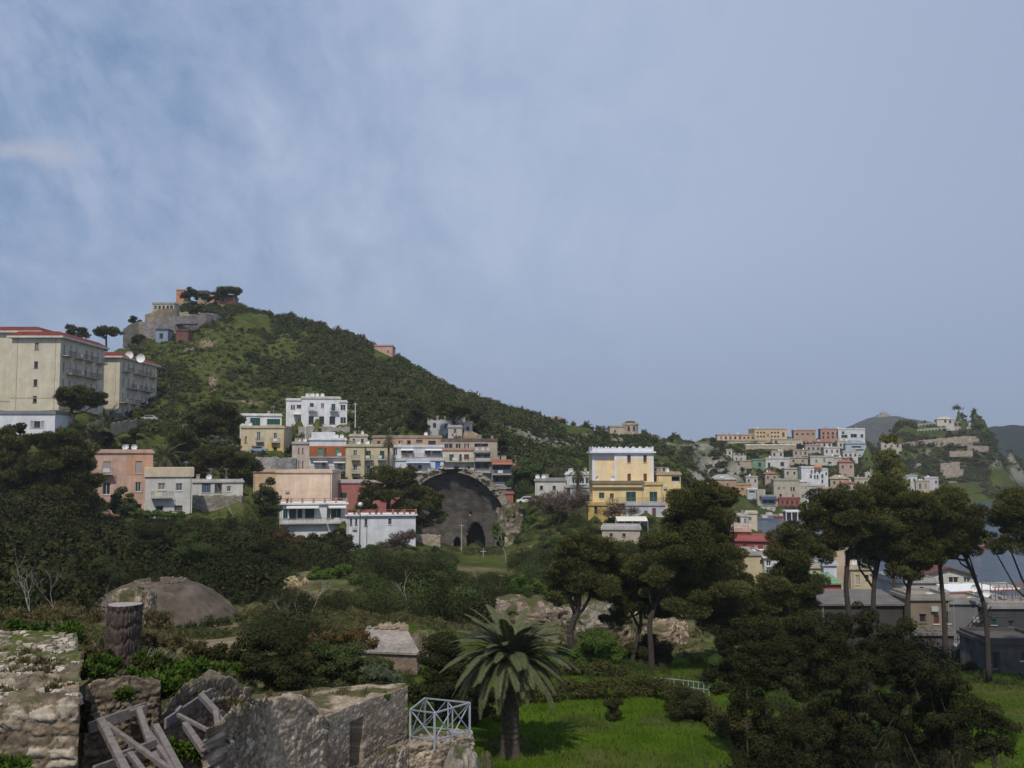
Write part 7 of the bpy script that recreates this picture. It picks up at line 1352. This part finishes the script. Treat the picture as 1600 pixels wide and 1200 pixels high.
scatter('valley_shrubs', 'low shrubs below the broken dome and yellow house', [(630,1080,112,204,1500,0.45,1.7)], TB, OLIVE, 19, None, lambda px, py, d, x, g: patch(x, d, 12, 17) > 0.40)
scatter('town_shrubs', 'shrubs and small trees between the town houses', [(380,800,180,262,420,0.6,2.2),(780,1090,196,270,420,0.8,3.2),(90,440,160,246,460,0.7,2.6)], TB, MID, 9, None, lambda px, py, d, x, g: patch(x, d, 9, 91) > 0.42)
scatter('undergrowth', 'olive undergrowth behind the ruins', [(-60,760,26,64,560,0.3,0.95),(150,480,62,100,300,0.5,1.5),(440,700,62,92,80,0.4,1.0),(760,1100,66,92,90,0.4,1.0),(1120,1420,60,100,220,0.6,1.6),(1420,1640,86,104,60,0.4,1.1)], templates(6, 10, 60, 0.07, 0.3), OLIVE, 10, ([-200,0,200,330,430,560,700,800,1160,1200,1640],[960,960,965,975,985,990,1000,985,1010,960,1000]), lambda px, py, d, x, g: ~((px > 620) & (px < 1160) & (d > 40) & (d < 62)) & ~((px > 250) & (px < 430) & (d > 52) & (d < 66)))
scatter('rust_undergrowth', 'dry brown undergrowth round the concrete dome', [(100,470,58,125,240,0.4,1.3),(430,640,58,84,60,0.4,1.2)], templates(5, 9, 50, 0.07, 0.22), RUST, 12, ([-200,0,200,330,430,560,700],[900,900,925,925,930,940,960]), lambda px, py, d, x, g: ~((px > 250) & (px < 430) & (d > 52) & (d < 66)))
def hedge(name, pts, w, h, label):
    """clipped hedge: dense small leaves over a low box run"""
    cs = []; Rs = []
    for (a, b) in zip(pts[:-1], pts[1:]):
        A, B = at_ground(*a), at_ground(*b); n = max(3, int((B - A).length / 0.45))
        for i in range(n):
            p = A.lerp(B, i / n)
            for k in range(5): cs.append((p.x + VR.normal() * 0.1, p.y + VR.uniform(-w/2, w/2), p.z + VR.uniform(0.2, 0.85) * h)); Rs.append((0.42, 0.4, 0.34))
    cs, Rs = np.array(cs), np.array(Rs); o = cs.mean(0); o[2] = gz(o[0], o[1]); v, t = leaf_quads(cs - o, Rs, np.full(len(cs), 110), 0.065, 0.5, np.clip(0.5 + 0.2 * VR.normal(size=len(cs)), 0, 1), up=0.8); tag(link(name, np_mesh(name, v, quads(v), leafmat('hedge_leaves', (0.026, 0.030, 0.010), (0.085, 0.078, 0.026)), {'tint': ('POINT', t)}), None, o), label, 'hedge')
hedge('clipped_hedge', [(800,61),(880,61),(960,62),(1010,62.5)], 1.0, 1.25, 'long clipped hedge along the back of the lawn')
hedge('clipped_hedge', [(1005,63),(1050,60.5),(1090,57),(1130,53.5)], 1.0, 1.25, 'hedge turning forward at the right side of the lawn')
hedge('clipped_hedge', [(830,69),(900,69),(985,69.5)], 0.9, 1.1, 'second hedge behind the long one')
hedge('clipped_hedge', [(1120,56),(1180,55),(1230,54)], 0.8, 0.9, 'low brownish hedge behind the near shrubs')
def lawn():
    g = np.random.default_rng(4); n = 90000; px = g.uniform(600, 1640, n); d = np.sqrt(g.uniform(44 ** 2, 96 ** 2, n)); x = (px - 800) / F * d; ok = ((px < 1170) & (d < 82)) | (px > 1200); px, d, x = px[ok], d[ok], x[ok]; z = ground(x, d); n = len(x)
    h = g.uniform(0.05, 0.17, n) * (0.6 + 1.1 * patch(x, d, 3.0, 5)); a = g.uniform(0, 6.283, n); w = 0.016 + 0.016 * g.random(n); p = np.stack([x, d, z], -1); s = np.stack([np.cos(a) * w, np.sin(a) * w, np.zeros(n)], -1); lean = np.stack([g.normal(size=n) * 0.05, g.normal(size=n) * 0.05, h], -1)
    v = np.stack([p - s, p + s, p + s * 0.4 + lean, p - s * 0.4 + lean], 1).reshape(-1, 3); t = np.repeat(np.clip(0.05 + 1.1 * patch(x, d, 5, 9) + 0.2 * (g.random(n) - .5), 0, 1), 4)
    tag(link('lawn_grass', np_mesh('lawn_grass', v, quads(v), leafmat('lawn_blades', (0.040, 0.078, 0.006), (0.086, 0.118, 0.016), spec=0.01), {'tint': ('POINT', t)})), 'fresh green grass of the park lawn', 'grass', kind='stuff')
scatter('shrub_undergrowth', 'dark low growth under the near evergreen shrubs', [(1130,1500,40,60,260,0.5,1.5)], templates(5, 14, 90, 0.06, 0.42), NEAR, 22)
scatter('harbour_bushes', 'dark bushes screening the foot of the harbour sheds', [(1190,1440,84,101,90,1.2,3.6),(1440,1530,96,102,14,0.5,1.2)], TB, DARK, 23)
DRY = leafmat('rough_grass_blades', (0.042, 0.050, 0.018), (0.125, 0.115, 0.05), spec=0.03)
scatter('rough_grass', 'rough olive grass and brambles of the valley floor', [(-100,760,28,105,9000,0.18,0.65),(150,1150,84,205,7000,0.25,0.95),(1120,1640,84,106,500,0.15,0.45)], GB, DRY, 15, None, lambda px, py, d, x, g: ~((px > 590) & (px < 1160) & (d > 38) & (d < 82)) & ~((px > 250) & (px < 430) & (d > 58) & (d < 66)) & (patch(x, d, 7, 3) > 0.30))
lawn()
# ------------------------------------------------------------------ ruins in the foreground
def ruin_block(name, label, front, back, z0, mat, cell=(0.38, 0.2), depth=0.07, rag=0.12, seed=1, res=0.035, topmoss=0.5, niche=None, cat='ruined wall', topcell=0.16, pit=0.0, toprag=0.05):
    """solid masonry run: top edges given as (px, py, d) in front and behind, stones really stand out of the joints"""
    A, B = [P(*p) for p in front], [P(*p) for p in back]
    def param(pts): q = np.array(pts); s = np.concatenate([[0], np.cumsum(np.linalg.norm(np.diff(q, axis=0), axis=1))]); return q, s / s[-1], s[-1]
    qa, sa, la = param(A); qb, sb, lb = param(B); n = max(8, int(la / res)); S = np.linspace(0, 1, n)
    fa = np.stack([np.interp(S, sa, qa[:, k]) for k in range(3)], -1); fb = np.stack([np.interp(S, sb, qb[:, k]) for k in range(3)], -1)
    hz = max(fa[:, 2].max(), fb[:, 2].max()) - z0; th = np.linalg.norm((fa - fb)[:, :2], axis=1).mean(); mf = max(6, int(hz / res)); mt = max(4, int(th / max(res, th / 160)))
    tf = np.linspace(0, 1, mf); tt = np.linspace(0, 1, mt + 2)[1:-1]
    ragf = rag * 2 * (fbm(S * la / 0.45, S * 0 + seed, 3, seed) - 0.5) + rag * 0.8 * (_h(np.floor(S * la / (cell[0] * 0.8)), S * 0, seed) - 0.5); ragb = rag * 2 * (fbm(S * la / 0.45, S * 0 + seed + 7, 3, seed) - 0.5)
    za, zb = fa[:, 2] + ragf, fb[:, 2] + ragb
    t2 = np.gradient(fa[:, :2], axis=0); t2 /= np.linalg.norm(t2, axis=1, keepdims=True) + 1e-9; nrm = np.stack([t2[:, 1], -t2[:, 0]], -1)
    P_, Nn, UV, TOP = [], [], [], []
    def col(base, z, nv, u, v, top): P_.append(np.concatenate([base, z[:, None]], 1)); Nn.append(nv); UV.append(np.stack([u, v], -1)); TOP.append(np.full(n, top))
    n3 = np.concatenate([nrm, np.zeros((n, 1))], 1); up = np.tile([0, 0, 1.0], (n, 1))
    for t in tf: col(fa[:, :2], z0 + (za - z0) * t, n3 if t < 0.97 else (n3 + up) / 1.41, S * la / cell[0], (z0 + (za - z0) * t) / cell[1], 0.0)
    for t in tt: col(fa[:, :2] * (1 - t) + fb[:, :2] * t, za * (1 - t) + zb * t + toprag * 2 * (fbm(S * la / 0.5, S * 0 + t * th / 0.5, 4, seed + 3) - 0.5), up, S * la / topcell, np.full(n, t * th / topcell) + 40, 1.0)
    for t in tf[::-1]: col(fb[:, :2], z0 + (zb - z0) * t, -n3, S * la / cell[0] + 70, (z0 + (zb - z0) * t) / cell[1], 0.0)
    m = len(P_); P_ = np.stack(P_, 1); Nn = np.stack(Nn, 1); UV = np.stack(UV, 1); TOP = np.stack(TOP, 1)
    u, v = UV[..., 0], UV[..., 1]; wx = u + 0.55 * (fbm(u * 0.9, v * 0.9, 3, seed + 11) - 0.5); wy = v + 0.5 * (fbm(u * 0.9 + 9, v * 0.9, 3, seed + 12) - 0.5)
    f1, f2, cid = worley(wx, wy, seed); e = np.clip((f2 - f1) / 0.22, 0, 1); e = e * e * (3 - 2 * e)
    g1, g2, gid = worley(wx * 2.3 + 7, wy * 2.1, seed + 51); ge = np.clip((g2 - g1) / 0.3, 0, 1); small = (_h(np.floor(cid * 997), np.zeros_like(cid), seed) > 0.45); e = np.where(small, np.minimum(e, 0.35 + 0.65 * ge), e); cid = np.where(small, 0.5 * cid + 0.5 * gid, cid)
    hgt = depth * (e * (0.45 + 0.8 * cid) - 0.5) + depth * 1.3 * (fbm(u * 2.0, v * 2.0, 5, seed + 20, 0.6) - 0.5) - pit * np.clip(fbm(u * 0.5, v * 0.35, 4, seed + 30) - 0.56, 0, 1) * 3
    hgt = np.where(TOP > 0.5, hgt * 0.8, hgt)
    if niche:
        for (a0, a1, zlo, zhi, dp) in niche: hgt = np.where((S[:, None] > a0) & (S[:, None] < a1) & (P_[..., 2] > zlo) & (P_[..., 2] < zhi) & (np.arange(m)[None] < mf), -dp, hgt)
    V = P_ + Nn * hgt[..., None]; o = np.array([fa[n // 2, 0], fa[n // 2, 1], z0]); groove = np.clip(1 - e * 1.35, 0, 1) * 0.6
    moss = np.clip((fbm(V[..., 0] / 0.9 + seed, V[..., 1] / 0.9, 4, seed + 40) - 0.5 + 0.25 * (fbm(V[..., 0] / 0.16, V[..., 1] / 0.16, 3, 2) - 0.5)) * 7 + (topmoss - 0.5) * 3, 0, 1) * TOP
    st = np.stack([np.clip(cid + 0.25 * (fbm(u * 3, v * 3, 2, 5) - 0.5), 0, 1), groove, moss], -1)
    st[..., 1] = np.maximum(st[..., 1], TOP * np.clip(2.2 * (fbm(V[..., 0] / 0.35, V[..., 1] / 0.35, 4, seed + 60) - 0.28), 0, 0.8) * min(1.0, topmoss * 1.5))
    i, j = np.meshgrid(np.arange(n - 1), np.arange(m - 1), indexing='ij'); a = (i * m + j).ravel(); f = [np.stack([a, a + m, a + m + 1, a + 1], -1)]
    k = np.arange(mf - 1)
    for row, fl in ((0, 0), (n - 1, 1)):
        q = np.stack([row * m + k, row * m + k + 1, row * m + (m - 2 - k), row * m + (m - 1 - k)], -1); f.append(q[:, ::-1] if fl else q)
    me = np_mesh(name, (V - o).reshape(-1, 3), np.concatenate(f), mat, {'stone': ('POINT', st.reshape(-1, 3))}); return tag(link(name, me, None, Vector(o)), label, cat)
ruin_block('ruin_platform', 'big rubble platform with pebbly grassy top at the lower left', [(-160,1104,14.3),(0,1106,14.3),(60,1102,14.3),(124,1106,14.3)], [(-160,984,20.4),(0,986,20.4),(120,988,20.2)], H - 9, RUBBLE, (0.36, 0.17), 0.06, 0.10, 3, 0.028, 0.68, topcell=0.14, toprag=0.16)
ruin_block('ruin_wall', 'coursed leaning wall behind the left timber shoring', [(132,1078,16.6),(140,1068,16.8),(190,1064,17.1),(215,1070,17.3),(250,1075,17.6)], [(134,1064,17.4),(190,1052,17.8),(252,1064,18.3)], H - 9, BRICKY, (0.30, 0.115), 0.045, 0.16, 5, 0.026, 0.55)
ruin_block('ruin_wall', 'slanting wall with white crest stones behind the right shoring', [(252,1114,16.4),(288,1076,17.5),(322,1056,18.4),(364,1066,19.2),(390,1086,19.8)], [(262,1100,17.0),(296,1064,18.2),(326,1050,19.1),(366,1060,19.9),(392,1080,20.4)], H - 9.4, BRICKY, (0.26, 0.12), 0.045, 0.10, 9, 0.026, 0.35)
ruin_block('ruin_wall', 'broken rubble wall end right of the shoring timbers', [(318,1160,14.4),(330,1140,14.9),(360,1118,16.2),(396,1106,17.6),(412,1102,18.4)], [(350,1130,15.2),(362,1116,15.8),(384,1104,17.0),(404,1097,18.2),(418,1094,19.0)], H - 9.4, RUBBLE, (0.24, 0.14), 0.07, 0.16, 13, 0.026, 0.5)
ruin_block('ruin_wall', 'rough stuccoed wall rising to a broken arch crest', [(392,1124,18.2),(404,1110,18.6),(438,1091,19.2),(472,1089,19.8),(488,1100,20.2),(508,1124,20.6)], [(404,1112,19.0),(414,1100,19.4),(442,1086,20.0),(476,1085,20.5),(492,1098,20.8),(512,1122,21.1)], H - 9.6, STUCCO, (0.20, 0.11), 0.022, 0.10, 17, 0.026, 0.25, pit=0.10)
zt = P(560, 1125, 22.8).z; zb_ = P(560, 1200, 22.8).z
ruin_block('ruin_building', 'flat topped ruined building with a dark doorway slot', [(500,1124,21.1),(540,1106,22.3),(590,1087,23.7),(637,1073,25.2)], [(384,1087,24.2),(470,1078,24.8),(560,1071,25.4),(632,1069,25.9)], H - 9.6, STUCCO, (0.16, 0.09), 0.014, 0.025, 21, 0.028, 0.62, niche=[(0.335, 0.475, zb_ - 0.4, zt, 1.1)], pit=0.03, topcell=0.2, toprag=0.08)
ruin_block('ruin_floor', 'rough concrete ledge under the metal railing', [(540,1204,20.4),(600,1178,22.0),(640,1166,23.0),(690,1164,23.4),(741,1152,24.4)], [(628,1158,24.2),(650,1150,25.2),(672,1143,26.2),(700,1141,26.6),(737,1141,26.8)], H - 9.8, STUCCO, (0.14, 0.10), 0.035, 0.10, 27, 0.03, 0.3, pit=0.15, topcell=0.25)
for a in ((690, 746, 1176, 1215, 22.6, 'fallen masonry block below the railing ledge', 31), (735, 772, 1184, 1215, 23.4, 'small fallen block at the foot of the railing ledge', 32), (126, 152, 1006, 1030, 21.5, 'pale loose rubble left of the stump', 33)):
    blob_rock('fallen_block', a[0], a[1], a[2], a[3], a[4], a[5], (0.30, 0.265, 0.225), 'stone block', 0.8, a[6], 0.3)
# ---- timber shoring
WOOD = None
def wood_mat():
    m, N, L, b = nodes('weathered_timber'); b.inputs['Roughness'].default_value = 0.85; setspec(b, 0.15); tc = N.new('ShaderNodeTexCoord'); n = N.new('ShaderNodeTexNoise'); n.inputs['Scale'].default_value = 9; n.inputs['Detail'].default_value = 8; n.inputs['Roughness'].default_value = 0.7; L.new(tc.outputs['Object'], n.inputs['Vector'])
    r = N.new('ShaderNodeValToRGB'); r.color_ramp.elements[0].position = 0.3; r.color_ramp.elements[0].color = (0.095, 0.082, 0.076, 1); r.color_ramp.elements[1].position = 0.7; r.color_ramp.elements[1].color = (0.225, 0.20, 0.192, 1); L.new(n.outputs['Fac'], r.inputs[0]); L.new(r.outputs[0], b.inputs['Base Color'])
    bp = N.new('ShaderNodeBump'); bp.inputs['Strength'].default_value = 0.5; bp.inputs['Distance'].default_value = 0.01; L.new(n.outputs['Fac'], bp.inputs['Height']); L.new(bp.outputs[0], b.inputs['Normal']); return m
WOOD = wood_mat()
def timber(root, name, a, b, w, h, ext=0.0):
    w, h = w * 0.74, h * 0.74
    A, B = P(*a), P(*b); B = B + (B - A).normalized() * ext; m = MB(); o = root.location; m.beam(A - o, B - o, w, h); ob = m.build(name, WOOD, root); bv = ob.modifiers.new('worn_edges', 'BEVEL'); bv.width = 0.008; bv.segments = 1; return ob
def shoring(label, anchor, parts):
    root = empty('timber_shoring', P(*anchor), 0, label, 'timber shoring')
    for p in parts: timber(root, *p)
shoring('larger grey timber shoring propping the coursed wall', (190, 1200, 15), [
    ('wale', (138,1138,15.9), (229,1105,16.7), 0.06, 0.24), ('prop', (157,1126,15.7), (196,1204,14.2), 0.15, 0.15, 1.6), ('prop', (163,1130,15.7), (262,1200,14.6), 0.10, 0.10, 1.0),
    ('prop', (217,1110,16.4), (235,1164,15.6), 0.13, 0.13), ('prop', (234,1161,15.7), (252,1204,15.1), 0.13, 0.13, 1.2), ('prop', (243,1135,16.1), (280,1204,14.8), 0.14, 0.14, 1.4), ('prop', (231,1143,16.0), (266,1194,15.0), 0.10, 0.10, 0.6),
    ('wale', (186,1182,14.9), (244,1161,15.5), 0.07, 0.17), ('wale', (146,1204,14.3), (222,1177,15.2), 0.07, 0.17), ('prop', (203,1178,14.9), (224,1206,14.2), 0.11, 0.11, 0.8), ('cleat', (203,1112,16.35), (226,1104,16.55), 0.10, 0.07)])
shoring('smaller grey timber shoring against the slanting wall', (300, 1160, 16), [
    ('wale', (258,1131,15.9), (329,1083,17.9), 0.06, 0.22), ('prop', (315,1088,17.2), (338,1113,16.6), 0.13, 0.13), ('prop', (337,1112,16.6), (341,1146,16.0), 0.12, 0.12, 0.8), ('prop', (337,1113,16.7), (353,1134,16.3), 0.09, 0.09, 0.5),
    ('prop', (278,1117,16.2), (334,1146,15.6), 0.08, 0.08, 0.5), ('prop', (289,1132,16.0), (323,1182,15.1), 0.13, 0.13, 1.2), ('cleat', (276,1112,16.35), (283,1104,16.5), 0.08, 0.07), ('cleat', (312,1088,17.3), (320,1081,17.55), 0.08, 0.07)])
# ---- galvanised railing
def ruin_railing():
    pts = {'f': (P(679,1164,23.3), P(679,1114,23.3)), 'r': (P(734,1150,24.6), P(734,1098,24.6)), 'b': (P(664,1143,26.0), P(664,1091,26.0)), 'l': (P(641,1157,24.6), P(641,1109,24.6)), 'm1': (P(700,1146,25.3), P(700,1095,25.3)), 'm2': (P(707,1157,23.95), P(707,1106,23.95))}
    root = empty('metal_railing', pts['f'][0], 0, 'pale grey metal railing with crossed bars on the ruin ledge', 'railing'); o = root.location; M = plain('galvanised_steel', (0.36, 0.40, 0.44), 0.45, 0.3, noise_amt=0.15, scale=12)
    for k, (a, b) in pts.items(): m = MB(); s = 0.048 if k in 'frbl' else 0.03; m.beam(a - o - Vector((0, 0, 0.12)), b - o, s, s); m.build('post', M, root)
    def panel(a, b, cross):
        (a0, a1), (b0, b1) = pts[a], pts[b]; 
        for t in (0.0, 0.86): m = MB(); p, q = a1.lerp(a0, t) - o, b1.lerp(b0, t) - o; m.beam(p, q, 0.032, 0.032); m.build('rail', M, root)
        for i in range(cross):
            u0, u1 = i / cross, (i + 1) / cross; tl, tr = a1.lerp(b1, u0), a1.lerp(b1, u1); bl, br = a1.lerp(a0, .86).lerp(b1.lerp(b0, .86), u0), a1.lerp(a0, .86).lerp(b1.lerp(b0, .86), u1)
            off = Vector((0, 0.012, 0)); m = MB(); m.beam(tl - o, br - o, 0.02, 0.02); m.build('crossed_bar', M, root); m = MB(); m.beam(bl - o + off * 2.3, tr - o + off * 2.3, 0.02, 0.02); m.build('crossed_bar', M, root)
    panel('f', 'r', 2); panel('b', 'r', 2); panel('l', 'f', 1); panel('l', 'b', 1)
ruin_railing()
railing_run('park_railing', [(1020,1078,66),(1060,1082,65),(1108,1088,63)], 0.8, 6, 'low pale railing behind the right hedge bend', (0.25, 0.28, 0.30), 0.05)
# ---- the sawn stump
def stump():
    d = 22.0; c = P(191, 1022, d); root = empty('tree_stump', c, 0, 'tall dark sawn pine stump among the ruins', 'tree stump'); n, k = 120, 70; th = np.linspace(0, 2 * math.pi, n, endpoint=False); zz = np.linspace(-0.35, 1.06, k); T, Z = np.meshgrid(th, zz, indexing='ij')
    r = 0.345 + 0.06 * np.clip(0.25 - Z, 0, 1) * 1.2 + 0.02 * np.sin(3 * T); f1, f2, cid = worley(T * 5.2 + 0.4 * fbm(T * 3, Z * 3, 3, 2), Z * 3.2, 3); r = r + 0.05 * np.clip((f2 - f1) * 2.2, 0, 1) - 0.03 + 0.02 * (fbm(T * 14, Z * 12, 3, 5) - 0.5)
    x = r * np.cos(T) + 0.035 * (Z - 0.5) * 1.0 - 0.0; y = r * np.sin(T); Z2 = Z + np.where(Z > 1.05, 0.02 * np.cos(T) * 0, 0) ; v = np.stack([x, y, Z2], -1).reshape(-1, 3); i, j = np.meshgrid(np.arange(n), np.arange(k - 1), indexing='ij'); A = (i * k + j).ravel(); B = (((i + 1) % n) * k + j).ravel()
    link('bark', np_mesh('bark', v, np.stack([A, B, B + 1, A + 1], -1), plain('stump_bark', (0.065, 0.048, 0.042), 0.95, noise_amt=0.6, scale=9)), root)
    top = v.reshape(n, k, 3)[:, -1]; m = MB(); m.add([tuple(top.mean(0) + np.array([0, 0, 0.01]))] + [tuple(p) for p in top], [(0, 1 + q, 1 + (q + 1) % n) for q in range(n)]); m.build('sawn_top', plain('sawn_wood', (0.30, 0.26, 0.245), 0.85, noise_amt=0.3, scale=14), root)
stump()
# ---- weeds on the ruins
def weeds(name, label, spots, mat, L, aspect, seed, kind='stuff', cat='weeds', dens=1.0, up=0.2, brush=0.9):
    cs, Rs, N = [], [], []; g = np.random.default_rng(seed)
    for (px, py, d, rx, ry) in spots:
        sc = d / F; n = max(3, int(rx * ry / 26)); 
        for _ in range(n):
            p = P(px + g.uniform(-1, 1) * rx, py + g.uniform(-1, 1) * ry * 0.5, d + g.uniform(-1, 1) * rx * sc * 0.5); cs.append(tuple(p)); R = g.uniform(5, 11) * sc; Rs.append((R, R, R * g.uniform(0.6, 1.2))); N.append(int(60 * dens))
    v, t = leaf_quads(np.array(cs), np.array(Rs), np.array(N), L, aspect, np.clip(0.5 + 0.25 * g.normal(size=len(cs)), 0, 1), up=up, brush=brush, hollow=0.2); tag(link(name, np_mesh(name, v, quads(v), mat, {'tint': ('POINT', t)})), label, cat, kind=kind)
weeds('bright_weeds', 'bright green weeds growing on the ruins', [(100,985,20,26,16),(60,978,20.3,14,8),(20,976,20.4,16,10),(150,1048,18.5,14,16),(165,1038,19,20,18),(250,1060,19,22,18),(268,1075,18.3,20,22),(230,1030,20.5,22,14),(280,1050,20,26,12),(25,1195,13.9,22,14),(205,1052,17.6,10,6),(290,1175,15.8,30,26),(195,1082,16.75,10,12),(595,1090,24.2,14,5),(430,1092,24,20,5),(150,1052,18.8,26,14),(300,1040,21,30,14),(345,1040,23,26,10)], BRIGHT, 0.055, 0.35, 5, dens=1.6)
weeds('dry_weeds', 'dry brown grass and stalks on the ruins', [(40,1060,16.5,40,24),(75,1075,15.8,26,22),(20,1030,18,40,24),(60,1045,17.2,40,26),(95,1080,15.4,22,14),(10,1085,15.2,30,14),(90,1020,18.6,26,14),(130,1000,20.6,14,10),(150,1020,21,18,14),(250,1000,23,34,20),(290,1010,24,30,14),(240,970,26,30,20),(120,960,26,40,16),(40,960,27,50,14),(520,1086,24.4,60,7),(450,1088,24.2,50,6),(360,1102,18.8,18,6),(300,1090,18,14,10)], leafmat('dry_grass', (0.05, 0.05, 0.02), (0.16, 0.13, 0.065), spec=0.03), 0.06, 0.16, 6, dens=1.3)
weeds('ruin_bushes', 'dark leafy weeds in the gaps between the ruined walls', [(150,1075,17.6,12,20),(130,1120,16.5,8,40),(255,1140,17.5,10,30),(190,1082,16.7,9,9),(240,1040,20.5,30,12),(160,1030,20,26,12),(330,1020,25,40,18),(600,1075,28,60,10),(660,1120,28,16,26),(645,1085,30,26,20)], DARK, 0.045, 0.5, 7, dens=2.2, brush=0.2, up=0.35)
def pebbles():
    g = random.Random(9); m = MB(); A, B, Cc, D_ = P(-100,1104,14.3), P(124,1104,14.4), P(118,988,20.2), P(-100,986,20.4)
    for i in range(900):
        u, v = g.random(), g.random(); p = A.lerp(B, u).lerp(D_.lerp(Cc, u), v); s = g.choice((0.02, 0.03, 0.03, 0.045, 0.07)) * g.uniform(0.7, 1.3); k = len(m.v); r = [(g.uniform(.7, 1.2), g.uniform(.7, 1.2), g.uniform(.5, .9)) for _ in range(8)]
        for q, (sx, sy, sz) in enumerate([(-1,-1,-1),(1,-1,-1),(1,1,-1),(-1,1,-1),(-1,-1,1),(1,-1,1),(1,1,1),(-1,1,1)]): m.v.append((p.x + sx * s * r[q][0] * (0.75 if sz > 0 else 1), p.y + sy * s * r[q][1] * (0.75 if sz > 0 else 1), p.z + sz * s * r[q][2] * 0.7 + 0.02))
        for fc in ((3,2,1,0),(4,5,6,7),(0,1,5,4),(1,2,6,5),(2,3,7,6),(3,0,4,7)): m.f.append([k + z for z in fc]); m.m.append(0)
    tag(m.build('pebbles', ruin_pebble()), 'loose pale pebbles strewn over the ruin platform', 'pebbles', kind='stuff')
def ruin_pebble():
    m, N, L, b = nodes('pebble_stone'); b.inputs['Roughness'].default_value = 0.95; setspec(b, 0.1); g = N.new('ShaderNodeNewGeometry'); r = N.new('ShaderNodeValToRGB'); r.color_ramp.elements[0].color = (0.14, 0.11, 0.08, 1); r.color_ramp.elements[1].color = (0.48, 0.43, 0.36, 1); L.new(g.outputs['Random Per Island'], r.inputs[0]); L.new(r.outputs[0], b.inputs['Base Color']); return m
pebbles()
# ------------------------------------------------------------------ air
def haze():
    m = bpy.data.materials.new('haze'); m.use_nodes = True; nt = m.node_tree
    for n in list(nt.nodes): nt.nodes.remove(n)
    o = nt.nodes.new('ShaderNodeOutputMaterial'); v = nt.nodes.new('ShaderNodeVolumePrincipled'); v.inputs['Color'].default_value = (0.86, 0.92, 1.0, 1); v.inputs['Density'].default_value = HAZE; v.inputs['Anisotropy'].default_value = 0.2; nt.links.new(v.outputs[0], o.inputs['Volume'])
    mb = MB(); mb.box(-2600, 3600, -120, 4200, -40, 240); tag(mb.build('haze', m), kind='stuff')
HAZE = 0.00015
if HAZE: haze()
weeds('dome_weeds', 'tufts of weeds growing round the concrete dome', [(215,935,93,12,14),(228,925,94,10,8),(340,972,92,26,8),(300,980,91,30,8),(250,903,103,14,3),(368,968,96,14,8),(205,970,90,18,10),(240,982,90,26,8)], OLIVE, 0.16, 0.3, 9, dens=1.6)
